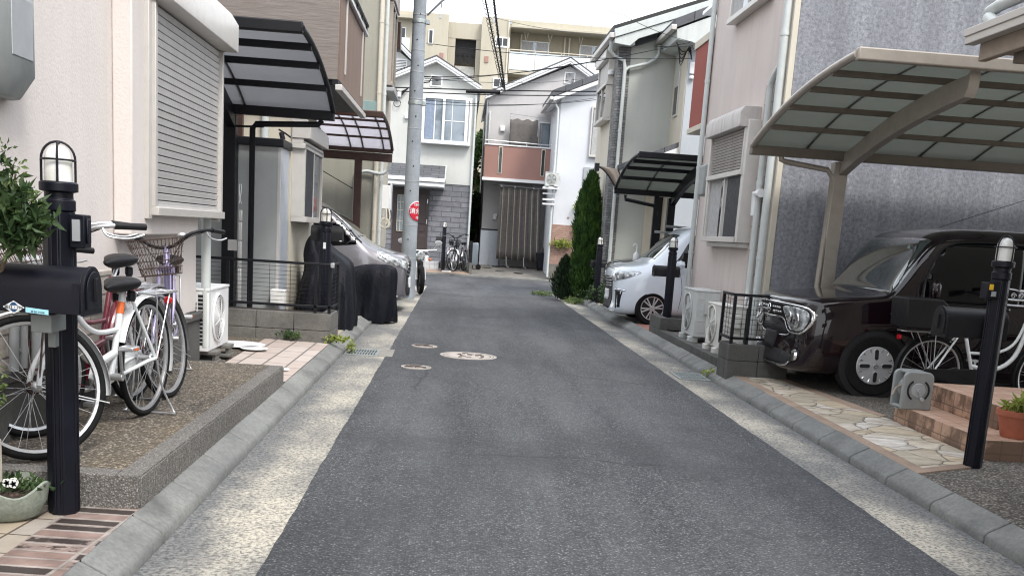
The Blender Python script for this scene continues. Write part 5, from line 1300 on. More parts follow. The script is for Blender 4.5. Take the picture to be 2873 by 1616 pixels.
for s in (-1, 1):
    hl = curve2([(s * .42, .75), (s * .45, .81), (s * .62, .84), (s * .755, .86), (s * .775, .82), (s * .72, .73), (s * .58, .685), (s * .45, .69)], 4)
    L = patch(bv, hl, 'x', .008, .035, c, 'headlight', 'lens')
    patch(bv, curve2([(.10, .81), (.30, .865), (.36, .84), (.30, .79), (.18, .74), (.12, .73)], 4), 's-' if s < 0 else 's+', .007, .035, c, 'headlight', 'lens')
    patch(bv, [(s * .60, .54), (s * .74, .53), (s * .72, .27), (s * .64, .24)], 'x', .004, .05, c, 'fog_recess', 'plasticb')
    seam(bv, [(s * .58, .545), (s * .68, .555), (s * .76, .545)], .018, 'x', c, 'fog_trim', 'chrome', .012)
patch(bv, curve2([(-.42, .74), (0, .755), (.42, .74), (.44, .70), (.40, .50), (.36, .24), (0, .22), (-.36, .24), (-.40, .50), (-.44, .70)], 3), 'x', .004, .05, c, 'grille', 'plasticb')
for z, w in ((.72, .42), (.675, .41), (.63, .40), (.59, .40)): seam(bv, [(-w, z + .01), (0, z), (w, z + .01)], .016, 'x', c, 'grille_bar', 'chrome', .012)
seam(bv, [(-.62, .20), (0, .17), (.62, .20)], .02, 'x', c, 'lip', 'chrome', .01)
patch(bv, rrect(0, .44, .33, .165, .01), 'x', .03, .05, c, 'number_plate', 'stickw')
m = MB()
for y in (-.4, .05): m.tube([(.66, y, 1.06), (.72, y + .4, 1.10)], .009, 6)
m.build('wiper', 'plasticb', c, smooth=True)
for x in (.66, 3.08):
    for s in (-1, 1): car_wheel(c, x, s * (.835 - .095), .285, .285, .195, s, 'alloy')
del c['_p']; place(c, (2.555, 17.02, .075))
c, bv = small_car('dark grey car with upright nose, mostly hidden behind the white wagon', 'p_dark', 1.48, 3.4, .95, 1.66, .55, .28, .19, 'alloy', .72)
c['_p'] = 'p_dark'; dress(c, bv, 1.48, 3.4, .95, 1.66, .55, .72)
for s in (-1, 1): patch(bv, curve2([(s * .40, .80), (s * .42, .86), (s * .58, .865), (s * .64, .80), (s * .58, .73), (s * .43, .73)], 4), 'x', .01, .035, c, 'headlight', 'lens')
patch(bv, [(-.38, .84), (.38, .84), (.36, .70), (-.36, .70)], 'x', .004, .05, c, 'grille', 'plasticb')
patch(bv, rrect(0, .44, .33, .165, .01), 'x', .03, .05, c, 'number_plate', 'stickc')
for x in (.55, 2.78):
    for s in (-1, 1): car_wheel(c, x, s * (.74 - .09), .28, .28, .18, s, 'alloy')
del c['_p']; place(c, (2.80, 18.72, .09))
m = MB(); m.lathe([(.05, 0), (.06, .02), (.055, .12), (.03, .15), (.015, .17)], (3.25, 18.3, 1.07), seg=14); m.tube(catmull([(3.25, 18.3, 1.23), (3.25, 18.3, 1.34), (3.21, 18.3, 1.38), (3.18, 18.3, 1.34)], 4), .012, 6)
tag(m.build('spray_bottle', 'white', smooth=True), 'white bottle with a hooked spout on the bonnet of the dark grey car', 'bottle')

# --- the silver van on the left
W = 1.75
c = T('car', 'silver grey family van parked nose out under the lilac carport on the left', 'car')
st = [(0.0, .18, .30, .56, .55, .45, .74, .005), (.005, .17, .20, .66, .62, .6, .84, .01), (.08, .15, .17, .72, .70, .66, .92, .015), (.3, .10, .16, .80, .78, .72, .935, .03), (.55, .04, .16, .855, .88, .74, 1.0, .04), (.70, 0, .16, .87, .96, .77, 1.06, .05),
      (.80, 0, .16, .875, .99, .79, 1.14, .04), (1.02, 0, .16, .875, 1.02, .77, 1.36, .04), (1.28, 0, .16, .875, 1.04, .74, 1.59, .04), (1.56, 0, .16, .875, 1.05, .71, 1.70, .04), (2.2, 0, .16, .875, 1.05, .70, 1.77, .04), (4.0, 0, .16, .875, 1.04, .66, 1.77, .03), (4.5, 0, .2, .84, 1.0, .62, 1.6, .02), (4.6, 0, .3, .76, .95, .52, 1.3, .02)]
body, bv = loft_car(c, st, 'p_grey', W, [(.86, .31, .36), (3.65, .31, .36)]); bv_cur = bv
patch(bv, wproj([(-.70, 1.17), (.70, 1.17), (.64, 1.62), (-.64, 1.62)]), 'w', .003, .08, c, 'windscreen', 'glassw')
for s, md in ((-1, 's-'), (1, 's+')):
    patch(bv, curve2([(.80, 1.08), (.93, 1.20), (1.10, 1.38), (1.22, 1.44), (1.30, 1.38), (1.32, 1.04), (1.08, 1.03)], 3), md, .003, .08, c, 'quarter_window', 'tint')
    patch(bv, curve2([(1.38, 1.05), (1.38, 1.50), (1.52, 1.59), (1.9, 1.64), (2.4, 1.65), (2.45, 1.08), (2.3, 1.04)], 3), md, .003, .08, c, 'side_window', 'tint')
    patch(bv, [(2.55, 1.07), (3.6, 1.07), (3.6, 1.64), (2.55, 1.65)], md, .003, .08, c, 'side_window', 'tint')
    seam(bv, [(.77, 1.09), (.90, 1.21), (1.12, 1.43), (1.5, 1.64), (2.4, 1.70)], .02, md, c, 'window_trim', 'plasticb', .008)
    seam(bv, [(1.30, .25), (1.36, .7), (1.34, 1.02), (1.36, 1.2)], .008, md, c)
    m = MB(); m.lathe([(.001, 0), (.09, .02), (.11, .07), (.09, .12), (.001, .14)], (1.48, s * (W / 2 + .10), 1.03), seg=18, sx=.75, sy=1.1); m.build('door_mirror', 'p_grey', c, smooth=True)
    hl = curve2([(s * .40, .73), (s * .44, .80), (s * .62, .84), (s * .76, .90), (s * .80, .86), (s * .74, .76), (s * .6, .69), (s * .45, .68)], 4)
    L = patch(bv, hl, 'x', .01, .035, c, 'headlight', 'lens')
    patch(bv, curve2([(.14, .82), (.45, .97), (.52, .95), (.36, .83), (.2, .75), (.12, .74)], 4), md, .008, .04, c, 'headlight', 'lens')
patch(bv, curve2([(-.42, .80), (0, .82), (.42, .80), (.44, .66), (.52, .34), (.4, .26), (0, .25), (-.4, .26), (-.52, .34), (-.44, .66)], 3), 'x', .004, .05, c, 'grille', 'plasticb')
for z, w in ((.78, .42), (.72, .44), (.66, .45), (.60, .46)): seam(bv, [(-w, z + .01), (0, z), (w, z + .01)], .018, 'x', c, 'grille_bar', 'chrome', .012)
seam(bv, [(-.7, .24), (0, .20), (.7, .24)], .022, 'x', c, 'lip', 'chrome', .012)
patch(bv, rrect(0, .46, .33, .165, .01), 'x', .03, .05, c, 'number_plate', 'stickw')
m = MB()
for y in (-.3, .3): m.tube([(.84, y, 1.16), (.90, y + .3, 1.22), (.98, y + .5, 1.29)], .01, 6)
m.build('wiper', 'plasticb', c, smooth=True)
for x in (.86, 3.65):
    for s in (-1, 1): car_wheel(c, x, s * (W / 2 - .1), .31, .31, .205, s, 'alloy')
place(c, (-.80, 17.3, .02), PI)

# --- motorcycle by the pole
t = T('motorcycle', 'black motorcycle parked beyond the concrete pole with its mirror sticking out', 'motorcycle')
def rings(hub, R0): 
    m = MB(); m.torus(hub, R0 - .045, .05, 'y', 40, 10); w = m.build('wheel', 'rubber', t, smooth=True, ang=70)
    m = MB(); m.lathe([(R0 - .08, -.03), (R0 - .1, 0), (R0 - .08, .03)], hub, 'y', 32, cap=False)
    for k in range(5): a = k * 2 * PI / 5; m.beam((hub[0], 0, hub[2]), (hub[0] + (R0 - .09) * math.cos(a), 0, hub[2] + (R0 - .09) * math.sin(a)), .03, .03, Y_)
    m.build('rim', 'black', w)
rings((0, 0, .31), .31); rings((1.3, 0, .31), .31)
m = MB(); m.prism([(.2, -.13, .5), (.3, -.13, .35), (.8, -.13, .28), (.95, -.13, .5), (.9, -.13, .7), (.5, -.13, .62)], (0, .26, 0)); m.build('engine', 'black', t, bevel=.03)
m = MB(); rows = []
for x, w, z0, z1 in ((-.25, .05, .78, .84), (0, .11, .66, .80), (.35, .13, .62, .78), (.55, .16, .66, .88), (.85, .15, .70, .95), (.98, .08, .78, .92)):
    rows.append([(x, w * math.cos(a), (z0 + z1) / 2 + (z1 - z0) / 2 * math.sin(a)) for a in [2 * PI * k / 12 for k in range(12)]]); rows[-1].append(rows[-1][0])
m.grid(rows); m.face(rows[0][:-1]); m.face(rows[-1][:-1]); m.build('tank_and_seat', 'p_dark', t, smooth=True, ang=80, subs=1)
m = MB()
for s in (-1, 1): m.tube([(1.3, s * .09, .31), (1.08, s * .09, .84)], .022, 8)
m.tube([(1.02, -.36, .95), (1.08, -.1, .92), (1.08, .1, .92), (1.02, .36, .95)], .014, 8); m.build('fork', 'silver', t, smooth=True)
m = MB(); m.lathe([(.09, -.05), (.1, .02), (.08, .06)], (1.15, 0, .80), 'x', 20); m.build('headlight', 'lens', t, smooth=True)
for s in (-1, 1):
    m = MB(); m.tube([(1.04, s * .28, .95), (1.02, s * .38, 1.08)], .007, 6); m.lathe([(.001, -.02), (.05, -.015), (.055, .0), (.05, .01), (.001, .012)], (1.0, s * .40, 1.1), 'x', 16, sx=1.5); m.build('mirror', 'silver', t, smooth=True)
    m = MB(); m.lathe([(.001, 0), (.03, .01), (.032, .04), (.001, .07)], (1.12, s * .2, .74), 'x', 12); m.build('indicator', 'orange' if s > 0 else 'orange', t, smooth=True)
m = MB(); m.tube(catmull([(.9, -.1, .4), (.7, -.14, .22), (.3, -.17, .24), (-.15, -.18, .32)], 5), [.03] * 16 if 0 else .035, 8); m.build('exhaust', 'silver', t, smooth=True)
place(t, (-1.02, 22.75, .015), R(-79))
# ------------------------------------------------------------------ right hand side
GH = 'two storey houses along the street'
h = T('house', 'pinkish house with a grey pebble dashed side wall behind the maroon car', 'house', (6, 13, .1), 0, GH)
m = MB(); m.box(3.5, 10, 11.27, 14.88, .05, 7.6); m.build('wall', 'pink', h, bevel=.012)
m = MB(); m.box(3.56, 10, 11.25, 11.268, .05, 7.6); m.build('side_wall', 'pebble', h)
m = MB(); m.box(3.488, 3.499, 11.55, 12.0, .1, 3.3); m.build('stone_strip', 'stonep', h)
m = MB(); m.box(3.46, 3.5, 11.52, 11.8, 1.6, 3.25); m.build('recess_panel', 'brown', h) if 0 else m.bm.free()
window(h, (3.5, 12.95, 1.50), (0, -1, 0), (-1, 0, 0), 1.62, .84, 'alu', 'glassd', proud=.15, screen=(.14, .76), curtain=[(-.76, -.2, 'curtain'), (-.1, .1, 'curtain')])
m = MB(); m.box(3.42, 3.5, 12.06, 13.84, 1.42, 1.478); m.build('window_base', 'alu', h, bevel=.006)
shutter(h, (3.5, 12.95, 2.34), (0, -1, 0), (-1, 0, 0), 1.56, .50, 14, 'aluslat' and .24, 'alud', 'alu', 1.0, .17, .08)
m = MB()
for a, b in ((12.03, 12.13), (13.77, 13.87)): m.box(3.34, 3.5, a, b, 1.48, 2.92)
m.build('shutter_frame', 'alu', h, bevel=.006)
window(h, (3.5, 12.9, 4.32), (0, -1, 0), (-1, 0, 0), 1.65, 1.2, 'alu', 'glassl', proud=.10, curtain=[(-.78, -.3, 'curtain')])
downpipe(h, [(3.44, 11.32, 7.4), (3.44, 11.32, .1)], .045)
downpipe(h, [(3.44, 11.40, 3.42), (3.44, 11.52, 3.36), (3.44, 11.62, 3.30), (3.44, 11.66, 3.2), (3.44, 11.66, .1)], .036)
m = MB(); m.box(3.49, 3.555, 11.24, 11.30, .1, 7.5); m.build('corner_trim', 'cream', h, bevel=.004)
downpipe(h, [(3.45, 14.84, 7.4), (3.45, 14.84, .1)], .036)
m = MB(); m.box(3.44, 4.6, 14.9, 15.75, 3.17, 4.33); b = m.build('balcony', 'redpanel', h, bevel=.006)
m = MB(); m.box(3.42, 4.6, 14.89, 15.78, 4.33, 4.44); m.box(3.42, 4.6, 14.89, 15.78, 3.09, 3.17); m.build('coping', 'cream', b, bevel=.006)
m = MB(); m.box(3.5, 3.62, 14.95, 15.8, 4.85, 4.9); m.build('awning', 'silver', b)
m = MB(); m.box(3.33, 3.5, 13.95, 14.3, 2.10, 2.53); q = m.build('electric_meter', 'greyplastic', h, bevel=.03)
m = MB(); m.tube([(3.42, 11.5, 2.05), (3.42, 11.7, 2.05), (3.43, 11.7, 1.8)], .05, 10); m.build('vent_hood', 'white', h, smooth=True)
for i, y in enumerate((11.45, 11.62)):
    m = MB(); m.tube(catmull([(3.42, y, .9), (3.36, y, .55), (3.28, y - .05, .35), (3.3, y, .16)], 5), .018, 8); m.build('hose', 'white', h, smooth=True)
m = MB(); m.box(3.36, 3.48, 11.34, 11.5, .45, .75); m.build('water_heater_box', 'brown', h, bevel=.01)

# platform and block walls under the outdoor units
t = T('block_wall', 'long low dark block platform under the two air conditioners on the right', 'wall', (3.1, 12.4, .08))
m = MB()
for k in range(11): m.box(2.93, 3.05, 10.47 + k * .4, 10.866 + k * .4, .06, .20)
m.build('front_course', 'blockdk', t, bevel=.005)
m = MB(); m.box(3.052, 3.498, 10.48, 14.86, .06, .185); m.build('slab_top', 'ground', t)
t = T('block_wall', 'hollow dark block trough at the far end of the air conditioner platform', 'wall', (3.1, 14.5, .2))
m = MB(); m.box(2.93, 3.05, 14.1, 14.86, .202, .37); m.box(3.052, 3.48, 14.1, 14.2, .202, .37); m.box(3.052, 3.48, 14.76, 14.86, .202, .37); m.build('course', 'blockdk', t, bevel=.005)
m = MB(); m.box(3.05, 3.48, 14.2, 14.76, .19, .26); m.build('planting_soil', 'soil', t)
t = T('block_wall', 'short dark grey block wall beside the front bumper of the maroon car', 'wall', (3.0, 10.15, .08))
for z0, z1 in ((.06, .27), (.274, .44)):
    m = MB()
    for k in range(2): m.box(2.83 + k * .32, 3.146 + k * .32, 10.06, 10.18, z0, z1)
    m.box(2.83, 2.95, 10.183, 10.46, z0, z1); m.build('course', 'blockdk', t, bevel=.006)
t = T('mesh_fence', 'short black mesh fence beside the two air conditioners on the right', 'fence', (3.0, 10.12, .45))
meshfence(t, (2.84, 10.12, 0), (1, 0, 0), .56, .50, .945, [.02, .18, .54], 5, 9)
meshfence(t, (2.85, 10.14, 0), (0, 1, 0), .4, .50, .945, [.38], 4, 9)
ac_unit('taller pale air conditioner farther from the camera beside the pink wall', (3.06, 12.95, .187), (-1, 0, 0), .74, .60, .30, 'acg', .46, .40, False, 'acg', 'pad', .075, grille='mesh')
ac_unit('lower pale air conditioner nearer the mesh fence beside the pink wall', (3.05, 11.62, .187), (-1, 0, 0), .64, .50, .29, 'acw', .43, .40, False, 'acw', 'pad', .075, grille='mesh')

# carport over the maroon car
t = carport('large bronze carport with olive panels curving over the maroon car', 3.08, 7.4, (10.85, 2.50), (8.15, 2.985), .11, [3.66, 4.28, 4.9, 5.5, 6.1, 6.8], 5, 'bronze', 'bronzeU', 'polyo', beam=4.12, post=(4.10, 10.98, .15), barw=.05, edge=.07)
m = MB(); m.tube([(3.42, 10.9, 2.46), (3.42, 10.9, 2.38), (3.48, 10.9, 2.36), (3.95, 10.92, 2.31), (4.02, 10.93, 2.22), (3.99, 10.93, 1.1), (4.0, 10.93, .1)], .03, 10); m.build('drain_pipe', 'bronze', t, smooth=True, ang=40)

# nearest house on the right: only its eave reaches into the picture
h = T('house', 'nearest house on the right, its eave with a white gutter at the top right corner', 'house', (6.5, 3, .1), 0, GH)
m = MB(); m.box(4.5, 10, -2, 6.1, .05, 6.5); m.build('wall', 'cream', h, bevel=.01)
m = MB(); m.box(3.10, 4.6, -2, 6.08, 2.64, 2.75); m.box(3.05, 3.10, -2, 6.12, 2.60, 2.75); m.box(3.2, 4.5, -2, 6.0, 2.58, 2.64); rf = m.build('eave', 'wood', h, bevel=.006)
m = MB(); m.box(2.98, 3.048, -2, 6.18, 2.70, 2.765); m.box(2.972, 2.98, -2, 6.19, 2.745, 2.79); m.build('gutter', 'alu', rf, bevel=.006)
m = MB(); m.prism([(3.06, -2, 2.77), (4.6, -2, 3.2), (4.6, -2, 3.26), (3.04, -2, 2.81)], (0, 8.1, 0)); m.build('roofing', 'shingle', rf)
m = MB(); m.tube([(3.02, 5.88, 2.76), (3.03, 6.02, 2.83), (3.04, 6.04, 2.865), (3.05, 5.95, 2.885), (3.07, 5.0, 2.895), (3.1, 2, 2.91)], .036, 12); m.build('overflow_pipe', 'pipe', rf, smooth=True, ang=60)

# tiled steps
t = T('tiled_steps', 'terracotta tiled entrance steps with a landing on the right', 'steps', (4.2, 7.1, .1))
def tiled(name, x0, x1, y0, y1, z0, z1):
    bm = MB(); bm.box(x0, x1, y0, y1, z0, z1); o = bm.build(name, ['steptile', 'stepx', 'stepy'], t, bevel=.006)
    for p in o.data.polygons: p.material_index = 0 if abs(p.normal.z) > .5 else (1 if abs(p.normal.x) > .5 else 2)
tiled('lower_step', 3.64, 5.2, 6.42, 7.86, .08, .245); tiled('landing', 3.94, 5.2, 6.84, 7.98, .246, .42)

# hose reel
t = T('hose_reel', 'grey plastic hose reel box with a round hub on the lower tiled step', 'hose reel', (3.67, 7.66, .246))
def shell(y0, y1, x0, x1, z0, z1, r, m):
    p = [(x0, z0)] + [(x0 + r - r * math.cos(a), z1 - r + r * math.sin(a)) for a in [PI / 2 * k / 5 for k in range(6)]] + [(x1 - r + r * math.sin(a), z1 - r + r * math.cos(a)) for a in [PI / 2 * k / 5 for k in range(6)]] + [(x1, z0)]
    m.prism([(x, y0, z) for x, z in p], (0, y1 - y0, 0))
m = MB(); shell(7.58, 7.62, 3.56, 3.80, .246, .545, .05, m); shell(7.76, 7.80, 3.56, 3.80, .246, .545, .05, m); m.box(3.56, 3.80, 7.62, 7.76, .246, .27); m.box(3.60, 3.76, 7.62, 7.76, .52, .544); m.build('case', 'greyplastic', t, bevel=.008)
m = MB(); m.lathe([(.07, 0), (.07, .14)], (3.68, 7.62, .40), 'y', 24)
for k in range(6): m.torus((3.68, 7.634 + k * .022, .40), .085, .011, 'y', 28, 6)
m.build('hose_coil', 'greyplastic', t, smooth=True)
for s in (-1, 1):
    m = MB(); P = [(3.68 + s * .085 * math.cos(a), 7.578, .40 + .085 * math.sin(a)) for a in [R(-55) + R(110) * k / 12 for k in range(13)]]; m.tube(P, .008, 6); m.build('slot', 'dark', t)
m = MB(); m.lathe([(.055, 7.572 - 7.58), (.06, 0)], (3.68, 7.58, .40), 'y', 24); m.lathe([(.018, -.02), (.018, 0)], (3.68, 7.572, .40), 'y', 16); m.beam((3.68, 7.556, .40), (3.70, 7.556, .335), .016, .01, Y_); m.lathe([(.014, -.03), (.014, 0)], (3.70, 7.552, .335), 'y', 12); m.build('crank', 'pipeg', t, smooth=True, bevel=.002)
m = MB(); m.tube(catmull([(3.60, 7.7, .42), (3.55, 7.69, .40), (3.51, 7.66, .34)], 5), .009, 8); m.build('hose_end', 'wood', t, smooth=True)

# ------------------------------------------------------------------ second house on the right
h = T('house', 'grey green house with a stacked slate corner strip behind the white wagon', 'house', (5, 20, .1), 0, GH); house_b = h
m = MB(); m.box(3.03, 9, 19.5, 21.9, .05, 5.0); m.build('wall', 'greygreen', h, bevel=.008)
m = MB(); m.box(3.9, 9, 18.4, 19.498, .05, 5.2); m.build('wing_wall', 'blue', h, bevel=.008)
m = MB(); m.box(3.885, 3.899, 18.42, 19.49, .05, 5.2); m.build('wing_side', 'cream', h)
m = MB(); m.box(2.80, 3.029, 19.48, 19.9, .05, 4.98); sl = m.build('slate_strip', ['slate', 'slatey'], h, bevel=.004)
for p in sl.data.polygons: p.material_index = 1 if abs(p.normal.x) > .5 else 0
m = MB(); m.box(2.82, 3.029, 19.902, 21.9, .05, 5.0); m.build('street_wall', 'cream', h, bevel=.006)
m = MB(); m.prism([(3.05, 19.52, 5.0), (9, 19.52, 5.0), (9, 19.52, 7.2), ], (0, 2.3, 0)); m.build('gable_wall', 'greygreen', h)
m = MB(); m.prism([(2.66, 19.2, 5.10), (9, 19.2, 7.45), (9, 19.2, 7.66), (2.62, 19.2, 5.30)], (0, 2.9, 0)); rf = m.build('roof', 'shingle', h)
m = MB(); m.prism([(2.66, 19.16, 4.99), (2.95, 19.16, 4.96), (3.1, 19.16, 5.10), (9, 19.16, 7.29), (9, 19.16, 7.43), (2.66, 19.16, 5.08)], (0, .035, 0)); m.prism([(2.66, 19.13, 5.09), (9, 19.13, 7.43), (9, 19.13, 7.57), (2.64, 19.13, 5.23)], (0, .06, 0)); m.build('bargeboard', 'pipe', rf, bevel=.005)
m = MB(); m.box(2.56, 2.655, 19.15, 22.0, 5.08, 5.17); m.build('gutter', 'alu', rf, bevel=.01)
m = MB(); m.prism([(2.66, 19.24, 5.0), (3.05, 19.24, 5.0), (3.05, 19.24, 5.1), (2.66, 19.24, 5.07)], (0, 2.7, 0)); m.build('soffit', 'aluw', rf)
# lower roof over the wing
m = MB(); m.prism([(3.56, 18.05, 5.12), (9, 18.05, 7.5), (9, 18.05, 7.68), (3.53, 18.05, 5.26)], (0, 1.6, 0)); r2 = m.build('wing_roof', 'shingle', h)
m = MB(); m.prism([(3.60, 18.08, 4.93), (4.15, 18.08, 4.86), (4.2, 18.08, 5.15), (9, 18.08, 7.25), (9, 18.08, 7.42), (3.58, 18.08, 5.10)], (0, 1.4, 0)); m.build('soffit_box', 'pipe', r2, bevel=.005)
m = MB(); m.box(3.47, 3.56, 18.0, 19.4, 5.07, 5.16); m.build('gutter', 'alu', r2, bevel=.01)
downpipe(h, [(2.62, 19.3, 5.05), (2.62, 19.35, 4.88), (2.72, 19.42, 4.80), (2.90, 19.42, 4.74), (2.93, 19.42, 4.6), (2.93, 19.42, .1)], .035)
downpipe(h, [(3.52, 19.3, 5.03), (3.54, 19.38, 4.9), (3.5, 19.42, 4.82), (3.35, 19.42, 4.72), (3.0, 19.42, 4.62), (2.94, 19.42, 4.56)], .03, clips=False)
m = MB(); m.box(3.86, 3.89, 18.88, 19.22, 3.75, 4.98); f = m.build('slit_window', 'alu', h, bevel=.004)
m = MB(); m.box(3.855, 3.862, 18.92, 19.18, 3.79, 4.28); m.build('pane', 'glassd', f); m = MB(); m.box(3.855, 3.862, 18.92, 19.18, 4.30, 4.94); m.build('pane', 'greygreen', f)
m = MB(); m.box(3.93, 4.03, 18.34, 18.4, 4.42, 4.62); m.lathe([(.04, 0), (.05, .03), (.04, .06)], (3.98, 18.37, 4.33), seg=14); m.build('service_box', 'white', h, bevel=.01)
m = MB(); m.box(3.95, 4.02, 18.35, 18.4, 4.86, 5.04); m.build('wall_lamp', 'white', h, bevel=.008)
m = MB()
for k in range(5): m.tube(catmull([(3.62 + .02 * k, 18.3, 4.95 - .03 * k), (3.75, 18.32, 4.78 - .06 * k), (3.88, 18.34, 4.8 + .02 * k), (3.95, 18.36, 4.66)], 4), .008, 5)
m.build('cable_bundle', 'black', h, smooth=True)
f = window(h, (2.82, 20.75, 3.74), (0, -1, 0), (-1, 0, 0), 1.35, .72, 'alu', 'glassd', proud=.13)
shutter(h, (2.82, 20.75, 4.44), (0, -1, 0), (-1, 0, 0), 1.35, .42, 9, .22, 'aluslat', 'alu', 1.0, .12, .07)
m = MB(); m.lathe([(.06, 0), (.06, .07), (.02, .1)], (2.75, 19.95, 4.55), seg=12); m.build('vent_hood', 'white', h, smooth=True)
m = MB(); m.prism([(2.95, 18.5, 2.74), (3.93, 18.5, 3.18), (3.93, 18.5, 3.27), (2.93, 18.5, 2.83)], (0, .95, 0)); pr = m.build('porch_roof', 'shingle', h)
m = MB(); m.prism([(3.0, 18.48, 2.66), (3.92, 18.48, 2.95), (3.92, 18.48, 3.17), (2.97, 18.48, 2.75)], (0, .9, 0)); m.build('porch_fascia', 'aluw', pr, bevel=.004)
m = MB(); m.box(3.55, 3.72, 19.47, 19.5, .4, 2.3); f = m.build('side_door_frame', 'cream', h, bevel=.004)
m = MB(); m.box(3.75, 3.88, 19.46, 19.5, .1, 2.3); m.build('porch_post', 'black', h)
house_b.location = (5.5, 22.0, -.04); house_b.scale = (1.1, 1.1, 1.1)
t = carport('black carport with smoked panels over the white wagon', 2.83, 6.2, (18.75, 2.36), (16.45, 2.80), .12, [3.42, 4.1, 4.8], 4, 'black', 'black', 'polyo', beam=3.95, post=(3.93, 18.88, .14), barw=.06, group='curved carport roofs')
m = MB(); m.tube([(3.05, 18.85, 2.26), (3.05, 18.85, 2.18), (3.6, 18.88, 2.1), (3.66, 18.9, 2.0), (3.60, 18.9, .2)], .035, 8); m.box(3.6, 3.68, 18.84, 18.92, .05, 2.3); m.build('drain_post', 'black', t, smooth=True, ang=40)
m = MB()
for z, a in ((1.73, 3.75), (1.62, 3.55)): m.tube([(a, 18.3, z), (5.0, 18.2, z - .02)], .022, 8)
m.build('hanging_rail', 'silver', t, smooth=True)
m = MB(); A = [(2.50 + .36 * k / 8, 2.74 - .36 * (k / 8) ** 1.6) for k in range(9)]
m.grid([[(x, 18.9, z), (x + .34 * (1 - (i / 8) * .6), 19.0, z - .02 * (1 - i / 8))] for i, (x, z) in enumerate(A)]); t2 = T('awning', 'small grey curved awning sticking out beside the slate strip', 'awning', (2.7, 18.9, 2.3))
m.build('canopy', 'bronzeU', t2, smooth=True, solid=.02)
m = MB(); m.box(2.44, 2.52, 18.86, 18.98, 2.66, 2.80); m.tube([(x, 18.89, z) for x, z in A], .018, 8); m.build('canopy_frame', 'black', t2)

# ------------------------------------------------------------------ across the street
h = T('house', 'pale gabled house with grey stone cladding and a brown door across the street', 'house', (-1, 35, .1), 0, GH)
m = MB(); m.box(-2.75, .34, 33.2, 42, .1, 2.86); m.build('clad_wall', 'greytile', h)
m = MB(); m.prism([(-2.75, 33.18, 2.86), (.34, 33.18, 2.86), (.34, 33.18, 5.85), (-1.02, 33.18, 6.62), (-2.75, 33.18, 5.8)], (0, 8.8, 0)); m.build('wall', 'f1', h, bevel=.01)
gable(h, -2.6, .32, 33.18, 42, 5.86, 6.58, xr=-1.02, over=.12, th=.14)
m = MB(); m.box(-2.5, .36, 33.15, 33.2, .1, .34); m.build('foundation', 'lot', h)
def vent(par, x0, x1, z0, z1, y):
    m = MB(); m.box(x0, x1, y - .03, y, z0, z1); f = m.build('vent', 'aluw', par, bevel=.004); m = MB()
    n = 9
    for k in range(n): z = z0 + .04 + (z1 - z0 - .06) * k / n; m.box(x0 + .04, x1 - .04, y - .036, y - .031, z, z + .018)
    m.build('louvre', 'dark', f)
vent(h, -1.18, -.80, 5.86, 6.2, 33.18)
m = MB(); m.box(-1.40, .18, 32.9, 33.18, 4.08, 4.20); m.box(-1.40, .18, 32.9, 33.18, 5.46, 5.54); bw = m.build('bay_window', 'aluw', h, bevel=.01)
for a, b in ((-1.40, -1.30), (-.02, .08), (.12, .18), (-.74, -.66)): m = MB(); m.box(a, b, 32.9, 32.96, 4.2, 5.46); m.build('mullion', 'aluw', bw, bevel=.006)
m = MB(); m.box(-1.3, -.02, 32.97, 32.985, 4.2, 5.46); m.build('pane', 'glassl', bw)
m = MB(); m.box(-1.39, .12, 33.0, 33.17, 4.2, 5.46); m.build('bay_side', 'aluw', bw)
m = MB(); m.grid([[(-1.29 + k * .03, 32.96 + .003 * math.sin(k * 2), z) for k in range(12)] for z in (4.22, 5.42)]); m.build('curtain', 'curtb', bw, smooth=True)
m = MB(); m.box(-1.0, -.97, 32.955, 32.97, 4.2, 5.46); m.box(-.44, -.42, 32.955, 32.97, 4.2, 5.46); m.box(-.66, -.02, 32.955, 32.97, 4.8, 4.825); m.build('sash_bar', 'aluw', bw)
m = MB(); m.prism([(-2.7, 33.18, 3.42), (-2.7, 32.35, 3.0), (-2.7, 32.35, 2.93), (-2.7, 33.18, 2.93)], (2.14, 0, 0)); pr = m.build('porch_roof', 'shingle', h)
m = MB(); m.box(-2.7, -.54, 32.28, 32.36, 2.86, 2.98); m.box(-2.7, -.56, 32.4, 33.17, 2.70, 2.86); m.box(-2.7, -.56, 32.33, 32.38, 2.72, 2.84); m.build('porch_gutter', 'aluw', pr, bevel=.008)
m = MB(); m.prism([(-.56, 33.18, 3.44), (-.56, 32.33, 3.02), (-.56, 32.33, 2.93), (-.56, 33.18, 2.93)], (.03, 0, 0)); m.build('end_board', 'pipe', pr)
m = MB(); m.box(-2.2, -1.04, 33.14, 33.2, .42, 2.62); d = m.build('door', 'door', h, bevel=.006)
for a, b in ((-1.5, -1.14),):
    for z0, z1 in ((.55, 1.2), (1.3, 1.45), (1.55, 2.5)): m = MB(); m.box(a, b, 33.125, 33.14, z0, z1); m.build('door_panel', 'door', d, bevel=.008)
m = MB(); m.box(-2.04, -1.76, 33.12, 33.14, 1.30, 2.42); dw = m.build('leaded_window', 'glassl', d)
m = MB()
for x in (-2.05, -1.95, -1.85, -1.75): m.box(x - .008, x + .008, 33.105, 33.12, 1.28, 2.44)
for z in (1.28, 1.6, 1.95, 2.2, 2.42): m.box(-2.05, -1.75, 33.106, 33.119, z - .008, z + .008)
m.build('lead_bar', 'cream', dw)
m = MB()
for z in (2.2, 1.55): m.box(-1.10, -1.07, 33.10, 33.14, z, z + .14)
m.build('hinge', 'silver', d)
downpipe(h, [(.30, 33.1, 5.7), (.30, 33.1, .15)], .035)
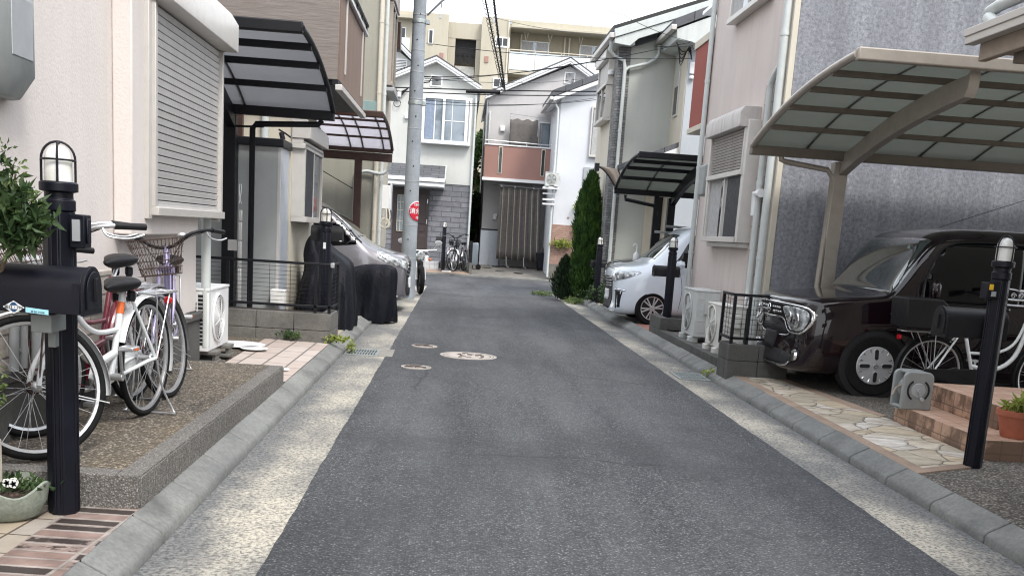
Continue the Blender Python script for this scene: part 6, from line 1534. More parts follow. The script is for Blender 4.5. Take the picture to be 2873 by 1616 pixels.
m = MB(); m.box(-2.3, -.62, 32.5, 33.14, .08, .38); m.build('tiled_step', 'whitetile', h, bevel=.006)
m = MB(); m.box(-.58, .28, 32.95, 33.14, .1, .42); m.build('block_planter', 'blockdk', h, bevel=.008)
m = MB(); m.box(-1.95, -1.80, 33.08, 33.18, 4.80, 4.95); m.build('wall_lamp', 'white', h, bevel=.02)
m = MB()
for k in range(5): m.tube(catmull([(-2.45 + .05 * k, 33.1, 5.9 - .04 * k), (-2.2, 33.08, 5.6 - .05 * k), (-1.85, 33.08, 5.75)], 5), .012, 5)
m.tube([(-2.2 + .11 * math.cos(a), 33.1, 5.25 + .11 * math.sin(a)) for a in [i * .5 for i in range(13)]], .012, 5); m.build('cable_loop', 'black', h, smooth=True)
m = MB(); m.box(-2.2, -2.08, 33.06, 33.16, 5.45, 5.65); m.build('service_box', 'white', h, bevel=.01)
t = T('watering_can', 'white watering can on the tiled step beside the brown door', 'watering can', (-1.02, 32.6, .38))
m = MB(); m.lathe([(.08, 0), (.085, .02), (.075, .16), (.05, .18)], (-1.02, 32.6, .38), seg=20); m.tube([(-1.1, 32.6, .42), (-1.2, 32.6, .5)], .012, 8); m.build('body', 'white', t, smooth=True)
m = MB(); m.tube([(-1.02 + .10 * math.cos(a), 32.6, .50 + .17 * math.sin(a)) for a in [PI * k / 12 for k in range(13)]], .010, 6); m.build('handle', 'silver', t, smooth=True)
m = MB(); m.box(-.5, -.2, 32.15, 32.27, .075, .13); tag(m.build('kerb_block', 'petal', bevel=.006), 'white concrete block beside the wheel of the small white bicycle', 'block')

h = T('house', 'house with a louvred gable vent, mostly hidden behind the concrete pole', 'house', (-4, 37, .1), 0, GH)
m = MB(); m.prism([(-5.5, 34.6, .1), (-1.35, 34.6, .1), (-1.35, 34.6, 6.4), (-2.35, 34.6, 7.1), (-5.5, 34.6, 6.0)], (0, 8, 0)); m.build('wall', 'f1', h)
gable(h, -4.2, -1.45, 34.6, 42, 6.42, 7.22, xr=-2.35, over=.15, th=.14)
vent(h, -2.42, -2.02, 6.34, 6.84, 34.6)

h = T('house', 'grey gabled house with a terracotta balcony over a curtained carport across the street', 'house', (2.5, 37, .2), 0, GH)
m = MB(); m.prism([(.76, 35.6, .2), (5.2, 35.6, .2), (5.2, 35.6, 6.4), (3.47, 35.6, 7.18), (.76, 35.6, 5.95)], (0, 8, 0)); m.build('wall', 'f2', h, bevel=.01)
gable(h, .80, 5.6, 35.6, 43, 5.96, 7.24, xr=3.45, over=.16, th=.15)
vent(h, 3.30, 3.68, 6.60, 6.98, 35.6)
m = MB(); m.box(.70, 3.14, 34.5, 34.6, 3.24, 4.30); m.box(.70, .8, 34.6, 35.58, 3.24, 4.30); b = m.build('balcony', 'terra', h, bevel=.008)
m = MB(); m.box(.66, 3.16, 34.44, 34.52 + .1, 3.14, 3.24); m.box(.68, 3.16, 34.47, 34.62, 4.30, 4.345); m.build('balcony_trim', 'aluw', b, bevel=.006)
for x in (1.24, 2.68):
    m = MB(); m.box(x - .07, x + .07, 34.478, 34.499, 3.38, 4.27); f = m.build('slot_frame', 'cream', b, bevel=.006); m = MB(); m.box(x - .045, x + .045, 34.472, 34.477, 3.41, 4.24); m.build('slot_glass', 'glassd', f)
m = MB(); m.tube([(.70, 34.55, 4.46), (3.14, 34.55, 4.42)], .02, 8)
for x in (.72, 1.2, 2.1, 2.9): m.tube([(x, 34.55, 4.34), (x, 34.55, 4.45)], .014, 6)
m.build('handrail', 'silver', b, smooth=True)
m = MB(); m.box(.72, 3.14, 34.62, 35.58, 3.14, 3.24); m.build('balcony_soffit', 'f2', b)
f = window(h, (2.55, 35.6, 4.2), (1, 0, 0), (0, -1, 0), 1.15, 1.08, 'aluw', 'glassl', curtain=[(-.52, .1, 'curtain')])
m = MB(); m.grid([[(1.52 + 1.0 * k / 14, 35.35 - .02 * math.sin(k * .9) - .1 * (1 - j / 5), 4.35 + (5.28 - 4.35) * j / 5 - (.03 * math.sin(k * 1.3) if j == 5 else 0)) for k in range(15)] for j in range(6)])
m.build('sunshade_cloth', 'taupe', h, smooth=True, solid=.004)
m = MB(); m.tube([(1.5, 35.3, 5.45), (3.1, 35.3, 5.35)], .012, 6)
for x, z in ((1.52, 5.44), (2.5, 5.4), (1.52, 4.4), (3.1, 4.4)): m.tube([(x, 35.3, z), (x, 35.3, 4.3)], .01, 6)
m.build('drying_frame', 'silver', h)
m = MB(); m.box(1.20, 1.38, 35.5, 35.59, 4.86, 5.06); m.build('wall_lamp', 'white', h, bevel=.03)
m = MB(); m.box(.80, .86, 35.5, 35.59, 4.4, 5.5); m.build('wall_duct', 'pipe', h, bevel=.02)
m = MB(); m.box(1.14, 1.28, 35.5, 35.59, 1.86, 2.08); m.build('porch_lamp', 'white', h, bevel=.03)
m = MB(); m.box(.74, 1.42, 35.4, 35.58, .2, 1.5); m.build('side_gate', 'shedl', h, bevel=.006); m = MB(); m.box(.72, 1.42, 35.38, 35.42, 1.5, 1.54); m.build('gate_cap', 'black', h)
downpipe(h, [(.72, 35.5, 5.9), (.72, 35.5, 3.2)], .03, 'pipeg')
t = T('curtain', 'striped dark carport curtain hanging below the terracotta balcony', 'curtain', (2.0, 34.7, .4))
m = MB(); N = 140; rows = []
for j in range(9):
    g = j / 8; row = []
    for k in range(N + 1):
        u = k / N; x = (1.26 + 1.5 * u) * 1 + (1.33 + 1.32 * u - 1.26 - 1.5 * u) * g * .6; amp = .02 + .015 * g
        row.append((x + .05 * (1 - g), 34.68 + amp * math.sin(u * 44 + .8 * math.sin(g * 3)), .55 - .03 * u + (2.96 - .55) * g + (.02 * math.sin(u * 22) if j == 8 else 0)))
    rows.append(row)
m.grid(rows, mat=lambda i, j: 1 if (j % 20) in (9, 10) and j > 5 else 0); m.build('cloth', ['taupe', 'stripe'], t, smooth=True, ang=80, solid=.003)
m = MB(); m.tube([(1.26, 34.66, 3.02), (2.85, 34.66, 2.98)], .014, 6)
for x in (1.35, 1.8, 2.45): m.tube([(x, 34.66, 3.0), (x, 34.7, 3.14)], .01, 5); m.lathe([(.03, -.02), (.03, .02)], (x, 34.62, 2.98), seg=10)
m.build('rod', 'silver', t, smooth=True)
for i, x in enumerate((1.05, 1.65, 2.25, 2.75)):
    m = MB(); m.tube([(x, 34.62, .64), (x + .02, 34.6, .33), (x + .1, 34.45, .28)], .018, 6)
    tag(m.build('curtain_stand_foot', 'silver', smooth=True), ['silver stand foot under the grey side gate, first from the left', 'silver stand foot under the left half of the striped curtain', 'silver stand foot under the right half of the striped curtain', 'silver stand foot beside the dark bin'][i], 'stand foot')
t = T('wheeled_bin', 'dark wheeled shopping trolley at the right of the striped curtain', 'trolley', (3.0, 34.4, .25))
m = MB(); m.hexa([(2.72, 34.3, .3), (3.14, 34.3, .3), (3.14, 34.6, .3), (2.72, 34.6, .3), (2.66, 34.28, .86), (3.2, 34.28, .86), (3.2, 34.62, .86), (2.66, 34.62, .86)]); m.build('body', 'navy', t, bevel=.03)
m = MB(); m.tube(catmull([(2.9, 34.5, .86), (2.95, 34.5, 1.1), (3.1, 34.5, 1.12), (3.14, 34.5, .88)], 5), .02, 8); m.build('handle', 'black', t, smooth=True)
for x in (2.75, 3.1): m = MB(); m.lathe([(.05, -.02), (.05, .02)], (x, 34.35, .28), 'x', 16); m.build('castor', 'rubber', t)
t = T('utility_cart', 'dark folded cart with small wheels in the gap between the two far houses', 'cart', (.58, 33.4, .2))
m = MB(); m.box(.44, .66, 33.3, 33.5, .3, 1.05); m.build('body', 'glassl', t, bevel=.02)
for x in (.42, .68): m = MB(); m.lathe([(.09, -.02), (.09, .02)], (x, 33.3, .27), 'y', 18); m.build('castor', 'rubber', t)
t = T('block_wall', 'low block wall end between the bicycles and the far driveway', 'wall', (.42, 32.4, .1))
m = MB(); m.box(.36, .46, 32.1, 33.0, .08, .42); m.build('course', 'block', t, bevel=.008); m = MB(); m.box(.37, .45, 32.2, 32.98, .424, 1.1); m.build('mesh_screen', 'plasticb', t)

h = T('house', 'white house with a pink brick base on the right across the street', 'house', (5, 34, .1), 0, GH)
m = MB(); m.prism([(2.92, 31.96, .1), (7.5, 31.96, .1), (7.5, 31.96, 7.6), (2.92, 31.96, 5.75)], (0, 3.4, 0)); m.build('wall', 'f3', h, bevel=.01)
m = MB(); m.box(2.90, 7.5, 31.93, 31.958, .55, 1.80); m.build('brick_base', 'brickwall', h)
m = MB(); m.box(2.90, 7.5, 31.92, 31.957, .1, .545); m.build('foundation', 'lot', h)
m = MB(); m.prism([(2.62, 31.6, 5.62), (8, 31.6, 7.98), (8, 31.6, 8.15), (2.6, 31.6, 5.80)], (0, 3.8, 0)); rf = m.build('roof', 'shingle', h)
m = MB(); m.prism([(2.66, 31.63, 5.50), (8, 31.63, 7.85), (8, 31.63, 7.97), (2.64, 31.63, 5.61)], (0, 3.7, 0)); m.build('soffit', 'aluw', rf)
m = MB(); m.box(2.54, 2.64, 31.58, 35.3, 5.52, 5.62); m.build('gutter', 'alu', rf, bevel=.01)
downpipe(h, [(2.70, 31.85, 5.5), (2.84, 31.88, 5.3), (2.86, 31.88, .15)], .036)
f = window(h, (4.12, 31.96, 3.95), (1, 0, 0), (0, -1, 0), .46, 1.5, 'alu', 'glassl', proud=.1, split=False, curtain=[(-.16, .02, 'curtain')])
m = MB(); m.box(3.78, 4.0, 31.9, 31.96, 3.1, 3.62); m.build('small_window', 'pipeg', h, bevel=.01)
m = MB(); m.prism([(3.36, 31.955, 2.03), (3.40, 31.955, 1.99), (3.44, 31.955, 2.03), (3.40, 31.955, 2.07)], (0, -.01, 0)); m.build('diamond_mark', 'terra', h)
ac_unit('white air conditioner hung high on a bracket between the two far houses', (2.78, 31.6, 2.94), (0, -1, 0), .42, .40, .28, 'acg', .3, .45, False, 'acg', 'pad', .03, grille='mesh')
m = MB(); m.box(2.52, 3.0, 31.6, 31.95, 2.86, 2.93)
for z in (2.7, 2.52, 2.38): m.box(2.54, 2.92, 31.75, 31.94, z, z + .05)
tag(m.build('wall_bracket', 'aluw', bevel=.006), 'white stacked wall bracket under the high air conditioner', 'bracket')

# ------------------------------------------------------------------ apartment block behind
h = T('apartment_building', 'tan four storey apartment block with balconies rising behind the far houses', 'apartment building', (3, 60, .1))
m = MB(); m.box(-12, -1.15, 55, 64, .1, 12.45); m.build('left_block', 'aptA', h, bevel=.02)
m = MB(); m.box(-1.145, .58, 56.5, 64, .1, 12.15); m.build('stair_recess', 'aptB', h)
m = MB(); m.box(-1.145, .58, 55.6, 56.49, 11.4, 12.2); m.box(-1.145, .58, 55.6, 56.49, 8.3, 9.45); m.box(-1.145, -.76, 55.62, 56.48, 9.45, 11.4); m.box(.34, .58, 55.62, 56.48, 9.45, 11.4); m.build('stair_front', 'aptA', h)
m = MB(); m.box(-.74, .33, 55.9, 56.48, 10.62, 11.4); m.build('stair_opening', 'dark', h)
m = MB()
for k in range(16): m.box(-.74 + k * .067, -.70 + k * .067, 55.62, 55.66, 10.12, 10.66)
m.box(-.75, .33, 55.6, 55.68, 10.66, 10.71); m.build('stair_railing', 'plasticb', h)
m = MB(); m.box(-.72, .30, 56.2, 56.3, 9.6, 10.1); m.build('landing_window', 'petal', h)
m = MB(); m.box(.585, 2.10, 55, 64, .1, 12.48); m.build('middle_block', 'aptA', h, bevel=.02)
m = MB(); m.box(2.105, 16, 56.2, 64, .1, 12.4); m.build('right_block', 'aptB', h, bevel=.02)
m = MB(); m.box(2.11, 16, 55.2, 56.19, 12.02, 12.48); m.box(2.11, 16, 54.6, 55.19, 11.98, 12.10); m.build('roof_slab', 'aptA', h, bevel=.02)
m = MB(); m.box(-12, -2.7, 54.4, 54.99, 12.0, 12.15); m.build('left_eave', 'aptA', h)
for i, z in enumerate((9.85, 7.0, 4.2)):
    m = MB(); m.box(2.11, 16, 54.9, 56.18, z - .15, z + .05); b = m.build('balcony_slab', 'aptA', h, bevel=.02)
    for k in range(10): m = MB(); m.box(2.12 + k * 1.38, 3.46 + k * 1.38, 54.92, 54.95, z + .08, z + .98); m.build('balcony_panel', 'frost', b, bevel=.005)
    m = MB(); m.tube([(2.1, 54.93, z + 1.08), (16, 54.93, z + 1.08)], .025, 8)
    for k in range(11): m.tube([(2.11 + k * 1.38, 54.93, z), (2.11 + k * 1.38, 54.93, z + 1.08)], .02, 6)
    m.build('handrail', 'cream', b)
    for x in (3.5, 6.7, 9.5, 12.4): window(h, (x, 56.2, z + .05), (1, 0, 0), (0, -1, 0), 1.55, 1.75, 'white', 'glassl', curtain=[(-.7, -.1, 'curtain'), (.1, .7, 'curtain')], sill=False)
    m = MB()
    for x in (2.75, 5.1, 5.35, 8.1): m.tube([(x, 56.1, z), (x, 56.1, z + 2.1)], .05, 8)
    m.build('downpipe', 'cream', h)
    for x in (2.98, 4.25, 5.9, 7.2): m = MB(); m.tube([(x - .1, 55.6, z + 2.1), (x, 55.6, z + 1.65), (x + .1, 55.6, z + 2.1)], .025, 6); m.build('line_bracket', 'cream', h)
for z in (11.02, 8.95): f = window(h, (1.71, 55, z), (1, 0, 0), (0, -1, 0), .76, .50, 'white', 'glassd', sill=False, fw=.06)
for x, w in ((-2.05, .26), (-3.55, .4)): window(h, (x, 55, 10.9), (1, 0, 0), (0, -1, 0), w, .72, 'white', 'glassd', split=False, sill=False)
for x in (-1.55, .82): m = MB(); m.box(x, x + .2, 54.94, 55.0, 10.2, 10.5); m.build('intake_grille', 'terra', h)
m = MB(); m.tube([(2.0, 54.95, 12.4), (2.0, 54.95, 4)], .045, 8); m.tube([(-2.9, 54.95, 12), (-2.9, 54.95, 4)], .05, 8); m.build('downpipe', 'cream', h)
for x in (1.18, 2.08, -1.6): m = MB(); m.tube([(x, 55.1, 12.3), (x, 55.1, 12.95)], .02, 6); m.box(x - .06, x + .06, 54.98, 55.1, 12.2, 12.4); m.build('antenna_mount', 'pipeg', h)
m = MB(); m.box(-12, -3.1, 54.3, 54.98, 9.8, 9.95); m.box(-12, -3.1, 54.3, 54.34, 9.95, 11.0); m.build('left_balcony', 'frost', h)
# ------------------------------------------------------------------ concrete pole, sign, wires
t = T('utility_pole', 'concrete utility pole with a round red sign wrapped round it', 'utility pole', (-.985, 20.2, 0))
pb, pt = V((-.985, 20.2, -.02)), V((-.985 + .0, 20.2, 9.5))
def pr(z): return .155 - .0055 * z
m = MB(); m.lathe([(pr(z), z) for z in [-.02] + [.5 * k for k in range(20)]], (-.985, 20.2, 0), seg=40); m.build('shaft', 'poleC', t, smooth=True)
px, py = -.985, 20.2
m = MB()
for z in (.8, 1.45, 2.3, 3.3, 3.85, 4.35, 4.75, 5.4): m.lathe([(pr(z) + .004, -.01), (pr(z) + .006, 0), (pr(z) + .004, .01)], (px, py, z), seg=36)
m.build('steel_strap', 'pipeg', t, smooth=True)
m = MB()
for z in (5.28, 3.78): m.lathe([(pr(z) + .012, -.035), (pr(z) + .012, .035)], (px, py, z), seg=36); m.box(px + .13, px + .2, py - .05, py + .05, z - .04, z + .04)
m.build('clamp', 'steelg', t, bevel=.005)
m = MB()
for k in range(11):
    z = .7 + k * .47; m.lathe([(.014, -.012), (.014, 0)], (px + .02 * (-1) ** k, py - pr(z) + .008, z), 'y', 10)
m.build('step_hole', 'dark', t)
m = MB(); m.tube([(px + .15, py - .05, 5.4), (px + .42, py - .3, 5.62), (px + 1.3, py - .6, 6.2)], .022, 8); m.tube([(px + .42, py - .3, 5.62), (px + .42, py - .3, 5.5)], .012, 6); m.build('bracket_arm', 'pipeg', t, smooth=True)
m = MB(); m.tube([(px + .14, py, 4.28), (px + .3, py - .05, 4.28), (px + .24, py - .05, 4.18), (px + .14, py, 4.17)], .012, 6); m.build('cable_hook', 'black', t, smooth=True)
# red hydrant sign bent round the pole
sz = 1.72; R0 = pr(sz) + .006; th0 = R(-90 + 60)
def wrap(x, z, d=0.): a = th0 + x / R0; return (px + (R0 + d) * math.cos(a), py + (R0 + d) * math.sin(a), z)
def disc(r, d, nm, mat, par):
    m = MB(); rows = []
    for i in range(1, 9):
        q = r * i / 8; rows.append([wrap(q * math.cos(a), sz + q * math.sin(a), d) for a in [2 * PI * k / 48 for k in range(49)]])
    m.grid(rows); m.face([wrap(r / 8 * math.cos(a), sz + r / 8 * math.sin(a), d) for a in [2 * PI * k / 48 for k in range(48)]])
    return m.build(nm, mat, par, smooth=True, solid=.003)
s = disc(.20, 0, 'sign', 'stickw', t); disc(.186, .003, 'sign_face', 'redsign', s)
for body, size, zz in (('消火栓', .115, 0), ('消防水利', .045, .125), ('大阪', .045, -.125)):
    if body == '大阪': body = '消防'
    o = text(body, size, s, Matrix(((1, 0, 0, 0), (0, 0, -1, 0), (0, 1, 0, sz + zz), (0, 0, 0, 1))), 'stickw', bold=.002)
    inv = WM[s]
    for v in o.data.vertices:
        w = inv @ v.co; v.co = inv.inverted() @ V(wrap(w.x, w.z, .0075 - w.y * .3))
# overhead wires
def wire(label, pts, r=.008, sag=.0, mat='black', grp='overhead wires'):
    P = []
    for a, b in zip(pts, pts[1:]):
        a, b = V(a), V(b)
        for k in range(12): q = k / 12; P.append(a.lerp(b, q) - Z_ * sag * 4 * q * (1 - q))
    P.append(V(pts[-1])); m = MB(); m.tube(P, r, 6); return tag(m.build('overhead_wire', mat, smooth=True), label, 'wire', grp)
wire('thick black cable crossing just below the gables, upper of the pair', [(-2.0, 25, 4.66), (3.2, 25, 4.93)], .014, .02)
wire('thick black cable crossing just below the gables, lower of the pair', [(-2.0, 25.1, 4.60), (3.2, 25.1, 4.86)], .012, .05)
m = MB(); m.tube([(-.03, 24.98, 4.705), (.80, 24.98, 4.735)], .045, 12); tag(m.build('cable_sleeve', 'plasticb', smooth=True), 'black tubular splice sleeve on the thick crossing cable', 'cable sleeve')
w = 'thin wire from the concrete pole, '
for i, (z0, x1, y1, z1) in enumerate(((4.28, 2.7, 19.3, 4.75), (4.2, 3.9, 18.4, 4.95), (3.85, 3.0, 24, 4.6), (3.78, 3.2, 26, 4.9), (4.9, 3.95, 18.4, 4.68), (4.25, 3.4, 31.0, 6.1))):
    wire(w + ['lowest one ending at the slate strip', 'second, ending under the wing roof', 'third, ending over the far corner', 'fourth, ending over the far kerb', 'topmost, ending at the service box', 'the one running on to the white house'][i], [(px + .15, py, z0), (x1, y1, z1)], .006, .10)
wire('long thin wire sweeping down from the apartment block to the grey green house', [(.6, 40, 9.5), (3.6, 26, 6.4), (3.95, 18.4, 4.9)], .008, .1)
wire('high thin wire against the sky ending on the right roof corner', [(1.2, 30, 8.65), (3.0, 20.5, 5.75), (3.95, 18.38, 4.95)], .006, .05)
def spiral(label, a, b, r=.016, sp=.06, n=26):
    a, b = V(a), V(b); t = T('overhead_cable', label, 'cable', tuple(a), 0, 'spiral hung overhead cables')
    m = MB(); m.tube([a.lerp(b, k / 14) for k in range(15)], r, 7); m.build('cable', 'plasticb', t, smooth=True)
    m = MB(); d = (b - a); P = []
    for k in range(n * 8 + 1):
        q = k / (n * 8); an = k * PI / 4; P.append(a + d * q + V((sp * .5 * math.cos(an), 0, sp * .5 * math.sin(an) - sp * .3)))
    m.tube(P, .006, 4); m.build('spiral_hanger', 'black', t, smooth=True)
spiral('left of two cables with spiral hangers dropping from the sky to the crossing cable', (-.30, 14.5, 6.25), (.86, 25, 4.85), .016, .10, 40)
spiral('right of two cables with spiral hangers dropping from the sky to the crossing cable', (-.02, 14.5, 6.2), (.90, 25, 4.83), .018, .05, 46)
m = MB(); m.lathe([(.01, -.16), (.035, -.12), (.04, .12), (.01, .16)], (0, 0, 0), 'y', 12); o = m.build('cable_joint', 'brown', smooth=True); o.rotation_euler = (R(-8), 0, R(-5)); o.location = (-.12, 16.2, 6.0)
tag(o, 'brown spindle shaped joint at the top of the left spiral cable', 'cable joint')
wire('thin looped wire against the bright sky', [(1.12, 26, 8.3), (1.2, 26, 7.86), (1.32, 26, 8.35)], .008, .02)

# ------------------------------------------------------------------ planting
def shrub(label, name, base, stems, blobs, leaf, size, mat, cat, pot=None, seed=1, elong=2.2, up=.2, grp=None):
    random.seed(seed); t = T(name, label, cat, base, 0, grp)
    m = MB()
    for s in stems: m.tube(catmull(s, 4), [.010 * (1 - .6 * k / (4 * (len(s) - 1))) for k in range(4 * (len(s) - 1) + 1)], 6)
    m.build('stem', 'bark', t, smooth=True)
    m = MB(); pts = []
    for (c, r, n) in blobs:
        c = V(c)
        for _ in range(n):
            d = V((random.gauss(0, 1), random.gauss(0, 1), random.gauss(0, 1))).normalized(); q = random.random() ** .45
            k = 1 + .25 * math.sin(d.x * 7 + seed) * math.cos(d.z * 6)
            pts.append(c + V((d.x * r[0], d.y * r[1], d.z * r[2])) * q * k)
    leaves(m, pts, leaf, elong, up); m.build('foliage', mat, t, merge=False)
    if pot: pot(t)
    return t
sx = -1.66
shrub('dark glossy leaved shrub reaching above the letter box at the left edge', 'shrub', (-1.72, 3.9, .12), [[(-1.93, 3.95, .8), (-1.82, 3.95, 1.1), (-1.72, 3.93, 1.3), (-1.66, 3.9, 1.5)], [(-1.79, 3.95, 1.0), (-1.70, 3.95, 1.25), (-1.60, 3.92, 1.36)], [(-1.8, 3.95, .9), (-1.85, 3.95, 1.3), (-1.80, 3.95, 1.6)], [(-1.95, 3.97, .12), (-1.80, 3.95, .9)]],
      [((-1.69, 3.90, 1.37), (.12, .12, .10), 560), ((-1.80, 3.92, 1.45), (.14, .14, .15), 520), ((-1.60, 3.88, 1.33), (.085, .08, .045), 170), ((-1.66, 3.9, 1.26), (.09, .08, .04), 160)], .055, .03, 'leaf', 'shrub', seed=4, elong=2.4)
m = MB(); random.seed(21); pts = []
for _ in range(60): pts.append((random.gauss(-1.70, .05), 3.86, random.gauss(1.47, .04)))
for p in ((-1.69, 1.62), (-1.73, 1.66), (-1.64, 1.55), (-1.58, 1.44), (-1.76, 1.6)):
    for k in range(14): pts.append((p[0] + random.gauss(0, .012), 3.87, p[1] - .02 + random.gauss(0, .022)))
leaves(m, pts, .024, 2.2, .6); o = m.build('foliage', 'leafl', bpy.data.objects['shrub'], merge=False)
def bpot(t):
    m = MB(); m.lathe([(.085, 0), (.105, .02), (.14, .46), (.155, .47), (.155, .50), (.13, .50), (.125, .44), (.001, .44)], (-1.93, 3.93, .113), seg=32, cap=False); m.build('pot', 'bluepot', t, smooth=True)
shrub('small leaved light green plant in a dark blue pot at the left edge', 'potted_plant', (-1.93, 3.93, .112), [[(-1.93, 3.93, .55), (-1.9, 3.93, .7), (-1.84, 3.9, .8)], [(-1.93, 3.93, .55), (-1.92, 3.92, .8), (-1.86, 3.9, 1.0)]],
      [((-1.83, 3.88, .70), (.11, .10, .10), 620), ((-1.84, 3.88, .86), (.085, .08, .11), 300), ((-1.82, 3.86, 1.02), (.05, .04, .07), 60), ((-1.80, 3.86, 1.13), (.035, .03, .03), 26)], .03, .02, 'leafl', 'potted plant', bpot, 6, 1.9)
m = MB(); m.box(-1.86, -1.81, 4.02, 4.06, .113, .45); tag(m.build('wooden_stake', 'cream', bevel=.004), 'pale post behind the dark blue pot', 'stake')
# stone bowl with pansies
t = T('planter_bowl', 'grey green stone bowl planted with white and yellow pansies at the lower left', 'planter', (-1.76, 3.93, .113))
m = MB(); rows = []
for r, z, wv in ((.10, .0, 0), (.13, .02, 0), (.155, .08, .0), (.165, .125, .012), (.158, .13, .012), (.145, .11, 0), (.12, .09, 0), (.001, .10, 0)):
    rows.append([(-1.76 + r * 1.08 * math.cos(a), 3.93 + r * .85 * math.sin(a), .113 + z + wv * math.cos(a * 4 + .6) * 1.6 + (.02 if wv else 0) * max(0, math.cos(a - .5))) for a in [2 * PI * k / 48 for k in range(49)]])
m.grid(rows); m.face([p for p in rows[0][:-1]]); m.build('bowl', 'bowl', t, smooth=True, ang=60)
m = MB(); m.lathe([(.15, .10), (.12, .125), (.001, .13)], (-1.76, 3.93, .113), seg=24, sx=1.05, sy=.8); m.build('soil', 'soil', t)
random.seed(5); m = MB(); leaves(m, [(-1.76 + random.gauss(.03, .065), 3.93 + random.gauss(.0, .045), .235 + random.uniform(0, .03)) for _ in range(220)], .03, 1.8, .8); m.build('foliage', 'leaf', t, merge=False)
for i, (x, y, mt) in enumerate(((-1.815, 3.86, 'petal'), (-1.80, 3.83, 'yellow'), (-1.79, 3.85, 'petal'), (-1.72, 3.87, 'petal'), (-1.70, 3.89, 'petal'), (-1.83, 3.88, 'petal'), (-1.69, 3.86, 'petal'))):
    m = MB()
    for k in range(5):
        a = k * 2 * PI / 5; c = V((x + .009 * math.cos(a), y - .004, .275 + .009 * math.sin(a))); m.prism([c + V((.010 * math.cos(b), 0, .010 * math.sin(b))) for b in [2 * PI * q / 8 for q in range(8)]], (0, .002, .001 * k))
    m.build('flower', mt, t, smooth=True)
place(t, (-1.82, 4.09, .113))
# pot plant on the steps
def tpot(t):
    m = MB(); m.lathe([(.085, 0), (.09, .005), (.122, .15), (.134, .152), (.138, .19), (.125, .19), (.12, .165), (.001, .165)], (3.92, 6.58, .246), seg=36, cap=False); m.build('pot', 'terracotta', t, smooth=True)
shrub('yellow green leafy plant in a terracotta pot on the lower tiled step', 'potted_plant', (3.92, 6.58, .246), [[(3.92, 6.58, .40), (3.92, 6.58, .46), (3.92, 6.58, .50)]],
      [((3.91, 6.56, .475), (.085, .08, .045), 90), ((3.95, 6.58, .50), (.06, .06, .04), 40)], .075, .03, 'leafy', 'potted plant', tpot, 8, 2.8, -.1)
# cypress
def conifer(label, base, H, lobes, n, mat, seed, leafl=.12):
    random.seed(seed); x, y, z = base; t = T('cypress', label, 'cypress', base, 0, 'conifers at the street corner')
    m = MB(); m.tube([(x, y, z), (x, y, z + H * .5), (x, y, z + H * .85)], [.05, .035, .01], 8); m.build('trunk', 'bark', t)
    m = MB()
    for (ox, oy, r, z0, z1) in lobes:
        for _ in range(int(n * (z1 - z0) * r)):
            u = random.random(); zz = z0 + (z1 - z0) * u
            rr = r * (math.sin(PI * min(1, (u * .93 + .07)) ** .75) ** .55) * (1 + .18 * math.sin(zz * 5 + ox * 9) + .08 * math.sin(zz * 17 + oy * 30)) * random.choice((random.uniform(.55, 1.0), random.uniform(.8, 1.16)))
            a = random.uniform(0, 2 * PI); p = V((x + ox + rr * math.cos(a), y + oy + rr * math.sin(a), z + zz)); rad = V((math.cos(a), math.sin(a), 0))
            for q in range(3):
                d = (Z_ * random.uniform(.7, 1.3) + rad * random.uniform(.0, .55) + V((random.gauss(0, .22), random.gauss(0, .22), 0))).normalized(); l = leafl * random.uniform(.6, 1.3)
                s = d.cross(rad + V((random.gauss(0, .5), random.gauss(0, .5), .1))).normalized() * l * .11; m.face([p - s, p + s, p + d * l * .6 + s * .8, p + d * l, p + d * l * .6 - s * .8])
    m.build('crown', mat, t, merge=False); return t
conifer('tall bright green columnar cypress at the right street corner', (2.85, 22.3, .08), 2.7, [(0, 0, .29, 0, 2.45), (.0, 0, .21, 1.3, 2.74), (-.14, -.05, .17, .1, 2.5), (.11, -.05, .17, .1, 2.38), (.02, .1, .18, .2, 2.4), (-.19, 0, .13, .6, 2.32), (.17, .05, .11, .6, 2.2)], 3300, 'conifer', 2)
conifer('low dark conifer bush at the foot of the tall cypress', (2.45, 22.7, .02), 1.0, [(0, 0, .25, 0, .95), (.12, -.1, .2, 0, .8), (.0, .12, .18, .1, .9), (.3, -.1, .15, 0, .6)], 3800, 'coniferd', 3, .09)
random.seed(12)
shrub('leafy ground plant with pale leaves at the foot of the slate strip', 'shrub', (3.0, 21.5, .09), [[(3.0, 21.5, .09), (3.02, 21.5, .5)]], [((2.98, 21.2, .28), (.22, .3, .2), 500), ((3.05, 20.3, .35), (.16, .25, .28), 420), ((2.85, 22.2, .2), (.25, .3, .14), 400), ((2.9, 21.1, .7), (.08, .1, .25), 60)], .07, .03, 'leaf', 'plant', None, 31, 1.6)
shrub('low yellow green weeds along the right gutter below the cypress', 'ground_plant', (2.6, 22.6, .0), [[(2.6, 22.6, 0), (2.62, 22.6, .1)]], [((2.65, 22.5, .06), (.25, .35, .06), 260), ((2.6, 21.8, .06), (.2, .3, .06), 160), ((2.1, 24.1, .04), (.35, .4, .05), 200)], .07, .03, 'leafl', 'plant', None, 32, 2.)
shrub('leafy climber trailing across the pink brick base behind the cypress', 'climbing_plant', (3.0, 31.6, .2), [[(3.8, 31.85, .5), (3.5, 31.85, 1.2), (3.2, 31.85, 1.15), (2.9, 31.85, 1.1)], [(3.8, 31.85, .5), (3.7, 31.8, 1.6), (3.6, 31.8, 2.4)]], [((3.25, 31.8, 1.2), (.38, .1, .12), 220), ((3.7, 31.8, 1.8), (.12, .1, .5), 120), ((3.65, 31.8, 2.4), (.16, .1, .12), 40)], .11, .05, 'leafy', 'plant', None, 33, 2.2)
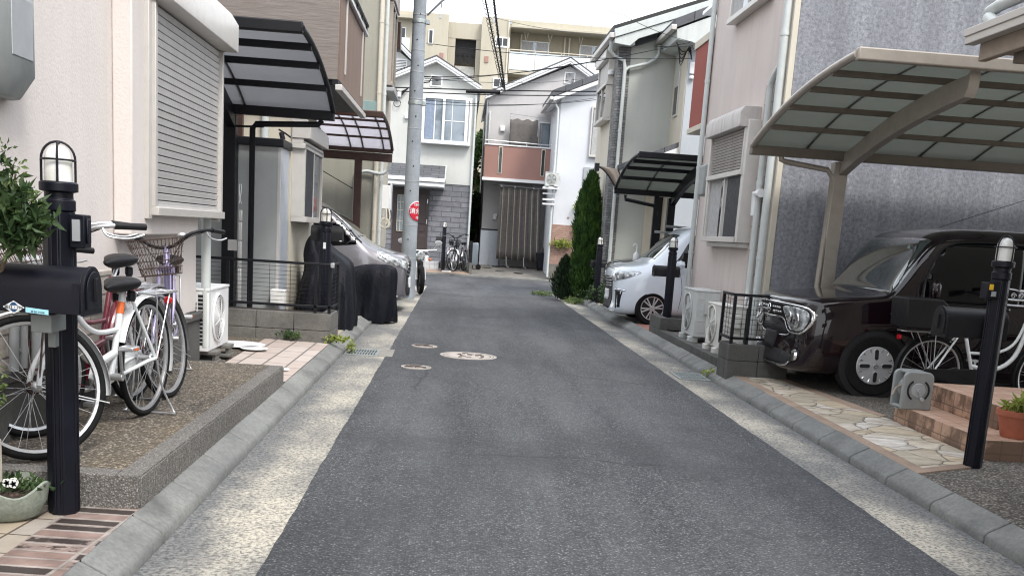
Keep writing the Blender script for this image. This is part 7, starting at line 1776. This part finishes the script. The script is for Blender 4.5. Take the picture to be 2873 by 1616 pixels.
for i, (c, n, lb) in enumerate((((-1.26, 10.78, .13), 120, 'tuft of weeds at the corner of the left block wall'), ((-1.12, 11.0, .02), 60, 'upright weed growing out of the gutter beside the steel grate'), ((-1.75, 10.74, .15), 90, 'dark trailing weeds along the foot of the left block wall'), ((2.82, 10.6, .02), 60, 'small weeds in the kerb joint by the right steel grate'))):
    shrub(lb, 'weed', c, [[c, (c[0], c[1], c[2] + .05)]], [((c[0], c[1], c[2] + .04), (.13 if i != 1 else .04, .06, .035 if i != 1 else .08), n)], .045, .02, 'leafy' if i in (0, 1, 3) else 'leaf', 'weed', None, 40 + i, 1.8, .4, 'weeds along the kerbs')
# trees in the gaps of the far side
def tree(label, base, H, rad, n, seed):
    random.seed(seed); x, y, z = base; t = T('tree', label, 'tree', base, 0, 'trees behind the far houses')
    m = MB(); m.tube([(x, y, z), (x + .1, y, z + H * .5), (x, y, z + H * .8)], [.12, .08, .03], 8)
    for k in range(5): a = k * 1.3; m.tube([(x + .05, y, z + H * (.3 + .1 * k)), (x + rad * .7 * math.cos(a), y + rad * .7 * math.sin(a), z + H * (.45 + .1 * k))], [.05, .015], 6)
    m.build('trunk', 'bark', t)
    m = MB(); pts = []
    for k in range(9):
        c = V((x + random.uniform(-.5, .5) * rad, y + random.uniform(-.5, .5) * rad, z + H * random.uniform(.15, .9))); r = rad * random.uniform(.4, .75)
        for _ in range(n // 9):
            d = V((random.gauss(0, 1), random.gauss(0, 1), random.gauss(0, 1))).normalized(); pts.append(c + d * r * random.random() ** .4)
    leaves(m, pts, .16, 1.8, .1); m.build('crown', 'hedge', t, merge=False); return t
tree('light green tree filling the gap between the stone clad and the terracotta balcony houses', (.52, 43.5, .3), 5.6, .75, 5200, 51)
tree('second tree lower down in the same gap, nearer the gate', (.60, 40.5, .3), 2.6, .55, 2600, 52)

# ------------------------------------------------------------------ members of one kind become parts of their own
def split_islands(o):
    bm = bmesh.new(); bm.from_mesh(o.data); seen = set(); isl = []
    for v in bm.verts:
        if v in seen: continue
        st = [v]; seen.add(v); g = []
        while st:
            q = st.pop(); g.append(q.index)
            for e in q.link_edges:
                w = e.other_vert(q)
                if w not in seen: seen.add(w); st.append(w)
        isl.append(set(g))
    bm.free()
    if len(isl) < 2: return
    base = o.name.split('.')[0]
    for k, g in enumerate(isl):
        b = bmesh.new(); b.from_mesh(o.data); b.verts.ensure_lookup_table()
        bmesh.ops.delete(b, geom=[v for v in b.verts if v.index not in g], context='VERTS')
        me = bpy.data.meshes.new(base); b.to_mesh(me); b.free()
        for mt in o.data.materials: me.materials.append(mt)
        c = o.copy(); c.data = me; c.name = base; link(c)
    bpy.data.objects.remove(o)
for o in [o for o in bpy.data.objects if o.type == 'MESH' and not o.children and o.name.split('.')[0] in ('slot', 'wheel_arch_liner', 'shutter_frame', 'saddle_springs', 'panel_strip', 'coping', 'raised_drop', 'step_hole', 'clamp')]:
    split_islands(o)
